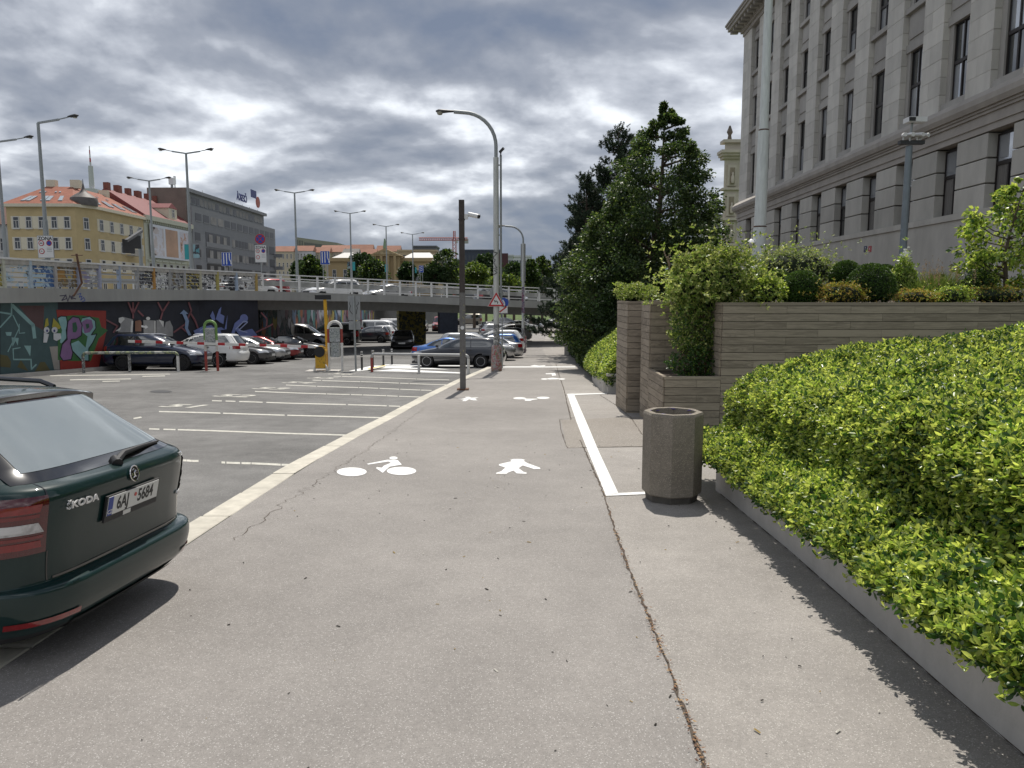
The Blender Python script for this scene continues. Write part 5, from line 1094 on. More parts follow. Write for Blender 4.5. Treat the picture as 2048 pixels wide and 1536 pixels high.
FLEET = [('suv', -16.3, 34.5, E, 'dark navy sport utility car parked behind the low hoop rail', G1, C_NAVY), ('suv', -15.9, 37.7, Wd, 'white sport utility car showing its red tail light by the green arch', G1, C_WHITE), ('wagon', -15.3, 40.7, E, 'dark graphite estate car nosing out beside the silver one', G1, C_GREY), ('wagon', -15.2, 43.2, E, 'silver estate car between the graphite and the red car', G1, C_SILV), ('lift', -15.1, 45.6, E, 'dark red car parked between silver and black cars', G1, C_RED), ('lift', -14.2, 48.2, E, 'black saloon car behind the red and white barrier arm', G1, C_BLACK),
 ('van', -15.6, 64.5, Wd, 'black van parked under the overpass behind the ticket machine', G3, C_BLACK), ('van', -19.2 + 2.2, 60.2, E, 'silver roofed van beside the graffiti wall beyond the ramp', G3, C_SILV),
 ('hatch', -13.2, 68.5, Wd, 'small dark hatchback with bright tail lamp under the overpass', G3, C_DGREY), ('hatch', -13.1, 71.5, Wd, 'white hatchback showing its tail beside the dark hatchback', G3, C_WHITE), ('van', -12.6, 75, E, 'white people carrier parked under the overpass edge', G3, C_WHITE), ('hatch', -12.6, 78.5, E, 'white car parked between white people carrier and white van', G3, C_WHITE), ('van', -12.2, 83, E, 'white van farthest along the row by the yellow pier', G3, C_WHITE), ('lift', -8.7, 59.5, S_ + .1, 'black car facing out in front of the yellow graffiti pier', G3, C_BLACK),
 ('wagon', -2.75, 37.1, Wd - .12, 'dark slate estate car parked nose-in beside the thick painted lamp base', G2, C_DGREY), ('lift', -3.0, 40.2, E + .05, 'bright blue liftback parked behind the slate estate', G2, C_BLUE), ('suv', -2.0, 43.4, E, 'silver grey sport utility car with roof rails behind the blue liftback', G2, C_SILV), ('lift', -1.7, 46.4, Wd, 'pale silver car with its tail reaching the pavement', G2, C_SILV), ('hatch', -1.4, 49.4, Wd, 'mid blue hatchback parked past the silver tail', G2, C_BLUE), ('suv', -1.5, 52.6, Wd, 'white sport utility car parked beyond the blue hatchback', G2, C_WHITE), ('wagon', -1.3, 56, Wd, 'black estate car parked before the overpass shadow', G2, C_BLACK), ('lift', -1.2, 60, Wd, 'silver saloon under the overpass by the pavement', G2, C_SILV), ('hatch', -.9, 64, Wd, 'dark hatchback under the overpass by the pavement', G2, C_DGREY), ('suv', -.5, 70, Wd, 'white sport utility car just past the overpass', G2, C_WHITE),
 ('van', -7.6, 128, Wd, 'beige people carrier standing alone past the overpass', G3, C_BEIGE), ('van', -9.6, 100, S_, 'red van with its front toward us between the piers', G3, C_RED), ('hatch', -11.9, 97, S_, 'small white car beside the red van', G3, C_WHITE), ('suv', -.6, 104, .4, 'grey sport utility car in the far row beyond the overpass', G3, C_SILV), ('lift', 1.2, 98, .5, 'white saloon in the far row beyond the overpass', G3, C_WHITE), ('lift', 5.6, 108, Wd + .5, 'white saloon at the end of the far row', G3, C_WHITE), ('wagon', 3.6, 113, .4, 'black estate in the far row beyond the overpass', G3, C_BLACK), ('hatch', -1.8, 88, .3, 'dark hatchback in the sun past the overpass', G3, C_DGREY), ('wagon', -1.0, 79, .2, 'silver estate in the sun past the overpass', G3, C_SILV)]
for kind, x, y, hd, lb, gp, col in FLEET:
    place_car(PR[kind], kind not in USED, x, y, hd, lb, gp, col); USED.add(kind)
def deck_car(kind, px, off, lb, col, flip=0):
    s = s_of_px(px); (x, y, zt, zb), t, nr = epos(s); c = place_car(PR[kind], False, x + nr[0] * off, y + nr[1] * off, math.atan2(t[1], t[0]) + flip, lb, G4, col, zt - .485); c.name = 'moving_van' if kind == 'van' else 'moving_car'
deck_car('lift', 545, 2.6, 'white car passing the start of the white railing', C_WHITE); deck_car('hatch', 618, 6.2, 'red car on the far lane of the overpass', C_RED, math.pi); deck_car('suv', 752, 5.8, 'white car crossing the middle of the overpass', C_WHITE, math.pi); deck_car('lift', 845, 6.0, 'silver car on the overpass right of the white car', C_SILV, math.pi); deck_car('wagon', 1030, 2.6, 'dark estate on the overpass behind the triangular sign', C_BLACK)
# ================================================================ the dark green estate car in the foreground
OCT = [(.17, 1.90, -2.05, .70), (.22, 2.06, -2.26, .80), (.30, 2.17, -2.37, .862), (.36, 2.20, -2.405, .885), (.43, 2.22, -2.42, .90), (.485, 2.22, -2.42, .905), (.508, 2.22, -2.412, .906), (.520, 2.22, -2.39, .906), (.526, 2.22, -2.345, .904), (.535, 2.22, -2.335, .902), (.60, 2.21, -2.335, .902), (.70, 2.16, -2.345, .902), (.80, 1.95, -2.365, .90), (.88, 1.62, -2.38, .893), (.95, 1.25, -2.39, .882), (.985, 1.05, -2.385, .872), (1.015, .95, -2.365, .862), (1.04, .90, -2.30, .850), (1.06, .85, -2.255, .838), (1.15, .66, -2.135, .785), (1.25, .43, -2.00, .735), (1.35, .16, -1.865, .68), (1.41, -.08, -1.78, .635), (1.44, -.35, -1.69, .57), (1.458, -.62, -1.52, .44), (1.463, -.8, -1.3, .2)]
FX, FY, FPSI = -4.65, 4.47, R_(176.3)
fc = bpy.data.objects.new('estate_car', None); COL.objects.link(fc)
MAT_FG = M('paint_bottle_green', (.0045, .022, .0215), .4, 0, var=.05, scale=2, coat=.75, spec=.15)
FB = Body(OCT, 1.34, -1.34, .325, nf=3.4, nr=5.2, fine=8, ns=80); FB.mesh(MAT_FG, MAT_TRIM, .265, parent=fc)
MAT_GBLK = M('gloss_black', (.006, .006, .007), .08, var=0, coat=1)
MAT_RGLASS = M('rear_glass', (.30, .34, .35), .02, .30, var=.06, scale=1.5, spec=1.0, ior=2.0)
def fr(name, k0, k1, z0, z1, mat, off, nu=24, nv=10, k0t=None, k1t=None, parent=fc):
    def f(u, v):
        z = lerp(z0, z1, v); Wd_ = FB.lv(z)[2]; a = lerp(k0, k0 if k0t is None else k0t, v); b = lerp(k1, k1 if k1t is None else k1t, v); y = lerp(a, b, u) * Wd_; return (FB.rear_x(y, z) - off, y, z)
    return patch(name, f, nu, nv, mat, parent)
rwn = fr('rear_window', -.865, .865, 1.040, 1.405, MAT_GBLK, .005); fr('pane', -.775, .775, 1.085, 1.40, MAT_RGLASS, .0085, parent=rwn, k0t=-.80, k1t=.80)
# spoiler with brake light
def spo(u, v):
    y = lerp(-.63, .63, u); b = 1 - (abs(y) / .63) ** 3 * .10
    prof = [(-1.30, 1.466), (-1.50, 1.474), (-1.64, 1.468), (-1.765, 1.452), (-1.785, 1.442), (-1.775, 1.355), (-1.74, 1.335), (-1.60, 1.37)]
    t = v * (len(prof) - 1); i = min(int(t), len(prof) - 2); x = lerp(prof[i][0], prof[i + 1][0], t - i); z = lerp(prof[i][1], prof[i + 1][1], t - i)
    return (x * b - (1 - b) * 1.45, y, z - .05 * (abs(y) / .63) ** 2.4)
s_o = MB().add(*grid(spo, 24, 28)).build('spoiler', [MAT_FG, MAT_GBLK], fc); s_o.data.shade_smooth(); s_o.data.set_sharp_from_angle(angle=R_(35))
for p in s_o.data.polygons:
    if p.center.z < 1.448 - .05 * (abs(p.center.y) / .63) ** 2.4 and p.center.x < -1.55: p.material_index = 1
mb = MB(); mb.box((-1.782, 0, 1.40), (.012, .42, .022)); mb.build('brake_light', M('brake_lamp_dark', (.07, .006, .008), .15, coat=1), fc)
# tail lights: red rings round a clear centre
MAT_TDK = M('tail_dark_red', (.075, .005, .008), .1, var=.1, scale=20, coat=1); MAT_TBR = M('tail_bright_red', (.19, .006, .008), .12, var=.25, scale=25, coat=1); MAT_TDK2 = M('tail_smoked', (.14, .006, .008), .1, var=.2, scale=30, coat=1); MAT_TCL = M('tail_clear', (.42, .42, .43), .08, .4, var=.5, scale=22, coat=1)
for sd in (1, -1):
    tl = fr('tail_light', sd * .735, sd * .998, .69, .985, MAT_TDK, .006, k0t=sd * .765, k1t=sd * .998)
    for nm, a, at_, b, z0, z1, m in (('lens', .80, .795, .996, .905, .945, MAT_TBR), ('lens', .80, .80, .996, .878, .896, MAT_TDK2), ('reverse_lens', .765, .80, .996, .800, .852, MAT_TCL), ('reverse_bulb', .86, .865, .93, .812, .850, MAT_LAMP), ('lens', .765, .775, .996, .722, .758, MAT_TBR), ('lens', .765, .765, .996, .770, .786, MAT_TDK2)): fr(nm, sd * a, sd * b, z0, z1, m, .0095 if nm != 'reverse_bulb' else .011, parent=tl, nv=3, k0t=sd * at_)
    fr('reflector', sd * .60, sd * .94, .325, .357, MAT_TBR, .008, nv=2)
    fr('tailgate_gap', sd * .72, sd * .728, .535, .69, MAT_GBLK, .003, 1, 6); fr('tailgate_gap', sd * .765, sd * .773, .985, 1.045, MAT_GBLK, .003, 1, 5)
    MB().tube([(-1.52, sd * .565, 1.44), (-1.42, sd * .575, 1.475), (-1.1, sd * .585, 1.492), (.1, sd * .585, 1.488), (.3, sd * .56, 1.43)], .017, 8).build('roof_rail', MAT_GBLK, fc, True)
    for q in GLZ['wagon']['sw']: side_patch(FB, 'side_window', (q[0] + (.18 if q[0] < -1 else 0), *q[1:]), sd, MAT_CGLASS, fc)
    front_patch(FB, 'headlight', sd * .58, sd * .955, .62, .76, MAT_LAMP, fc, .012, nu=8, nv=3)
front_patch(FB, 'windscreen', -.86, .86, 1.0, 1.39, MAT_CGLASS, fc)
fr('tailgate_gap', -.69, .69, .536, .548, MAT_GBLK, .003, 30, 1); fr('diffuser', -.62, .62, .20, .285, MAT_TRIM, .012, 20, 3)  # lower tailgate gap drawn as a dark strip, its shadow painted in
# wiper
wp = MB(); wy = lambda y, z, o=.02: (FB.rear_x(y, z) - o, y, z)
wp.tube([wy(.06, 1.035, .02), wy(.02, 1.058, .03)], [.032, .026], 10); wp.tube([wy(.04, 1.05, .045), wy(-.08, 1.075, .05), wy(-.30, 1.082, .045), wy(-.56, 1.075, .025)], [.024, .020, .014, .008], 8); wp.build('wiper', MAT_TRIM, fc, True)
# badge
def rear_frame(y, z, off): 
    x = FB.rear_x(y, z) - off; dz = FB.rear_x(y, z + .01) - FB.rear_x(y, z - .01); dy = FB.rear_x(y - .01, z) - FB.rear_x(y + .01, z)
    return frame_mat(Vector((x, y, z)), (dy / .02 * 1.0, -1, 0), (dz / .02, 0, 1))
bg_ = rear_frame(0, .968, .006)
o = MB().lathe([(.0465, .0), (.0495, .004), (.047, .007), (.042, .006), (.041, .002)], 32).build('badge', MAT_CHROME, fc, True); o.matrix_local = bg_
d = MB().lathe([(.001, .002), (.041, .002), (.041, .0035), (.001, .0045)], 28).build('badge_field', MAT_GBLK, o, True)
mb = MB(); arc = [(-.030 + .018 * math.cos(a), .0 + .026 * math.sin(a), .0055) for a in np.linspace(-.6, 1.5, 7)]
mb.tube([(-.022, -.024, .0055), (-.004, -.018, .0055), (.012, -.02, .0055)], .003, 5); mb.tube([(-.004, -.02, .0055), (-.002, .004, .0055), (.010, .014, .0055), (.026, .012, .0055)], [.003, .006, .006, .002], 6); mb.tube([(-.004, .0, .0055), (.012, .002, .0055), (.024, .0, .0055)], [.005, .004, .0015], 6); mb.tube([(-.020, .020, .0055), (-.006, .026, .0055), (.006, .024, .0055)], [.002, .004, .002], 6); mb.tube([(-.026, .004, .0055), (-.022, -.012, .0055)], .003, 5)
mb.build('badge_emblem', MAT_CHROME, o, True)
MAT_SILV = M('badge_silver', (.66, .66, .66), .25, .3, var=0)
text_mesh('lettering', 'ŠKODA', .052, MAT_SILV, fc, rear_frame(.475, .905, .016), .003, .0015, 1.35)
text_mesh('lettering', 'TDI', .040, MAT_SILV, fc, rear_frame(-.60, .985, .012), .003, .001, 1.1); text_mesh('lettering', '4x4', .036, MAT_SILV, fc, rear_frame(-.62, .72, .008), .003, .001, 1.1)
# number plate in its holder
pm = rear_frame(0, .818, .012)
h = MB().box((0, -.008, 0), (.545, .155, .012)).build('plate_holder', MAT_TRIM, fc); h.matrix_local = pm
pl_ = MB().box((0, .008, .0085), (.520, .110, .004)).build('number_plate', MAT_PLATE, h)
MB().box((-.238, .008, .0112), (.044, .108, .0012)).build('country_band', M('plate_blue', (.012, .04, .26), .4), pl_)
MAT_INK = M('plate_ink', (.012, .012, .014), .5, var=0)
text_mesh('plate_text', '6AJ', .106, MAT_INK, pl_, Matrix.Translation((-.118, .008, .0115)), .0005, .0022, .80); text_mesh('plate_text', '5684', .106, MAT_INK, pl_, Matrix.Translation((.118, .008, .0115)), .0005, .0022, .80); text_mesh('country_code', 'CZ', .034, MAT_PLATE, pl_, Matrix.Translation((-.238, -.026, .0122)), .0003, .0006)
MB().lathe([(.012, .0), (.012, .002)], 14, c=(.006, .026, .0115)).build('seal', M('plate_seal', (.5, .06, .05), .4), pl_)
MB().box((-.055, -.067, .0075), (.075, .026, .002)).build('holder_print', MAT_PLATE, h)
wheels(fc, FB, .905, 5); MB().box((0, 0, .25), (3.9, 1.3, .12)).build('floor_pan', MAT_TRIM, fc)
up = Vector((0, SL, 1)).normalized(); fw = Vector((math.cos(FPSI), math.sin(FPSI), 0)); fw = (fw - up * fw.dot(up)).normalized(); le = up.cross(fw)
m4 = Matrix((fw, le, up)).transposed().to_4x4(); m4.translation = (FX, FY, g(FY) + LOTZ); fc.matrix_world = m4
tag(fc, 'dark bottle-green estate car backed over the kerb showing its rear and plate', 'car')
# ================================================================ street furniture
def zat(px, py, Y): return at(px, py, Y).z
MAT_POLE = M('grey_pole', (.30, .32, .32), .55, .2, var=.18, scale=3, streak=(6, 6, .6)); MAT_WPOLE = M('pale_pole', (.50, .51, .48), .6, .1, var=.2, scale=2.5, streak=(6, 6, .7)); MAT_DPOLE = M('dark_lamp_metal', (.05, .05, .052), .5, .3); MAT_LENS = M('lamp_lens', (.35, .34, .28), .25, var=.05)
MAT_STICK = spray('sticker_wear', [(.30, .31, .30), (.12, .12, .12), (.5, .5, .48), (.34, .32, .30)], 9); MAT_BASEG = spray('base_graffiti', [(.20, .19, .17), (.34, .33, .31), (.30, .08, .10), (.22, .24, .12), (.10, .10, .12)], 7); MAT_PURP = spray('purple_graffiti', [(.10, .07, .12), (.30, .28, .30), (.20, .05, .10), (.05, .05, .08)], 6)
MAT_BROWN = M('rusty_brown_steel', (.050, .040, .035), .75, var=.25, scale=6); MAT_PEEL = spray('peeling_paint', [(.11, .105, .10), (.14, .135, .13), (.11, .105, .10), (.30, .28, .14)], 11)
MAT_WPL = M('white_plastic', (.68, .68, .67), .4, var=.05); MAT_SIGNBACK = M('sign_back', (.30, .31, .31), .5, .4, var=.12, scale=5); MAT_SWHITE = M('sign_white', (.66, .66, .65), .4, var=.05); MAT_SRED = M('sign_red', (.42, .02, .025), .4, var=.05); MAT_SBLUE = M('sign_blue', (.015, .06, .34), .4, var=.05); MAT_SBLACK = M('sign_black', (.015, .015, .016), .5, var=0)
MAT_YEL = M('barrier_yellow', (.60, .34, .02), .5, var=.14, scale=6); MAT_RUST = M('rust', (.13, .07, .045), .9, var=.4, scale=9)
# -- brown camera post
p = G(926, 780); zt = zat(926, 400, p.y); H = zt - p.z
t = thing('camera_post', 'dark brown square steel post with peeling lower half on the pavement', 'post', p)
MB().box((0, 0, H * .76), (.155, .155, H * .48)).build('upper_post', MAT_BROWN, t); MB().box((0, 0, H * .26 - .05), (.165, .165, H * .52 + .1)).build('lower_post', MAT_PEEL, t); MB().box((0, 0, .02), (.34, .34, .05)).build('base_plate', MAT_RUST, t)
MB().box((0, 0, H * .80), (.185, .185, .03)).box((0, 0, H * .90), (.18, .18, .03)).build('clamp', MAT_BROWN, t); mb = MB(); mb.lathe([(.001, 0), (.055, 0), (.055, .004), (.001, .004)], 16, axis='y', c=(.0, -.089, H * .335)); mb.build('sticker', MAT_SWHITE, t)
zc_ = zat(940, 432, p.y) - p.z; c = thing('security_camera', 'white bullet security camera mounted near the top of the brown post', 'camera', (p.x + .08, p.y, p.z + zc_))
MB().box((.05, 0, -.02), (.10, .12, .14)).build('bracket', MAT_WPL, c); MB().tube([(.09, 0, 0), (.17, -.02, .02)], .025, 8).build('arm', MAT_WPL, c); mb = MB(); mb.tube([(.12, .0, .05), (.40, -.10, -.02)], [.065, .065], 12); mb.build('body', MAT_WPL, c, True); MB().tube([(.40, -.10, -.02), (.44, -.114, -.03)], [.062, .058], 12).build('lens_hood', MAT_SBLACK, c, True)
# -- curved street lamps with painted sleeves
def curved_lamp(label, px, py, sleeve, sleeve_h, pole_r, segs, arm, head_len, basemat, polemat=MAT_WPOLE):
    p = G(px, py); Y = p.y; t = thing('street_lamp', label, 'street lamp', p)
    MB().lathe([(sleeve * 1.0, -.05), (sleeve * 1.02, .1), (sleeve * .92, sleeve_h * .8), (sleeve * .86, sleeve_h * .93), (pole_r * 1.3, sleeve_h)], 16).build('base_sleeve', basemat, t, True)
    z1 = zat(px, segs[0], Y) - p.z; MB().tube([(0, 0, sleeve_h - .05), (0, 0, (sleeve_h + z1) * .2)], [pole_r * 1.1, pole_r * 1.05], 12).build('lower_pole', MAT_STICK, t, True); MB().tube([(0, 0, (sleeve_h + z1) * .2), (0, 0, z1)], [pole_r, pole_r * .9], 12).build('pole', polemat, t, True)
    zt = zat(px, segs[1], Y) - p.z; zarm = zat(px, arm[1], Y) - p.z; xe = (arm[0] - px) / FPX * Y; r = min(abs(xe) * .78, zarm - zt)
    path = [(0, 0, z1 - .05), (0, 0, zarm - r)] + [(math.copysign(r * (1 - math.cos(a)), xe), 0, zarm - r + r * math.sin(a)) for a in np.linspace(.15, math.pi / 2, 9)] + [(xe, 0, zarm + .03)]
    MB().tube(path, [pole_r * .62] * len(path), 10).build('curved_arm', MAT_POLE, t, True); sgn = math.copysign(1, xe); L = head_len
    mb = MB(); hx = [(0, .045, .06), (.3 * L, .06, .09), (.6 * L, .085, .13), (.85 * L, .09, .14), (L, .03, .08)]
    rings = [[(xe + sgn * a, w * math.cos(q), zarm + .05 + h * math.sin(q) * .9) for q in np.linspace(0, 2 * math.pi, 12, endpoint=False)] for a, h, w in hx]; loft(mb, rings); mb.build('lamp_head', MAT_DPOLE, t, True)
    mb = MB(); mb.lathe([(.001, -.12), (.09, -.11), (.13, -.04), (.13, .0)], 12, c=(xe + sgn * L * .78, 0, zarm + .02)); mb.build('lens', MAT_LENS, t, True); return t, p
lamp1, LP = curved_lamp('tall curved street lamp on a thick graffiti-covered base beside the kerb', 993, 742, .235, 1.12, .125, (315, 300), (912, 225), .75, MAT_BASEG)
def lz(py): return zat(993, py, LP.y) - LP.z
MB().tube([(.20, .05, lz(600)), (.20, .05, lz(310))], .045, 8).build('side_conduit', MAT_POLE, lamp1, True)
for py in (330, 470, 585): MB().box((.10, .03, lz(py)), (.26, .06, .05)).build('clamp', MAT_POLE, lamp1)
c = thing('security_camera', 'small dark camera on the thin conduit of the tall lamp', 'camera', (LP.x + .20, LP.y, LP.z + lz(312))); MB().tube([(0, 0, 0), (0, 0, .1), (.03, -.05, .2)], .03, 6).build('bracket', MAT_DPOLE, c); MB().tube([(-.04, .03, .16), (.12, -.1, .3)], .06, 10).build('body', MAT_DPOLE, c, True)
# black tag painted up the pole
mb = MB(); random.seed(8); q = []
for k in range(24): q.append((-.13 + random.uniform(0, .2), -.132 - random.uniform(0, .003), lz(500) - k * (lz(500) - lz(552)) / 24))
mb.tube(q, .014, 4); mb.build('spray_tag', MAT_SBLACK, lamp1)
lamp2, LP2 = curved_lamp('shorter curved street lamp with purple painted base near the overpass', 1046, 705, .22, .95, .10, (486, 480), (1010, 453), .55, MAT_PURP)
MB().box((0, .12, zat(1046, 525, LP2.y) - LP2.z), (.34, .05, (560 - 487) / FPX * LP2.y)).build('backing_strip', MAT_SIGNBACK, lamp2)
MB().box((0, -.10, zat(1046, 600, LP2.y) - LP2.z), (.20, .02, 1.8)).build('sticker_wrap', MAT_PURP, lamp2)
# -- signs at the lamp
def disc(mb, c, r, th=.02, mi=0, n=24): return mb.lathe([(.001, -th / 2), (r, -th / 2), (r, th / 2), (.001, th / 2)], n, mi, c, 'y')
pz = LP; sg = thing('warning_sign', 'red-edged triangular double-bend warning sign strapped to the tall lamp', 'sign', (pz.x, pz.y - .16, pz.z + lz(603)))
def tri(r, y, lift=0): return [(r * math.sin(a), y, r * math.cos(a) + lift) for a in (0, 2 * math.pi / 3, 4 * math.pi / 3)]
for nm, r, y, m in (('border', .40, 0, MAT_SRED), ('face', .27, -.006, MAT_SWHITE)): MB().extrude(tri(r, y), (0, -.012, 0)).build(nm, m, sg)
MB().extrude(tri(.43, .004), (0, -.002, 0)).build('edge', MAT_SWHITE, sg)
mb = MB(); mb.tube([(-.07, -.022, .05), (-.055, -.022, -.03), (.0, -.022, .03), (.06, -.022, -.02), (.05, -.022, -.09)], .018, 6); mb.tube([(-.085, -.022, .045), (-.05, -.022, .055)], .012, 5); mb.build('bend_symbol', MAT_SBLACK, sg)
b = thing('round_sign', 'grey back of a round sign behind the triangular warning sign', 'sign', (pz.x, pz.y + .15, pz.z + lz(586))); disc(MB(), (0, 0, 0), .30).build('plate', MAT_SIGNBACK, b); MB().box((0, -.04, 0), (.3, .04, .04)).build('strap', MAT_POLE, b)
q = G(1004.5, 736); s2 = thing('route_sign', 'blue round path sign above a struck-out plate on a thin post', 'sign', q); zz = lambda py: zat(1004, py, q.y) - q.z
MB().tube([(0, 0, -.05), (0, 0, zz(598))], .032, 8).build('post', MAT_POLE, s2, True); disc(MB(), (.08, -.05, zz(605)), .22).build('blue_disc', MAT_SBLUE, s2); mb = MB(); mb.tube([(.02, -.068, zz(605) + .12), (.10, -.068, zz(605)), (.12, -.068, zz(605) - .13)], .035, 6); mb.build('white_figure', MAT_SWHITE, s2)
MB().box((.04, -.05, zz(619)), (.42, .02, .34)).build('white_plate', MAT_SWHITE, s2); MB().bar((-.12, -.064, zz(619) - .12), (.20, -.064, zz(619) + .13), .06, .004, up=(0, 1, 0)).build('red_stripe', MAT_SRED, s2)
# -- hoop rails
def hoop(label, pts, toppy, r, mats, group):
    P = [G(*q, LOTZ) for q in pts]; a, m, b = P; h = at(pts[0][0], toppy, a.y).z - a.z; t = thing('hoop_rail', label, 'railing', a, 0, group); A, Mm, B_ = Vector((0, 0, 0)), m - a, b - a; d = (B_ - A).normalized(); c = .16
    B2 = Vector((B_.x, B_.y, B_.z)); top0 = Vector((0, 0, h)); topb = B2 + Vector((0, 0, h)); arc = lambda o, s: [o + d * s * c * (1 - math.cos(q)) + Vector((0, 0, -c * (1 - math.sin(q)))) for q in np.linspace(0, math.pi / 2, 6)]
    MB().tube(arc(top0, 1) + arc(topb, -1)[::-1], r, 10).build('top_rail', mats[0], t, True)
    for o, mt in ((A, mats[1]), (B2, mats[2])): MB().tube([o - Vector((0, 0, .08)), o + Vector((0, 0, h - c))], r, 10).build('leg', mt, t, True)
    MB().tube([Mm - Vector((0, 0, .08)), Mm + Vector((0, 0, h - .02))], r * .95, 10).build('leg', mats[3], t, True); return t
MAT_HTOP = spray('hoop_sprayed', [(.42, .42, .38), (.12, .14, .12), (.30, .33, .16), (.10, .14, .12)], 3.2); MAT_HGREY = M('hoop_grey', (.42, .42, .41), .5, .2, var=.15, scale=6); MAT_HWHITE = M('hoop_white', (.66, .65, .62), .5, var=.12, scale=6); MAT_HRED = M('hoop_red', (.30, .05, .04), .5, var=.2, scale=6)
hoop('graffiti-sprayed low hoop rail in front of the navy car', [(168, 746), (260, 744.5), (357, 744)], 706, .062, [MAT_HTOP, MAT_STICK, MAT_HWHITE, MAT_STICK], 'hoop rails')
hoop('grey hoop rail with a red leg beside the white hatching', [(744, 744), (838, 746.5), (937, 748)], 708, .060, [MAT_HGREY, MAT_HRED, MAT_HWHITE, MAT_HWHITE], 'hoop rails')
# -- black bollards with white bands
for i, (px, py, pt, lb) in enumerate(((724, 740, 702, 'black bollard standing at the tip of the white hatching'), (746, 736, 700, 'black bollard right behind the red leg of the hoop rail'), (767, 732, 698, 'black bollard at the end of the yellow line'), (784, 729, 697, 'black bollard before the black car by the yellow pier'), (866, 730, 697, 'black bollard in front of the slate estate car\'s front wheel'), (948.6, 735, 700, 'black bollard in front of the slate estate car\'s rear wheel'))):
    p = G(px, py, LOTZ); h = at(px, pt, p.y).z - p.z; t = thing('bollard', lb, 'bollard', p, 0, 'black bollards behind the hoop rail'); MB().cyl((0, 0, -.03), h + .03, .052, .048, 10).build('shaft', M('bollard_black', (.03, .03, .033), .6, var=.1), t, True)
    for k in (.72, .84, .96): MB().cyl((0, 0, h * k - .03), .045, .054, None, 10).build('band', MAT_SWHITE, t)
# -- parking barrier, ticket machines
p = G(643, 742, LOTZ); Y = p.y; mpx = Y / FPX; bz = lambda py: at(643, py, Y).z - p.z
t = thing('parking_barrier', 'yellow parking barrier cabinet with a long red and white arm', 'barrier', p)
mb = MB(); mb.box((0, 0, bz(715) * .98), (.44, .36, bz(700) - .02)); mb.build('cabinet', spray('cabinet_yellow', [(.60, .34, .02), (.60, .34, .02), (.55, .32, .03), (.08, .06, .02)], 7), t)
disc(MB(), (-.02, -.19, bz(703)), .24, .06).build('drive_disc', MAT_SBLACK, t); mb = MB(); mb.lathe([(.001, -.17), (.25, -.17), (.25, .17), (.001, .17)], 20, 0, (.0, 0, bz(703)), 'y'); mb.build('drive_housing', MAT_YEL, t, True)
arc = [(.29 * math.cos(a), -.10, .30 * math.sin(a) + .05) for a in np.linspace(math.pi, 0, 12)]; MB().tube([(-.29, -.10, -.05)] + arc + [(.29, -.10, -.05)], .055, 8).build('guard_hoop', MAT_HWHITE, t, True); MB().box((.1, 0, -.03), (1.5, .8, .12)).build('island', MAT_CONC, t)
bm0, bm1 = Vector((-.2, -.24, bz(693))), at(262, 682, Y) - p; bm1.y = -.24; nseg = 27
for k in range(nseg): MB().bar(bm0.lerp(bm1, k / nseg), bm0.lerp(bm1, (k + 1) / nseg), .05, .115).build('arm_segment', MAT_SRED if k % 3 == 1 else MAT_HWHITE, t)
q = G(656.5, 741, LOTZ); hg = at(656, 590, q.y).z - q.z; t2 = thing('height_bar_post', 'slim yellow pole with a black board at its top beside the barrier', 'post', q); MB().tube([(0, 0, -.05), (-.06, 0, hg)], .075, 10).build('pole', MAT_YEL, t2, True); MB().box((-.12, -.09, hg - .10), (.72, .05, .20)).build('board', MAT_SBLACK, t2)
def arch(label, pxl, pxr, pyb, pyt, mats, name='ticket_machine', panels=()):
    A, B_ = G(pxl, pyb, LOTZ), G(pxr, pyb, LOTZ); h = at(pxl, pyt, A.y).z - A.z; t = thing(name, label, 'machine', (A + B_) / 2); w = (B_.x - A.x) / 2; r = .058
    leg = h - w
    MB().tube([(w * math.cos(a), 0, leg + w * math.sin(a)) for a in np.linspace(0, math.pi, 14)], r, 10).build('arch', mats[0], t, True)
    n = len(mats) - 1
    for sd in (-1, 1):
        for k, (z0, z1, m) in enumerate(mats[1]): MB().tube([(sd * w, 0, z0 * leg - (.05 if z0 == 0 else 0)), (sd * w, 0, z1 * leg)], r, 10).build('leg', m, t, True)
    for (z0, z1, wd, m) in panels: MB().box((0, .02, (z0 + z1) / 2 * h), (w * 2 * wd, .20, (z1 - z0) * h - .01)).build('panel', m, t)
    return t
ST1 = spray('sticker_panel', [(.28, .30, .28), (.40, .42, .40), (.18, .20, .20), (.5, .5, .5), (.20, .26, .28)], 8)
arch('white and red arched ticket machine covered in stickers beside the yellow barrier', 659, 685, 742, 643, [MAT_HWHITE, [(0, .40, MAT_HWHITE), (.40, .66, MAT_HWHITE), (.66, .98, MAT_HRED), (.98, 1.0, MAT_HWHITE)]], panels=((.28, .58, .62, ST1), (.59, .88, .80, ST1)))
arch('green-topped arched machine with stickered panel and red-white legs near the navy car', 413, 436, 742, 642, [M('arch_green', (.16, .30, .08), .5, var=.35, scale=5), [(0, .45, MAT_HRED), (.45, .7, MAT_HWHITE), (.7, 1, M('arch_green', (.16, .30, .08), .5))]], panels=((.50, .86, .86, ST1),))
q = G(712, 742, LOTZ); hs = at(712, 590, q.y).z - q.z; t = thing('sign_post', 'grey post carrying two sprayed sign backs beside the ticket machine', 'sign', q); MB().tube([(0, 0, -.05), (-.03, 0, hs)], .045, 8).build('post', MAT_POLE, t, True); zz = lambda py: at(712, py, q.y).z - q.z
MB().box((-.03, .07, zz(616)), (.54, .03, (640 - 592) / FPX * q.y)).build('upper_plate', MAT_SIGNBACK, t); MB().box((-.02, .07, zz(651)), (.52, .03, (660 - 643) / FPX * q.y)).build('lower_plate', MAT_SIGNBACK, t); random.seed(4); mb = MB()
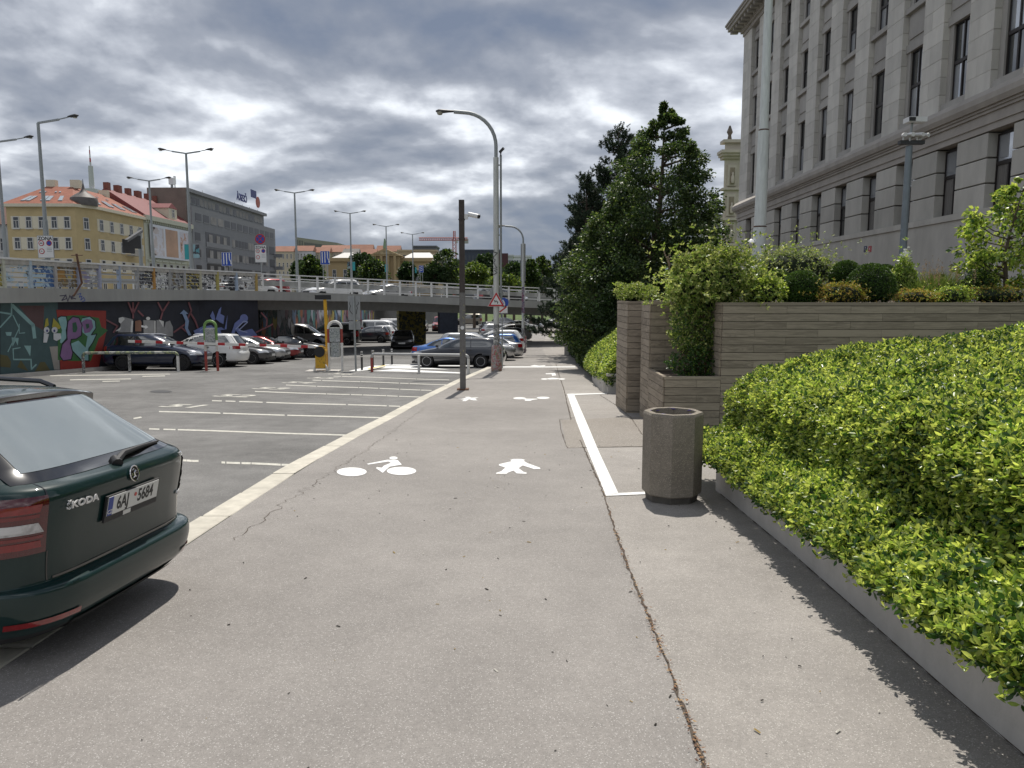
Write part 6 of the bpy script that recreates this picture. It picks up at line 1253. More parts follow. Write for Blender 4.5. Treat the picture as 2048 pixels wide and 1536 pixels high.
for sx in (-.17, .12): mb.tube([(sx + random.uniform(-.07, .08), .05, zz(604) - k * .09) for k in range(7)], .012, 4)
mb.build('spray_tag', MAT_SBLACK, t)
# -- white flagpole and camera pole on the terrace
Yp = 21.5; p = at(1516, 560, Yp); t = thing('flagpole', 'tall stained white steel flagpole in front of the stone building', 'pole', (p.x, Yp, 1.585)); zt = lambda py: at(1525, py, Yp).z - 1.585
seg = [(0, .185), (zt(455), .18), (zt(455) + .01, .165), (zt(262), .15), (zt(262) + .01, .125), (zt(-160), .10)]
for k in range(0, 6, 2): MB().tube([(0, 0, seg[k][0] - (.05 if k == 0 else 0)), (0, 0, seg[k + 1][0])], [seg[k][1], seg[k + 1][1]], 14).build('pole_section', M('flagpole_paint', (.60, .63, .61), .5, var=.16, scale=3, streak=(5, 5, .8)), t, True); MB().cyl((0, 0, seg[k][0]), .03, seg[k][1] + .012, None, 14).build('joint_ring', MAT_RUST, t)
c = thing('wall_camera', 'white teardrop camera fixed low on the flagpole', 'camera', (p.x - .18, Yp, zat(1510, 487, Yp))); MB().lathe([(.02, -.10), (.10, -.04), (.12, .02), (.06, .10), (.01, .13)], 12, c=(-.06, -.02, 0)).build('housing', MAT_WPL, c, True); MB().box((.06, 0, .02), (.14, .05, .05)).build('bracket', MAT_WPL, c)
Yc = 19.5; p = at(1803, 548, Yc); t = thing('camera_pole', 'grey pole with a cluster of cameras and a floodlight on the terrace', 'pole', (p.x, Yc, 1.585)); zc_ = lambda py: at(1812, py, Yc).z - 1.585
MB().tube([(0, 0, -.05), (0, 0, zc_(292))], [.095, .080], 12).build('pole', M('camera_pole_grey', (.20, .23, .25), .5, .3, var=.15), t, True); MB().box((.02, -.05, zc_(286)), (.62, .14, .09)).build('crossbar', MAT_DPOLE, t); MB().tube([(0, 0, zc_(286)), (.04, 0, zc_(246))], .03, 8).build('upper_stem', MAT_POLE, t, True)
for i, (dx, dy, hd) in enumerate(((-.20, -.08, -.5), (-.06, -.12, -.2), (.14, -.10, .2), (.26, -.02, .7))): MB().tube([(dx, dy, zc_(284)), (dx, dy, zc_(272))], .02, 6).tube([(dx - .10 * math.sin(hd), dy + .1, zc_(270)), (dx + .14 * math.sin(hd), dy - .22, zc_(274))], .052, 10).build('camera', MAT_WPL, t, True)
mb = MB(); mb.box((.10, -.02, zc_(241)), (.46, .30, .12)); mb.build('floodlight', MAT_WPL, t); MB().box((-.05, -.175, zc_(241)), (.16, .02, .09)).build('floodlight_lens', MAT_SBLACK, t)
# -- lamps on the upper road
def road_lamp(label, px, pytop, Y, two=True, arm=1.75, rise=.28, group='twin road lamps on the upper road', xoff=0):
    p = at(px, pytop, Y); z0 = 1.70; H = p.z - z0; t = thing('road_lamp', label, 'street lamp', (p.x, Y, z0), 0, group)
    MB().tube([(0, 0, -.1), (0, 0, H * .45)], [.15, .13], 10).build('lower_pole', MAT_POLE, t, True); MB().tube([(0, 0, H * .45), (0, 0, H)], [.10, .075], 10).build('upper_pole', MAT_POLE, t, True)
    for sd in ((-1, 1) if two else (1,)):
        MB().bar((0, 0, H), (sd * arm * .55, 0, H + rise * .5), .10, .09).build('arm', MAT_DPOLE if False else MAT_POLE, t); MB().tube([(sd * arm * .5, 0, H + rise * .47), (sd * arm * .8, 0, H + rise * .85)], .03, 6).build('arm_tube', MAT_POLE, t)
        L = .55; rings = [[(sd * (arm * .78 + a * L), w * math.cos(q), H + rise * .92 + a * .06 + hh * math.sin(q)) for q in np.linspace(0, 2 * math.pi, 10, endpoint=False)] for a, hh, w in ((0, .03, .04), (.35, .07, .10), (.75, .09, .14), (1, .03, .06))]; mb = MB(); loft(mb, rings); mb.build('lamp_head', MAT_DPOLE, t, True)
        MB().lathe([(.001, -.05), (.10, -.03), (.11, 0)], 10, c=(sd * (arm * .78 + .38), 0, H + rise * .92 - .04)).build('lens', MAT_LENS, t, True)
    return t
road_lamp('single-arm road lamp carrying the zone sign beside the yellow building', 76, 246, 40, False, 2.0, .35, None)
road_lamp('single-arm road lamp left of the zone sign lamp', -6, 284, 46, False, 2.1, .3, None)
for px, py, Y, lb in ((372, 307, 53, 'twin-arm road lamp with teal banners in front of the grey office block'), (298, 362, 66, 'twin-arm road lamp in front of the billboard'), (589, 386, 73, 'twin-arm road lamp right of the grey office block'), (700, 427, 91, 'twin-arm road lamp left of the pediment building'), (772, 453, 108, 'twin-arm road lamp over the pediment building'), (825, 469, 122, 'twin-arm road lamp left of the crane')): road_lamp(lb, px, py, Y)
MAT_TEAL = M('banner_teal', (.03, .30, .32), .6, var=.05)
MAT_BANNER2 = spray('banner_portrait', [(.10, .28, .32), (.05, .05, .06), (.25, .40, .44), (.22, .15, .12)], 1.2)
def banner(px0, px1, y0, y1, Y, m, lb):
    a, b = at(px0, y1, Y), at(px1, y0, Y); t = thing('banner', lb, 'banner', (a.x, Y, a.z), 0, 'banners on the road lamps'); MB().box(((b.x - a.x) / 2, 0, (b.z - a.z) / 2), (b.x - a.x, .02, b.z - a.z)).build('cloth', m, t); MB().bar((0, 0, b.z - a.z + .02), (b.x - a.x, 0, b.z - a.z + .02), .03, .03).build('rod', MAT_POLE, t); return t
for a in ((370, 380, 489, 519, 53, MAT_TEAL, 'teal banner on the lamp by the billboard'), (387, 398, 489, 516, 53, MAT_BANNER2, 'dark portrait banner beside the teal one'), (704, 710, 524, 541, 91, MAT_TEAL, 'small teal banner on the lamp left of the pediment building'), (695, 700, 524, 538, 91, MAT_BANNER2, 'small portrait banner on the lamp left of the pediment building'), (770, 776, 529, 544, 108, MAT_TEAL, 'small teal banner before the pediment building'), (830, 833, 535, 546, 122, MAT_TEAL, 'tiny teal banner right of the pediment building')): banner(*a)
# -- road signs on the ramp
def zone_sign(lb, px0, px1, y0, y1, Y, tilt=0, post=True, red_disc=False):
    a, b = at(px0, y1, Y), at(px1, y0, Y); w, h = b.x - a.x, b.z - a.z; t = thing('zone_sign', lb, 'sign', ((a.x + b.x) / 2, Y, 1.75)); zo = a.z - 1.75
    def loc(o): o.rotation_euler = (0, tilt, 0); return o
    MB().box((0, 0, zo + h / 2), (w, .03, h)).build('plate', MAT_SIGNBACK, t); MB().box((0, -.018, zo + h / 2), (w * .94, .01, h * .96)).build('face', MAT_SWHITE, t)
    text_mesh('lettering', 'ZONA', w * .30, MAT_SBLACK, t, frame_mat(Vector((0, -.026, zo + h * .86)), (1, 0, 0), (0, 0, 1)), .002, .006)
    for cx, cz, m1, m2 in ((-.24, .66, MAT_SRED, MAT_SWHITE), (.24, .66, MAT_SRED, MAT_SBLUE), (-.24, .30, MAT_SRED, MAT_SWHITE)):
        disc(MB(), (cx * w, -.03, zo + cz * h), w * .17, .008).build('ring', m1, t); disc(MB(), (cx * w, -.036, zo + cz * h), w * .125, .008).build('disc', m2, t)
    MB().box((-.24 * w, -.042, zo + .66 * h), (w * .16, .004, h * .04)).build('symbol', MAT_SBLACK, t); text_mesh('lettering', '6t', w * .13, MAT_SBLACK, t, frame_mat(Vector((-.24 * w, -.042, zo + h * .30)), (1, 0, 0), (0, 0, 1)), .001)
    mb = MB()
    for k in range(3): mb.box((.24 * w, -.026, zo + h * (.44 - .07 * k)), (w * .32, .004, h * .02))
    mb.build('small_print', MAT_SIGNBACK, t)
    if post: MB().tube([(0, .05, -.4), (0, .05, zo + h + (.9 if red_disc else 0))], .045, 8).build('post', MAT_POLE, t)
    if red_disc:
        disc(MB(), (0, -.01, zo + h + .46), .40, .02).build('ring', MAT_SRED, t); disc(MB(), (0, -.024, zo + h + .46), .31, .01).build('disc', MAT_SBLUE, t); MB().bar((-.22, -.034, zo + h + .68), (.22, -.034, zo + h + .24), .07, .004, up=(0, 1, 0)).build('bar', MAT_SRED, t); MB().bar((-.22, -.036, zo + h + .24), (.22, -.036, zo + h + .68), .07, .004, up=(0, 1, 0)).build('bar', MAT_SRED, t)
    return t
zone_sign('large white zone sign on the lamp before the yellow building', 77, 106, 471, 516, 39.6, post=False); zone_sign('white zone sign under a round no-stopping sign on the ramp', 510.5, 532.5, 490, 525, 60, red_disc=True)
def lane_sign(lb, px0, px1, y0, y1, Y, tiltd=False):
    a, b = at(px0, y1, Y), at(px1, y0, Y); w, h = b.x - a.x, b.z - a.z; t = thing('lane_sign', lb, 'sign', ((a.x + b.x) / 2, Y, 1.4), 0, 'blue lane signs on the ramp'); zo = a.z - 1.4
    MB().box((0, 0, zo + h / 2), (w, .03, h)).build('border', MAT_SWHITE, t); MB().box((0, -.018, zo + h / 2), (w * .94, .01, h * .96)).build('face', MAT_SBLUE, t); mb = MB(); dd = -.28 * 0
    for k in (-.28, 0, .28):
        path = [(k * w, -.03, zo + .90 * h), (k * w, -.03, zo + .12 * h)] if k < .2 and not tiltd else ([(k * w, -.03, zo + .90 * h), (k * w, -.03, zo + .5 * h), (k * w + .14 * w, -.03, zo + .3 * h), (k * w + .14 * w, -.03, zo + .12 * h)] if not tiltd else [(-.35 * w, -.03, zo + (.25 + k * .9 + .2) * h), (.35 * w, -.03, zo + (.45 + k * .9 + .2) * h)])
        for u, v in zip(path, path[1:]): mb.bar(u, v, w * .10, .004, up=(0, 1, 0))
        if not tiltd: mb.poly([(k * w - w * .08, -.031, zo + .86 * h), (k * w + w * .08, -.031, zo + .86 * h), (k * w, -.031, zo + .97 * h)])
    mb.build('arrows', MAT_SWHITE, t)
    for sx in (-.25, .25): MB().tube([(sx * w, .05, -.4), (sx * w, .05, zo + .1)], .03, 6).build('post', MAT_POLE, t)
lane_sign('blue lane-merge sign with white arrows before the grey office block', 444, 463, 504.5, 532, 52); lane_sign('blue lane-merge sign with white arrows above the white railing', 641, 659, 502, 529, 58); lane_sign('small blue sign with slanted white stripes near the dense trees', 838, 847, 531, 545, 88, True)
# -- rusty broken frame hanging over the railing, gantry
(x, y, zt_, zb_), tt, nr = epos(s_of_px(158)); t = thing('broken_frame', 'rusty bent post with crossbars leaning over the ramp railing', 'post', (x, y, zt_)); a, m_, b = [on_line(px, py, EDGE[22][:2], EDGE[30][:2]) for px, py in ((154, 508), (165, 566), (148, 592))]; off = Vector((.12, -.25, 0)); o = Vector((x, y, zt_))
MB().tube([a - o + off, m_ - o + off], .045, 6).tube([m_ - o + off, b - o + off * .6], .04, 6).build('post', MAT_RUST, t)
for py, w in ((511, 11), (525, 9)): q0, q1 = [on_line(px, py, EDGE[22][:2], EDGE[30][:2]) - o + off for px in (155 - w, 155 + w)]; MB().tube([q0, q1], .02, 5).build('crossbar', MAT_RUST, t)
Yg = 60; t = thing('sign_gantry', 'grey overhead gantry with the backs of road signs before the yellow building', 'gantry', (at(283, 540, Yg).x, Yg, 1.7)); o = Vector((at(283, 540, Yg).x, Yg, 1.7)); MB().tube([(0, 0, -.1), (0, 0, at(283, 458, Yg).z - 1.7)], .14, 10).build('post', MAT_POLE, t, True); e1 = at(252, 482, Yg - 6) - o; e0 = at(283, 462, Yg) - o; MB().bar(e0, e1, .2, .2).build('beam', MAT_DPOLE, t)
for k in (.35, .75): c = e0.lerp(e1, k); MB().box(c + Vector((0, -.3, -.6)), (.9, .08, 1.0), 1.0).build('sign_back', MAT_DPOLE, t)
# ================================================================ buildings beyond the upper road
MAT_PANE = M('far_pane', (.05, .055, .06), .12, var=.3, scale=.5, spec=.8); MAT_FRM = M('far_frame', (.52, .51, .48), .6, var=.05)
MAT_TILE = M('roof_tile_orange', (.25, .085, .05), .8, var=.22, scale=1.2); MAT_TILE2 = M('roof_sheet_red', (.17, .038, .036), .6, var=.15, scale=1.5)
def wallbox(t, name, plan, z0, z1, mat):
    n = len(plan); return MB().add([(x, y, z0) for x, y in plan] + [(x, y, z1) for x, y in plan], [tuple(range(n))[::-1], tuple(range(n, 2 * n))] + [(i, (i + 1) % n, (i + 1) % n + n, i + n) for i in range(n)]).build(name, mat, t, world=True)
def fwin(t, A, B, f0, f1, z0, z1, sill=True, fm=None, name='window', proud=.10):
    """window on the vertical face from plan point A to B (outside on the right of A->B), between fractions f0..f1"""
    A, B = Vector((*A, 0)), Vector((*B, 0)); d = B - A; n = Vector((d.y, -d.x, 0)).normalized(); P = lambda f, z, o: A + d * f + n * o + Vector((0, 0, z))
    def bx(mb, a, b, c, e, o0, o1): mb.add([P(a, c, o0), P(b, c, o0), P(b, e, o0), P(a, e, o0), P(a, c, o1), P(b, c, o1), P(b, e, o1), P(a, e, o1)], [(0, 1, 2, 3), (4, 7, 6, 5), (0, 4, 5, 1), (1, 5, 6, 2), (2, 6, 7, 3), (3, 7, 4, 0)])
    L = d.length; w = (f1 - f0); e = .10 / L; mb = MB(); h = z1 - z0
    bx(mb, f0, f0 + e, z0, z1, -.02, proud); bx(mb, f1 - e, f1, z0, z1, -.02, proud); bx(mb, f0 + e, f1 - e, z1 - .1, z1, -.02, proud); bx(mb, f0 + e, f1 - e, z0, z0 + .1, -.02, proud); bx(mb, f0 + e, f1 - e, z0 + h * .64, z0 + h * .64 + .08, -.02, proud); m = (f0 + f1) / 2; bx(mb, m - e * .4, m + e * .4, z0 + .1, z0 + h * .64, -.02, proud)
    if sill: bx(mb, f0 - e, f1 + e, z0 - .12, z0, -.02, .16)
    wd = mb.build(name, fm or MAT_FRM, t, world=True); m2 = MB(); bx(m2, f0 + e, f1 - e, z0 + .1, z1 - .1, .036, .05); m2.build('pane', MAT_PANE, wd); return wd
def fband(t, A, B, f0, f1, z0, z1, o0, o1, mat, name):
    A, B = Vector((*A, 0)), Vector((*B, 0)); d = B - A; n = Vector((d.y, -d.x, 0)).normalized(); P = lambda f, z, o: A + d * f + n * o + Vector((0, 0, z)); mb = MB()
    mb.add([P(f0, z0, o0), P(f1, z0, o0), P(f1, z1, o0), P(f0, z1, o0), P(f0, z0, o1), P(f1, z0, o1), P(f1, z1, o1), P(f0, z1, o1)], [(0, 1, 2, 3), (4, 7, 6, 5), (0, 4, 5, 1), (1, 5, 6, 2), (2, 6, 7, 3), (3, 7, 4, 0)]); return mb.build(name, mat, t, world=True)
# -- yellow corner house
ZG = 1.6; yA, yB, yC, yD = (at(12, 420, 113).x, 113), (at(150, 420, 113).x, 113), (at(188, 420, 116).x, 116.2), (at(286, 430, 132).x, 132)
MAT_YW = M('yellow_stucco', (.47, .37, .195), .85, var=.10, scale=.6); MAT_CRM = M('cream_panel', (.62, .57, .44), .8, var=.06)
t = thing('corner_house', 'yellow stucco corner house with orange tiled roof and small turret', 'building', ((yB[0] + yA[0]) / 2, 118, ZG)); bk1, bk2 = (yD[0] - 13, 131), (yA[0], 131)
wallbox(t, 'wall', [yA, yB, yC, yD, bk1, bk2], ZG, 14.9, MAT_YW); ZE = 14.9
def ring_off(P, o): return P
ev = [(yA[0] - .4, 112.5), (yB[0] + .1, 112.5), (yC[0] + .5, 116), (yD[0] + .5, 132.2), bk1, (bk2[0] - .4, 131)]; wallbox(t, 'cornice', ev, 14.9, 15.35, MAT_CRM)
rid = [(yA[0] + 2.6, 119, 18.7), (yB[0] - 3.7, 119.2, 18.7), (yD[0] - 6.2, 132, 19.0)]
rb = [(x, y, 15.35) for x, y in ev]; rf = MB().add(rb + rid, [(0, 1, 7, 6), (1, 2, 7), (2, 3, 8, 7), (0, 6, 5), (5, 6, 7, 8, 4), (3, 4, 8)]).build('roof', MAT_TILE, t, world=True)
rows = [(11.75, 13.5), (8.7, 10.45), (5.6, 7.3), (2.6, 4.3)]
for z0, z1 in rows[:3]:
    fband(t, yA, yB, .06, .93, z0 - .05, z1 + .05, -.02, .03, MAT_CRM, 'render_band'); fband(t, yC, yD, .03, .97, z0 - .05, z1 + .05, -.02, .03, MAT_CRM, 'render_band')
for z0, z1 in rows:
    for k in range(5): c = .135 + k * .185; fwin(t, yA, yB, c - .045, c + .045, z0, z1)
    for k in range(5): c = .10 + k * .20; fwin(t, yC, yD, c - .035, c + .035, z0, z1)
    fwin(t, yB, yC, .36, .64, z0, z1)
def skyl(fr, a0, b0, u, v, w, h):
    """roof window on the slope between eave edge a0->b0 and ridge; u along, v up the slope"""
    e0, e1, r0, r1 = [Vector(q) for q in fr]; P = lambda uu, vv: (e0.lerp(e1, uu)).lerp(r0.lerp(r1, uu), vv); n = (P(1, 0) - P(0, 0)).cross(P(.5, 1) - P(.5, 0)).normalized(); n = n if n.z > 0 else -n
    MB().extrude([P(u, v) + n * .02, P(u + w, v) + n * .02, P(u + w, v + h) + n * .02, P(u, v + h) + n * .02], n * .10).build('skylight', M('skylight_glass', (.45, .50, .53), .12, .3, var=.1), rf)
S1 = (rb[0], rb[1], rid[0], rid[1]); S2 = (rb[2], rb[3], rid[1], rid[2])
for u in (.20, .28, .50, .58, .77): skyl(S1, 0, 0, u, .14, .065, .26)
for u in (.22, .32, .58, .68): skyl(S1, 0, 0, u, .62, .04, .06)
for u in (.10, .30, .36, .54, .60, .80, .86): skyl(S2, 0, 0, u, .14, .045, .28)
for u in (.15, .35, .6): skyl(S2, 0, 0, u, .6, .03, .06)
tc_ = ((yB[0] + yC[0]) / 2 - .5, 115.4); mb = MB(); mb.lathe([(1.85, 15.3), (1.95, 15.9), (1.85, 16.45), (1.2, 16.95), (.55, 17.35), (.22, 17.9), (.07, 18.7), (.03, 19.3)], 10, c=(tc_[0], tc_[1], 0)); mb.build('turret', M('turret_lead', (.10, .09, .085), .6, var=.2), t, True, True)
for q in ((rid[0][0] + .6, 119.5), (rid[1][0] + .4, 119.5), (yD[0] - 6, 131)): MB().box((q[0], q[1], 19.1), (1.4, .9, 1.3)).build('chimney', MAT_CRM, rf, world=False)
MB().box((yC[0] + .7, 126.5, 8.45), (1.3, 3.0, .15)).box((yC[0] + 1.3, 126.5, 8.95), (.06, 3.0, .9)).build('balcony', M('balcony_grey', (.34, .32, .28), .8), t, world=True)
# -- pale green house with billboard
pD, pE = (yD[0], 132.1), (at(381, 440, 151).x, 151); MAT_PG = M('pale_green_stucco', (.46, .47, .38), .85, var=.08)
t = thing('town_house', 'pale green town house with red roof behind the big billboard', 'building', (pD[0] - 5, 141, ZG)); wallbox(t, 'wall', [pD, pE, (pE[0] - 13, 151), (pD[0] - 13, 132.1)], ZG, 15.4, MAT_PG)
fband(t, pD, pE, 0, 1, 15.0, 15.8, -.02, .55, MAT_PG, 'cornice')
for k in range(26): fband(t, pD, pE, .01 + k * .038, .024 + k * .038, 14.55, 15.0, -.02, .35, MAT_PG, 'bracket')
rf = MB().add([(pD[0] + .4, 132.1, 15.8), (pE[0] + .4, 151, 15.8), (pE[0] - 6.5, 151, 20.3), (pD[0] - 6.5, 132.1, 20.3), (pE[0] - 13, 151, 15.8), (pD[0] - 13, 132.1, 15.8)], [(0, 1, 2, 3), (3, 2, 4, 5), (0, 3, 5), (1, 4, 2)]).build('roof', MAT_TILE2, t, world=True)
MB().box((pE[0] - 1.6, 143.5, 17.0), (3.0, 3.4, 2.2)).build('dormer', MAT_CRM, rf); MB().add([(pE[0] - .0, 141.6, 18.1), (pE[0] - .0, 145.4, 18.1), (pE[0] - .2, 143.5, 19.1), (pE[0] - 5, 141.6, 18.1), (pE[0] - 5, 145.4, 18.1), (pE[0] - 5, 143.5, 19.1)], [(0, 1, 2), (3, 5, 4), (0, 2, 5, 3), (1, 4, 5, 2)]).build('dormer_roof', MAT_TILE2, rf); fwin(t, (pE[0] - .08, 142.9), (pE[0] - .08, 144.1), .1, .9, 16.4, 17.9, False)
for k in range(6): MB().box((pD[0] - 6.5, 133 + k * 3.6, 20.6), (.9, 1.3 if k % 2 else .8, 1.6)).build('chimney', M('brick_red', (.20, .075, .055), .9, var=.2), rf)
for q in ((.14, .3), (.3, .3)): pass
for k in range(7): c = .09 + k * .137; fwin(t, pD, pE, c - .035, c + .035, 5.0, 7.6); fband(t, pD, pE, c - .06, c + .06, 7.9, 8.15, -.02, .28, MAT_PG, 'hood_mould')
for k in range(7): c = .09 + k * .137; fwin(t, pD, pE, c - .035, c + .035, 2.2, 4.3)
bl = thing('billboard', 'wide billboard with three pale skin-toned pictures on the town house', 'billboard', (pD[0] + .6, 141, 8.4)); fband(bl, pD, pE, .07, .93, 8.55, 14.4, .30, .42, M('billboard_white', (.60, .62, .66), .5, var=.05, scale=.4), 'board')
for f0, f1, nm, m in ((.10, .33, 'picture', spray('picture_hands', [(.50, .44, .42), (.56, .56, .60), (.50, .44, .42), (.07, .045, .035)], .35)), (.37, .63, 'picture', M('picture_skin', (.42, .26, .17), .5, var=.18, scale=.5)), (.68, .90, 'picture', spray('picture_wrist', [(.52, .46, .46), (.56, .54, .58), (.48, .30, .22), (.06, .04, .035)], .40))): fband(bl, pD, pE, f0, f1, 8.95, 13.95, .43, .44, m, nm)
# -- grey office block with roof sign
gA, gB = (at(381, 440, 151.2).x + .3, 151.2), (at(549, 440, 204).x, 204); MAT_GO = M('office_grey_panel', (.20, .205, .215), .7, var=.07, scale=.5, streak=(1, 1, 6)); MAT_GD = M('office_glass', (.030, .030, .034), .3, var=.35, scale=.35, spec=.3); MAT_GW = M('office_blind', (.24, .23, .22), .7, var=.3, scale=.6)
t = thing('office_block', 'long grey panelled office block with ribbon windows and a roof sign', 'building', (gA[0] - 6, 178, ZG)); wallbox(t, 'wall', [gA, gB, (gB[0] - 9, 204), (gA[0] - 8.2, 151.2)], ZG, 19.6, MAT_GO); q0, q1 = (gA[0] - 1.2, 151.3), (gA[0] - 1.0, 198); wallbox(t, 'penthouse', [q0, q1, (q1[0] - 7, 198), (q0[0] - 7, 151.3)], 19.6, 22.4, MAT_GO)
fband(t, q0, q1, -.005, 1.01, 22.4, 23.1, -7, .7, MAT_GO, 'roof_slab'); MB().box((gA[0] - 4.6, 150.9, 19.2), (7.6, .5, 7.6)).build('fire_wall', M('fire_wall_render', (.19, .155, .13), .9, var=.25, scale=.35), t, world=True)
def ribbon(f0, f1, z0, z1, n, A=gA, B=gB, gap=.25, lightp=.35, seed=0):
    random.seed(seed)
    for k in range(n):
        a = lerp(f0, f1, k / n); b = lerp(f0, f1, (k + 1 - gap) / n); w = fband(t, A, B, a, b, z0, z1, -.02, .03, MAT_GD if random.random() > lightp else MAT_GW, 'window'); fband(t, A, B, a - .0007, b + .0007, z0 - .18, z0, -.02, .10, MAT_GO, 'sill')
ribbon(.02, .98, 20.4, 21.7, 22, q0, q1, .25, .75, 1); ribbon(.03, .99, 16.9, 18.4, 13, gap=.22, lightp=.1, seed=2)
for r, (z0, z1) in enumerate(((12.9, 14.5), (9.6, 11.2), (6.4, 8.0), (3.2, 4.8))):
    ribbon(.40, .88, z0, z1, 12, gap=.16, lightp=.3, seed=3 + r); ribbon(.90, .99, z0 - .3, z1 + .2, 1, gap=.1, lightp=0, seed=9); ribbon(.02, .075, z0, z1, 1, gap=.1, lightp=.2, seed=8)
    fband(t, gA, gB, .12, .375, z0 - .9, z1 + .5, -.02, .04, MAT_GD, 'loggia'); fband(t, gA, gB, .12, .375, z0 - .9, z0 + .1, .05, .14, MAT_GO, 'loggia_rail')
    for k in range(3): fband(t, gA, gB, .15 + k * .075, .185 + k * .075, z0 - .2, z1 + .1, .045, .10, MAT_GW, 'balcony_door')
    MB().box((gB[0] + 1.0, 203.2, z0 - .4), (2.4, 1.6, .9)).build('end_balcony', MAT_GO, t, world=True)
sg = thing('roof_sign', 'mirrored blue roof lettering with a red round emblem above the office block', 'sign', (gA[0] - 1.5, 184, 23.1)); F = frame_mat(Vector((0, 0, 2.1)), (0, 1, 0), (0, 0, 1)); MAT_SBL2 = M('sign_navy', (.03, .04, .16), .5)
text_mesh('lettering', 'ČESKÁ', 2.3, MAT_SBL2, sg, F @ Matrix.Diagonal((-1, 1, 1, 1)), .06, .05); mb = MB(); mb.lathe([(.001, -.1), (1.4, -.1), (1.4, .1), (.001, .1)], 20, c=(0, 12.0, 2.4)); mb.v = [(v[2] - 2.6, v[1], 2.6 + v[0]) for v in mb.v]; mb.build('emblem', M('emblem_red', (.34, .08, .05), .5), sg); mb = MB(); mb.bar((.0, 6.4, 4.2), (.0, 10.4, 4.2), .1, 1.9); mb.build('name_board', MAT_SBL2, sg)
for y in (-5, 0, 5, 11): MB().box((0, y, .2), (.1, .1, .8)).build('support', MAT_POLE, sg)
for i, (px, py0, py1, Y, w) in enumerate(((345, 356, 392, 153, .9), (351, 352, 392, 154, .35), (419, 381, 402, 165, .12))):
    a, b = at(px, py1, Y), at(px, py0, Y); a.x = min(a.x, -67); tt_ = thing('roof_antenna', ('stout white antenna on the office block roof', 'thin white antenna beside the stout one', 'thin mast on the office block roof')[i], 'antenna', (a.x, Y, 23.05)); H = b.z - 23.05; MB().tube([(0, 0, 0), (0, 0, H * .5)], w * .3, 8).build('mast', MAT_POLE, tt_); MB().box((0, 0, H * .7), (w, w, H * .6)).build('panel', MAT_WPL, tt_)
# -- pale building at the left edge, distant tower
t = thing('town_house', 'pale grey town house beyond the yellow house\'s left side', 'building', (yA[0] - 8, 118, ZG)); eA, eB = (yA[0] - 14, 116), (yA[0] - .6, 116); wallbox(t, 'wall', [eA, eB, (eB[0], 130), (eA[0], 130)], ZG, 12.6, M('pale_grey_stucco', (.44, .44, .43), .85, var=.08))
for z0, z1 in ((8.6, 10.6), (5, 7)):
    for k in range(4): fwin(t, eA, eB, .14 + k * .22, .22 + k * .22, z0, z1)
MB().add([(eA[0], 115.5, 12.6), (eB[0], 115.5, 12.6), (eB[0], 123, 16.5), (eA[0], 123, 16.5), (eB[0], 130, 12.6), (eA[0], 130, 12.6)], [(0, 1, 2, 3), (3, 2, 4, 5), (1, 4, 2), (0, 3, 5)]).build('roof', M('brown_roof', (.12, .06, .045), .8, var=.15), t, world=True)
Yt = 900; p = at(190, 470, Yt); t = thing('television_tower', 'slender pale television tower with red and white mast on the skyline', 'tower', (p.x, Yt, -6)); zt = lambda py: at(190, py, Yt).z + 6; MAT_TT = M('tower_pale', (.52, .52, .52), .6, var=.08)
MB().tube([(0, 0, 0), (0, 0, zt(332))], [4.6, 2.6], 12).build('shaft', MAT_TT, t, True); MB().box((0, 0, zt(385)), (12, 12, 8)).build('cabin', MAT_TT, t); MB().tube([(9, 4, 0), (9, 4, zt(382))], 2.2, 8).build('side_shaft', MAT_TT, t)
for k in range(5): a, b = 332 - k * 8, 324 - k * 8; MB().tube([(0, 0, zt(a)), (0, 0, zt(b))], 1.0 - k * .13, 8).build('mast_section', MAT_SRED if k % 2 else MAT_TT, t)
# -- far rows of houses
def house(px0, px1, pye, pyr, Y, wall, roof, label, nc, nr, group='far town houses', zb=None, roofh=True):
    a, b = at(px0, pye, Y), at(px1, pye, Y); z0 = -4; ze = a.z; zr = at(px0, pyr, Y).z; dp = max(8, (b.x - a.x) * .7); t = thing('town_house', label, 'building', ((a.x + b.x) / 2, Y, z0), 0, group)
    A, B_ = (a.x, Y), (b.x, Y); wallbox(t, 'wall', [A, B_, (b.x, Y + dp), (a.x, Y + dp)], z0, ze, wall)
    MB().add([(a.x - .3, Y - .4, ze), (b.x + .3, Y - .4, ze), (b.x, Y + dp / 2, zr), (a.x, Y + dp / 2, zr), (b.x, Y + dp, ze), (a.x, Y + dp, ze)], [(0, 1, 2, 3), (3, 2, 4, 5), (1, 4, 2), (0, 3, 5)]).build('roof', roof, t, world=True)
    st = (ze - 3.0) / nr if ze > 6 else 3.2
    for r in range(nr):
        for c in range(nc): f = (c + .5) / nc; w = .5 / nc * .42; fwin(t, A, B_, f - w, f + w, ze - 1.0 - r * 3.4 - 1.9, ze - 1.0 - r * 3.4, False)
    return t
W1, W2, W3, W4 = M('far_cream', (.46, .41, .30), .9, var=.06), M('far_white', (.55, .56, .57), .9, var=.05), M('far_beige', (.42, .37, .29), .9, var=.06), M('far_grey', (.33, .33, .32), .9, var=.06); RT2 = M('far_tile', (.25, .115, .075), .85, var=.15, scale=.4); RG = M('far_slate', (.16, .15, .14), .85, var=.15, scale=.4)
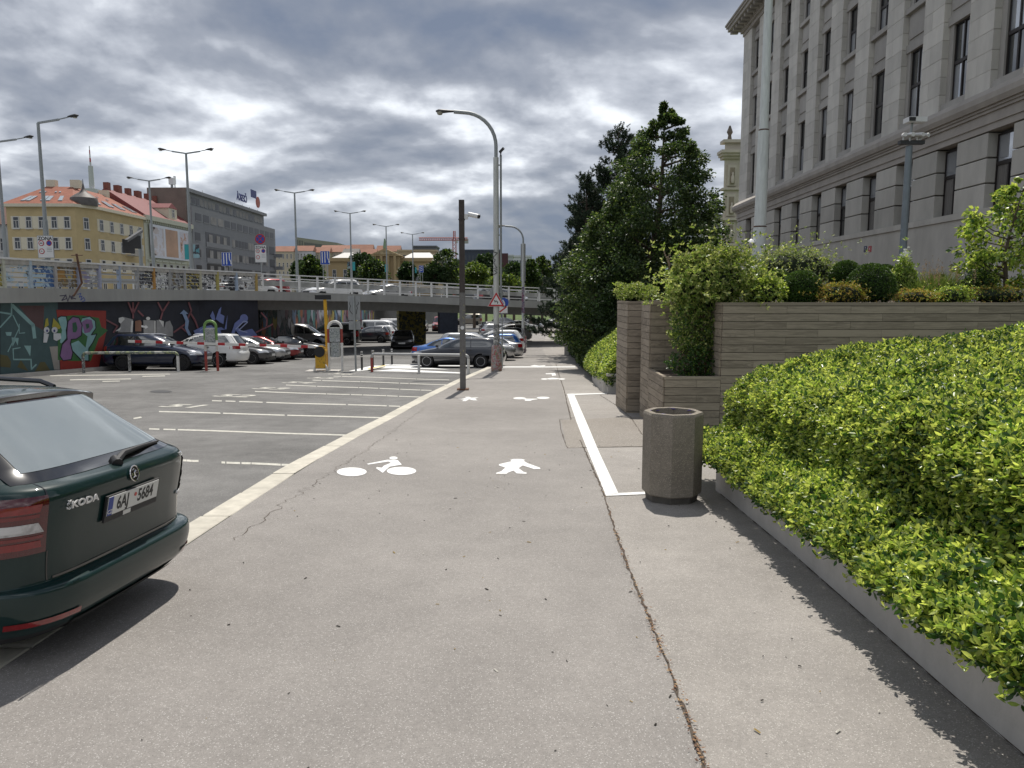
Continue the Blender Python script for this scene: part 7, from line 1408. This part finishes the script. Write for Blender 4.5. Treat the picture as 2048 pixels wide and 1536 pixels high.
house(546, 586, 503, 491, 300, W1, RT2, 'far cream house with orange roof next to the office block', 5, 4); house(586.5, 625, 502, 490, 305, W2, RT2, 'far white house with orange roof', 6, 4); house(625.5, 658, 505, 493, 310, W1, RT2, 'far cream house right of the white one', 5, 4); house(658.5, 687, 504, 494, 315, W3, RT2, 'far beige house with orange roof behind the blue sign', 4, 4); house(684, 716, 508, 496, 300, W4, RG, 'far grey house with slate roof', 5, 3); house(714, 752, 510, 497, 330, W3, RT2, 'far low house left of the pediment', 5, 3); house(752, 800, 503, 490, 420, W1, RT2, 'far house with orange roof over the pediment ridge', 6, 2); house(700, 745, 501, 488, 440, W3, RT2, 'far house on the rise behind the grey one', 6, 2); house(640, 700, 498, 489, 450, W1, RT2, 'far row of roofs under the concrete slab block', 7, 2)
t = thing('concrete_slab', 'long grey concrete slab building on the hill above orange roofs', 'building', (at(632, 490, 560).x, 560, -4)); a, b = at(590, 474, 560), at(675, 485, 620); cA, cB = (a.x, 560), (b.x, 620); wallbox(t, 'wall', [cA, cB, (b.x, 660), (a.x - 6, 600)], -4, a.z, M('slab_concrete', (.30, .28, .24), .9, var=.08, scale=.2))
for k in range(3): fband(t, cA, cB, .2, .98, a.z - 6 - k * 7, a.z - 3 - k * 7, -.02, .2, M('slab_window', (.12, .115, .105), .5), 'window_band')
for k in range(3): fband(t, cA, cB, .04 + k * .05, .065 + k * .05, a.z - 22, a.z - 2, -.02, .2, M('slab_window', (.12, .115, .105), .5), 'stair_window')
# -- neoclassical yellow hall with pediment
Yn = 190; MAT_NE = M('ochre_stucco', (.36, .27, .145), .85, var=.1, scale=.4); t = thing('pediment_hall', 'ochre neoclassical hall with triangular pediment behind the trees', 'building', (at(770, 540, Yn).x, Yn, -3)); a, b = at(655, 523, Yn), at(875, 523, Yn); nA, nB = (a.x, Yn), (b.x, Yn); wallbox(t, 'wing', [nA, nB, (b.x, Yn + 14), (a.x, Yn + 14)], -3, a.z, MAT_NE); fband(t, nA, nB, 0, 1, a.z, a.z + .9, -.02, .5, MAT_NE, 'cornice')
a2, b2 = at(742, 512, Yn - 3), at(798, 512, Yn - 3); mA, mB = (a2.x, Yn - 3), (b2.x, Yn - 3); wallbox(t, 'centre_block', [mA, mB, (b2.x, Yn), (a2.x, Yn)], -3, a2.z, MAT_NE); zp = at(770, 497, Yn - 3).z; MB().extrude([(a2.x - .8, Yn - 3.6, a2.z), (b2.x + .8, Yn - 3.6, a2.z), ((a2.x + b2.x) / 2, Yn - 3.6, zp)], (0, 6, 0)).build('pediment', MAT_NE, t, world=True); MB().extrude([(a2.x + .8, Yn - 3.75, a2.z + .35), (b2.x - .8, Yn - 3.75, a2.z + .35), ((a2.x + b2.x) / 2, Yn - 3.75, zp - .5)], (0, .14, 0)).build('relief', M('ochre_relief', (.34, .27, .16), .9, var=.5, scale=1.5), t, world=True)
for k in range(4): MB().cyl((lerp(a2.x, b2.x, .14 + k * .24), Yn - 3.7, -3), a2.z + 3, .42, .36, 10).build('column', MAT_NE, t, True, True)
for f in (.06, .16, .26, .72, .82, .92): fwin(t, nA, nB, f - .018, f + .018, a.z - 5.2, a.z - 2.0)
MB().tube([((a2.x + b2.x) / 2, Yn - 3, zp), ((a2.x + b2.x) / 2, Yn - 3, zp + 2.4)], [.5, .15], 8).build('finial', M('patina', (.22, .30, .18), .7), t, world=True)
for px0, px1 in ((666, 716), (806, 872)): q0, q1 = at(px0, 518, Yn + 3), at(px1, 518, Yn + 3); MB().add([(q0.x, Yn + 1, a.z + .9), (q1.x, Yn + 1, a.z + .9), (q1.x - 2, Yn + 7, a.z + 2.6), (q0.x + 2, Yn + 7, a.z + 2.6), (q1.x, Yn + 13, a.z + .9), (q0.x, Yn + 13, a.z + .9)], [(0, 1, 2, 3), (3, 2, 4, 5), (1, 4, 2), (0, 3, 5)]).build('glazed_roof', M('pale_roof', (.55, .53, .50), .5), t, world=True)
def block(name, label, px0, px1, pyt, Y, mat, depth=14, win=None, z0=-4, py1=None):
    a, b = at(px0, pyt, Y), at(px1, pyt, Y); t = thing(name, label, 'building', ((a.x + b.x) / 2, Y, z0)); A, B_ = (a.x, Y), (b.x, Y); wallbox(t, 'wall', [A, B_, (b.x, Y + depth), (a.x, Y + depth)], z0, a.z, mat); MB().box(((a.x + b.x) / 2, Y + depth / 2, a.z + .3), (b.x - a.x + .6, depth + .6, .6)).build('parapet', mat, t, world=True)
    if win:
        nc, nr, h, m = win; sp_ = h * 1.75
        for r in range(nr):
            for c in range(nc): f = (c + .5) / nc; fband(t, A, B_, f - .3 / nc, f + .3 / nc, a.z - 1.2 - r * sp_ - h, a.z - 1.2 - r * sp_, -.02, .06, m, 'window')
    return t
DG = M('far_glass_dark', (.05, .06, .075), .2, var=.2)
block('apartment_block', 'flat beige block right of the pediment', 796, 872, 503, 250, M('far_sand', (.42, .34, .22), .9, var=.06), 14, (9, 2, 1.4, DG)); block('apartment_block', 'dark modern block on the rise left of the crane', 826, 872, 494, 330, M('far_dark', (.11, .11, .12), .7, var=.1), 14, (8, 2, 1.6, M('far_lit', (.3, .3, .3), .5)))
block('office_tower', 'low dark blue glass office beside the brown post', 928, 1000, 503, 240, M('far_navy_glass', (.035, .045, .065), .2, var=.2), 14, (10, 3, 1.6, DG)); block('office_tower', 'white office with tall fins right of the lamp pole', 1003, 1026, 513, 250, W2, 14, (8, 4, 3.4, DG)); block('apartment_block', 'white block with square windows left of the shorter lamp', 1026, 1062, 514, 280, W2, 14, (6, 4, 1.6, DG))
block('roof_pavilion', 'grey domed pavilion right of the dark modern block', 862, 884, 506, 255, W4, 10)
q = at(1003, 520, 150); bt = thing('dark_billboard', 'dark red-brown billboard half hidden behind the tall lamp', 'billboard', (q.x, 150, -3)); MB().box((0, 0, at(1003, 526, 150).z + 3), (2.6, .3, 3.8)).build('board', M('board_maroon', (.06, .02, .022), .6), bt); MB().tube([(0, .3, -.2), (0, .3, at(1003, 540, 150).z + 3)], .2, 8).build('post', MAT_DPOLE, bt)
# -- crane
Yk = 430; p = at(909, 505, Yk); t = thing('tower_crane', 'red tower crane against the storm clouds', 'crane', (p.x, Yk, -5)); zk = lambda py: at(909, py, Yk).z + 5; MAT_CR = M('crane_red', (.42, .10, .08), .6); mb = MB(); H = zk(478)
def lattice(a, b, w, n, name):
    a, b = Vector(a), Vector(b); d = (b - a).normalized(); u = Vector((0, 1, 0)).cross(d).normalized() if abs(d.y) < .9 else Vector((1, 0, 0)); v = d.cross(u); mb = MB(); C = [(u * sx + v * sy) * w for sx, sy in ((-1, -1), (1, -1), (1, 1), (-1, 1))]
    for c in C: mb.tube([a + c, b + c], .18, 4)
    for k in range(n):
        p0, p1 = a.lerp(b, k / n), a.lerp(b, (k + 1) / n)
        for i in range(4): mb.tube([p0 + C[i], p1 + C[(i + 1) % 4]], .12, 3)
    return mb.build(name, MAT_CR, t)
lattice((0, 0, 0), (0, 0, H), .9, 18, 'mast'); xl = at(838, 479, Yk).x - p.x; xr = at(935, 479, Yk).x - p.x; lattice((xl, 0, H), (xr, 0, H), .7, 26, 'jib'); MB().box((xr - 1, 0, H - 1.2), (3, 1.4, 2.6)).build('counterweight', W4, t); MB().box((1.2, 0, H - 1.3), (1.5, 1.5, 1.8)).build('cab', W2, t); lattice((0, 0, H), (0, 0, H + 4.5), .5, 4, 'apex')
# -- cream ornate building beyond the stone office
Ym = 98; MAT_CM = M('cream_stone', (.50, .45, .37), .85, var=.12, scale=.8, bump=.2); a, b = at(1443, 500, Ym), at(1500, 500, Ym); t = thing('ornate_building', 'cream stone building with statues niches behind the grey office building', 'building', (a.x, Ym, -3)); A, B_ = (a.x, Ym), (b.x + 12, Ym); zc_ = lambda py: at(1455, py, Ym).z
wallbox(t, 'wall', [A, B_, (B_[0] + 6, Ym + 20), (A[0] * 1.22, Ym + 20)], -3, zc_(285), MAT_CM); L = B_[0] - A[0]
for p0, p1, o in ((280, 286, .5), (302, 308, 1.1), (308, 313, .8), (313, 318, .4), (376, 380, .35), (436, 441, .5), (487, 492, .5)): MB().box(((A[0] + B_[0]) / 2, Ym + .6 - o / 2, (zc_(p0) + zc_(p1)) / 2), (L + 1.2 * o, 1.2 + o, zc_(p0) - zc_(p1))).build('cornice', MAT_CM, t, world=True)
for z0, z1 in ((372, 330), (432, 388), (484, 445)):
    x0 = A[0] + 1.0
    for k in range(2): MB().box((x0 + k * 2.4, Ym - .12, (zc_(z0) + zc_(z1)) / 2), (1.15, .3, zc_(z1) - zc_(z0))).build('niche_frame', MAT_CM, t, world=True); MB().box((x0 + k * 2.4, Ym - .30, (zc_(z0) + zc_(z1)) / 2 - .1), (.62, .08, (zc_(z1) - zc_(z0)) * .8)).build('niche', M('niche_shadow', (.26, .22, .16), .9, var=.3, scale=3), t, world=True); MB().lathe([(.16, 0), (.22, .35), (.2, .8), (.1, 1.05), (.12, 1.25), (.02, 1.4)], 8, c=(x0 + k * 2.4, Ym - .5, zc_(z0) + .3)).build('statue', MAT_CM, t, True, True)
MB().lathe([(.35, 0), (.2, .8), (.4, 1.2), (.1, 2.0)], 8, c=(A[0] + .8, Ym + .8, zc_(281))).build('finial', M('finial_dark', (.12, .10, .08), .8), t, True, True)
block('glass_annex', 'grey glazed annex left of the cream building', 1418, 1441, 437, 110, M('annex_grey', (.26, .27, .27), .4, var=.1), 10, (4, 5, 1.6, DG))
# -- green hill on the horizon
mb = MB(); n = 60; prof = [(at(600 + k * 16, 592 - (28 + 30 * math.exp(-((600 + k * 16 - 1060) / 130) ** 2) + 8 * math.sin(k * .7) + 22 * math.exp(-((600 + k * 16 - 760) / 160) ** 2)), 900)) for k in range(n)]
mb.add([(p.x, 900, p.z) for p in prof] + [(p.x, 900, -12) for p in prof] + [(p.x * 1.15, 1100, -12) for p in prof], [(i, i + 1, n + i + 1, n + i) for i in range(n - 1)] + [(i, 2 * n + i, 2 * n + i + 1, i + 1) for i in range(n - 1)]); struct(mb.build('hill', M('hill_green', (.05, .075, .035), .95, var=.4, scale=.05)))
# ================================================================ trees
MAT_BARK = M('bark', (.10, .075, .055), .95, var=.3, scale=8, bump=.5, bscale=30)
def broadleaf(label, base, ztop, prof, mats, weights, leaf, nclump, nper, clump_r, seed, name='tree', lean=0, limbs=26, trunk_r=.16, droop=.3, group=None, ysq=1.0, inner=.35):
    """prof: [(z, centre x offset, radius)]; clumps of leaves held on limbs from a tapered trunk"""
    r2 = np.random.default_rng(seed); base = Vector(base); t = thing(name, label, 'tree', base, 0, group); pz = np.array(prof, float); zs = r2.uniform(pz[0, 0], pz[-1, 0], nclump * 3); R = np.interp(zs, pz[:, 0], pz[:, 2]); keep = r2.random(len(zs)) < (R / R.max()) ** .55 + .05; zs = zs[keep][:nclump]; R = np.interp(zs, pz[:, 0], pz[:, 2]); cx = np.interp(zs, pz[:, 0], pz[:, 1])
    a = r2.uniform(0, 2 * np.pi, len(zs)); rr = R * (inner + (1 - inner) * np.sqrt(r2.random(len(zs)))) * r2.uniform(.85, 1.12, len(zs)); C = np.stack([base.x + cx + rr * np.cos(a), base.y + rr * np.sin(a) * ysq, zs], 1)
    cr = clump_r * r2.uniform(.6, 1.35, len(C)) * np.clip(R / R.max() + .10, .22, 1); n = len(C) * nper; ci = np.repeat(np.arange(len(C)), nper); d = unit(r2.normal(size=(n, 3))); P = C[ci] + d * (cr[ci] * r2.random(n) ** .45)[:, None] * np.array([1.15, 1.15, .7])
    out = unit(np.stack([np.cos(a), np.sin(a), np.full(len(a), .25)], 1))[ci]; D = out * .5 + d * .5 + np.array([0, 0, -droop]) + r2.normal(size=(n, 3)) * .35
    v, f, mi = leaves(P, D, leaf * r2.uniform(.6, 1.3, n), .62, .25, False, weights); np_mesh('crown', v, f, mats, mi, t, True)
    mb = MB(); top = Vector((base.x + pz[-1, 1], base.y, ztop)); pth = [base - Vector((0, 0, .2))] + [Vector((base.x + np.interp(z, pz[:, 0], pz[:, 1]), base.y, z)) for z in np.linspace(base.z + (ztop - base.z) * .2, ztop * .93 + base.z * .07, 5)]
    mb.tube(pth, [trunk_r * k for k in (1.15, .95, .75, .5, .3, .1)], 9); mb.build('trunk', MAT_BARK, t, True, True); mb = MB(); idx = r2.choice(len(C), min(limbs, len(C)), replace=False)
    for i in idx:
        c = Vector(C[i]); z = max(base.z + (ztop - base.z) * .12, c.z - .35 * math.hypot(c.x - base.x, c.y - base.y)); s0 = Vector((base.x + np.interp(z, pz[:, 0], pz[:, 1]), base.y, z)); mb.tube([s0, s0.lerp(c, .5) + Vector((0, 0, -.05)), c], [trunk_r * .32, trunk_r * .2, .012], 5)
    mb.build('limbs', MAT_BARK, t, True, True); return t
LT1 = leafmat('lime_leaf', (.066, .110, .034), (.11, .18, .035), .4, .42, .5, .35); LT2 = leafmat('lime_leaf_dark', (.026, .050, .016), (.04, .08, .014), .4, .45, .45, .3); LT3 = leafmat('lime_leaf_light', (.14, .185, .060), (.21, .27, .055), .35, .4, .5, .4)
broadleaf('tall dark green lime tree with a pointed top beside the stone building', (6.3, 32.5, 1.3), 9.7, [(.3, -.6, 1.9), (1.8, -.5, 2.75), (3.2, -.35, 2.75), (4.6, -.1, 2.4), (6.0, .05, 2.2), (7.2, .1, 1.75), (8.2, .1, 1.2), (9.0, .12, .62), (9.75, .15, .1)], [LT1, LT2, LT3], (5, 4, 1.6), .125, 340, 190, .52, 101, 'lime_tree', trunk_r=.2, limbs=60)
broadleaf('leaning lower tree with lighter leaves in front of the pines', (3.9, 33.2, g(33) + .6), 6.2, [(-1.2, .1, .9), (0, -.2, 1.45), (1.2, -.3, 1.6), (2.6, -.1, 1.6), (3.8, .2, 1.3), (5, .5, .9), (6.3, .8, .3)], [LT1, LT2, LT3], (4, 4, 3), .12, 170, 170, .45, 102, 'lime_tree', trunk_r=.12, limbs=36)
broadleaf('slender side tree reaching toward the cream building', (8.9, 35, 1.4), 6.4, [(1.6, 0, .9), (2.8, .1, 1.0), (4, .2, .8), (5.2, .3, .55), (6.4, .35, .12)], [LT1, LT2, LT3], (5, 5, 1), .12, 75, 120, .36, 103, 'lime_tree', trunk_r=.09, limbs=26)
broadleaf('dark undergrowth tree below the lime crown', (5.2, 31, .2), 3.2, [(-.2, 0, 1.2), (.8, 0, 1.7), (1.8, 0, 1.6), (3.0, 0, .9)], [LT2, LT2, LT1], (4, 4, 2), .11, 110, 140, .4, 104, 'hornbeam_tree', trunk_r=.09)
broadleaf('small bright green tree at the right end of the terrace', (at(2020, 560, 13.9).x, 13.9, 1.58), 3.85, [(1.95, -.05, .25), (2.25, -.15, .72), (2.75, -.1, .90), (3.2, 0, .80), (3.6, .1, .5), (3.9, .15, .12)], [L_MID, L_BRIGHT, L_DARK], (5, 3, 2), .085, 95, 62, .17, 105, 'magnolia_tree', trunk_r=.045, limbs=40, droop=.5, inner=.2)
PN1 = leafmat('pine_needle', (.052, .082, .040), (.05, .08, .03), .35, .55, .4, .15); PN2 = leafmat('pine_needle_dark', (.020, .038, .022), (.018, .034, .014), .35, .55, .4, .1)
def pine(label, base, ztop, rmax, seed, nbr=62, tuft=22, xlean=-.1):
    r2 = np.random.default_rng(seed); base = Vector(base); t = thing('pine_tree', label, 'tree', base, 0, 'pine trees by the overpass'); mb = MB(); mb.tube([base - Vector((0, 0, .2)), base.lerp(Vector((base.x, base.y, ztop)), .5), (base.x, base.y, ztop - .2)], [.17, .1, .02], 8); mb.build('trunk', MAT_BARK, t, True, True)
    TP, TD = [], []; mb = MB()
    for k in range(nbr):
        u = (k + r2.random()) / nbr; z = base.z + .5 + (ztop - base.z - .6) * u; L = rmax * (1 - u) ** .75 * r2.uniform(.75, 1.15) + .25; a = r2.uniform(0, 2 * np.pi); d = np.array([math.cos(a), math.sin(a), 0]); s0 = np.array([base.x, base.y, z]); tip = s0 + d * L + np.array([0, 0, L * r2.uniform(-.05, .18) + .2]); mid = s0 + d * L * .6 + np.array([0, 0, -.05 * L])
        mb.tube([tuple(s0), tuple(mid), tuple(tip)], [.03, .02, .008], 4); m = max(5, int(tuft * L / rmax * 1.6))
        for j in range(m):
            q = r2.uniform(.25, 1.0); p = (s0 * (1 - q) ** 2 + 2 * mid * q * (1 - q) + tip * q * q) + r2.normal(size=3) * np.array([.16, .16, .10]) * (1.25 - q * .5); TP.append(p); TD.append(d * .55 + np.array([0, 0, .8]) + r2.normal(size=3) * .3)
    TP, TD = np.array(TP), unit(np.array(TD)); n = len(TP); per = 34; ci = np.repeat(np.arange(n), per); s = r2.uniform(0, .24, n * per); P = TP[ci] + TD[ci] * s[:, None]; D = TD[ci] * .8 + r2.normal(size=(n * per, 3)) * .55
    v, f, mi = leaves(P, D, r2.uniform(.10, .18, n * per), .22, .1, False, (3, 4)); np_mesh('crown', v, f, [PN1, PN2], mi, t, True); mb.build('limbs', MAT_BARK, t, True, True); return t
pine('tall pine rising behind the lime tree', (6.3, 45.5, .9), 11.6, 3.1, 201, 120, 40); pine('middle pine with upturned boughs left of the tall pine', (4.3, 44, -.6), 8.6, 2.7, 202, 100, 38); pine('lowest pine with boughs over the overpass end', (4.9, 49, -1.4), 6.6, 3.6, 203, 90, 44)
# trees behind the overpass
FT1 = leafmat('far_leaf', (.045, .080, .022), (.07, .12, .02), .35, .5, .4, .3); FT2 = leafmat('far_leaf_dark', (.020, .042, .014), (.03, .06, .012), .35, .5, .4, .3); FT3 = leafmat('far_leaf_lime', (.14, .20, .03), (.22, .30, .03), .3, .5, .4, .35)
def far_tree(label, px, pyt, pyb, wpx, Y, mats, w, seed, n=70, leaf=.42):
    c = at(px, pyt, Y); zb = g(Y) if at(px, 592, Y).x > -12 else 1.7; r = wpx / 2 / FPX * Y; zl = at(px, pyb, Y).z; H = c.z - zl
    return broadleaf(label, (c.x, Y, zb), c.z, [(zl, 0, r * .7), (zl + H * .3, 0, r), (zl + H * .6, 0, r * .9), (zl + H * .85, 0, r * .55), (c.z, 0, r * .12)], mats, w, leaf, n, 60, r * .38, seed, 'street_tree', trunk_r=.22, limbs=14, group='trees beyond the overpass')
TR = [('bushy green tree left of the blue sign', 622, 512, 560, 46, 110, 0), ('dark tree beside the blue lane sign', 598, 521, 560, 26, 125, 1), ('dark round tree before the hall\'s left wing', 722, 506, 558, 50, 130, 1), ('wide dark tree below the pediment', 745, 520, 560, 50, 126, 0), ('dark tree right of the pediment', 815, 522, 560, 30, 128, 1), ('dark tree behind the small blue sign', 868, 528, 566, 46, 120, 1), ('tall tree left of the brown post', 893, 501, 560, 60, 122, 0), ('bright lime-green tree right of the brown post', 948, 524, 575, 54, 112, 2), ('dark tree above the lime-green one', 972, 508, 560, 50, 135, 1), ('dark tree right of the tall lamp pole', 1028, 526, 570, 44, 120, 1), ('light tree by the shorter lamp', 1062, 520, 580, 34, 110, 0), ('dark tree behind the pine boughs', 1085, 512, 590, 40, 125, 0), ('low bright shrub tree behind the railing', 1010, 551, 580, 60, 105, 2), ('dark tree at the far street end', 912, 520, 572, 50, 140, 1)]
for i, (lb, px, pt, pb, w, Y, k) in enumerate(TR): far_tree(lb, px, pt, pb, w, Y, [[FT1, FT2, FT3], [FT2, FT1, FT2], [FT3, FT1, FT2]][k], (5, 3, 1), 300 + i)
# green bank beyond the far cars and wall under the pines
mb = MB(); mb.add([(-12, 150, g(150)), (60, 150, g(150)), (60, 175, 1.2), (-12, 175, 1.2)], [(0, 1, 2, 3)]); struct(mb.build('grass_bank', MAT_GRASS))
mb = MB(); mb.box((4.9, 62, g(62) + .7), (.3, 26, 1.9), -.10); tag(mb.build('retaining_wall', MAT_CONC), 'shaded concrete wall along the road under the pine trees', 'wall')
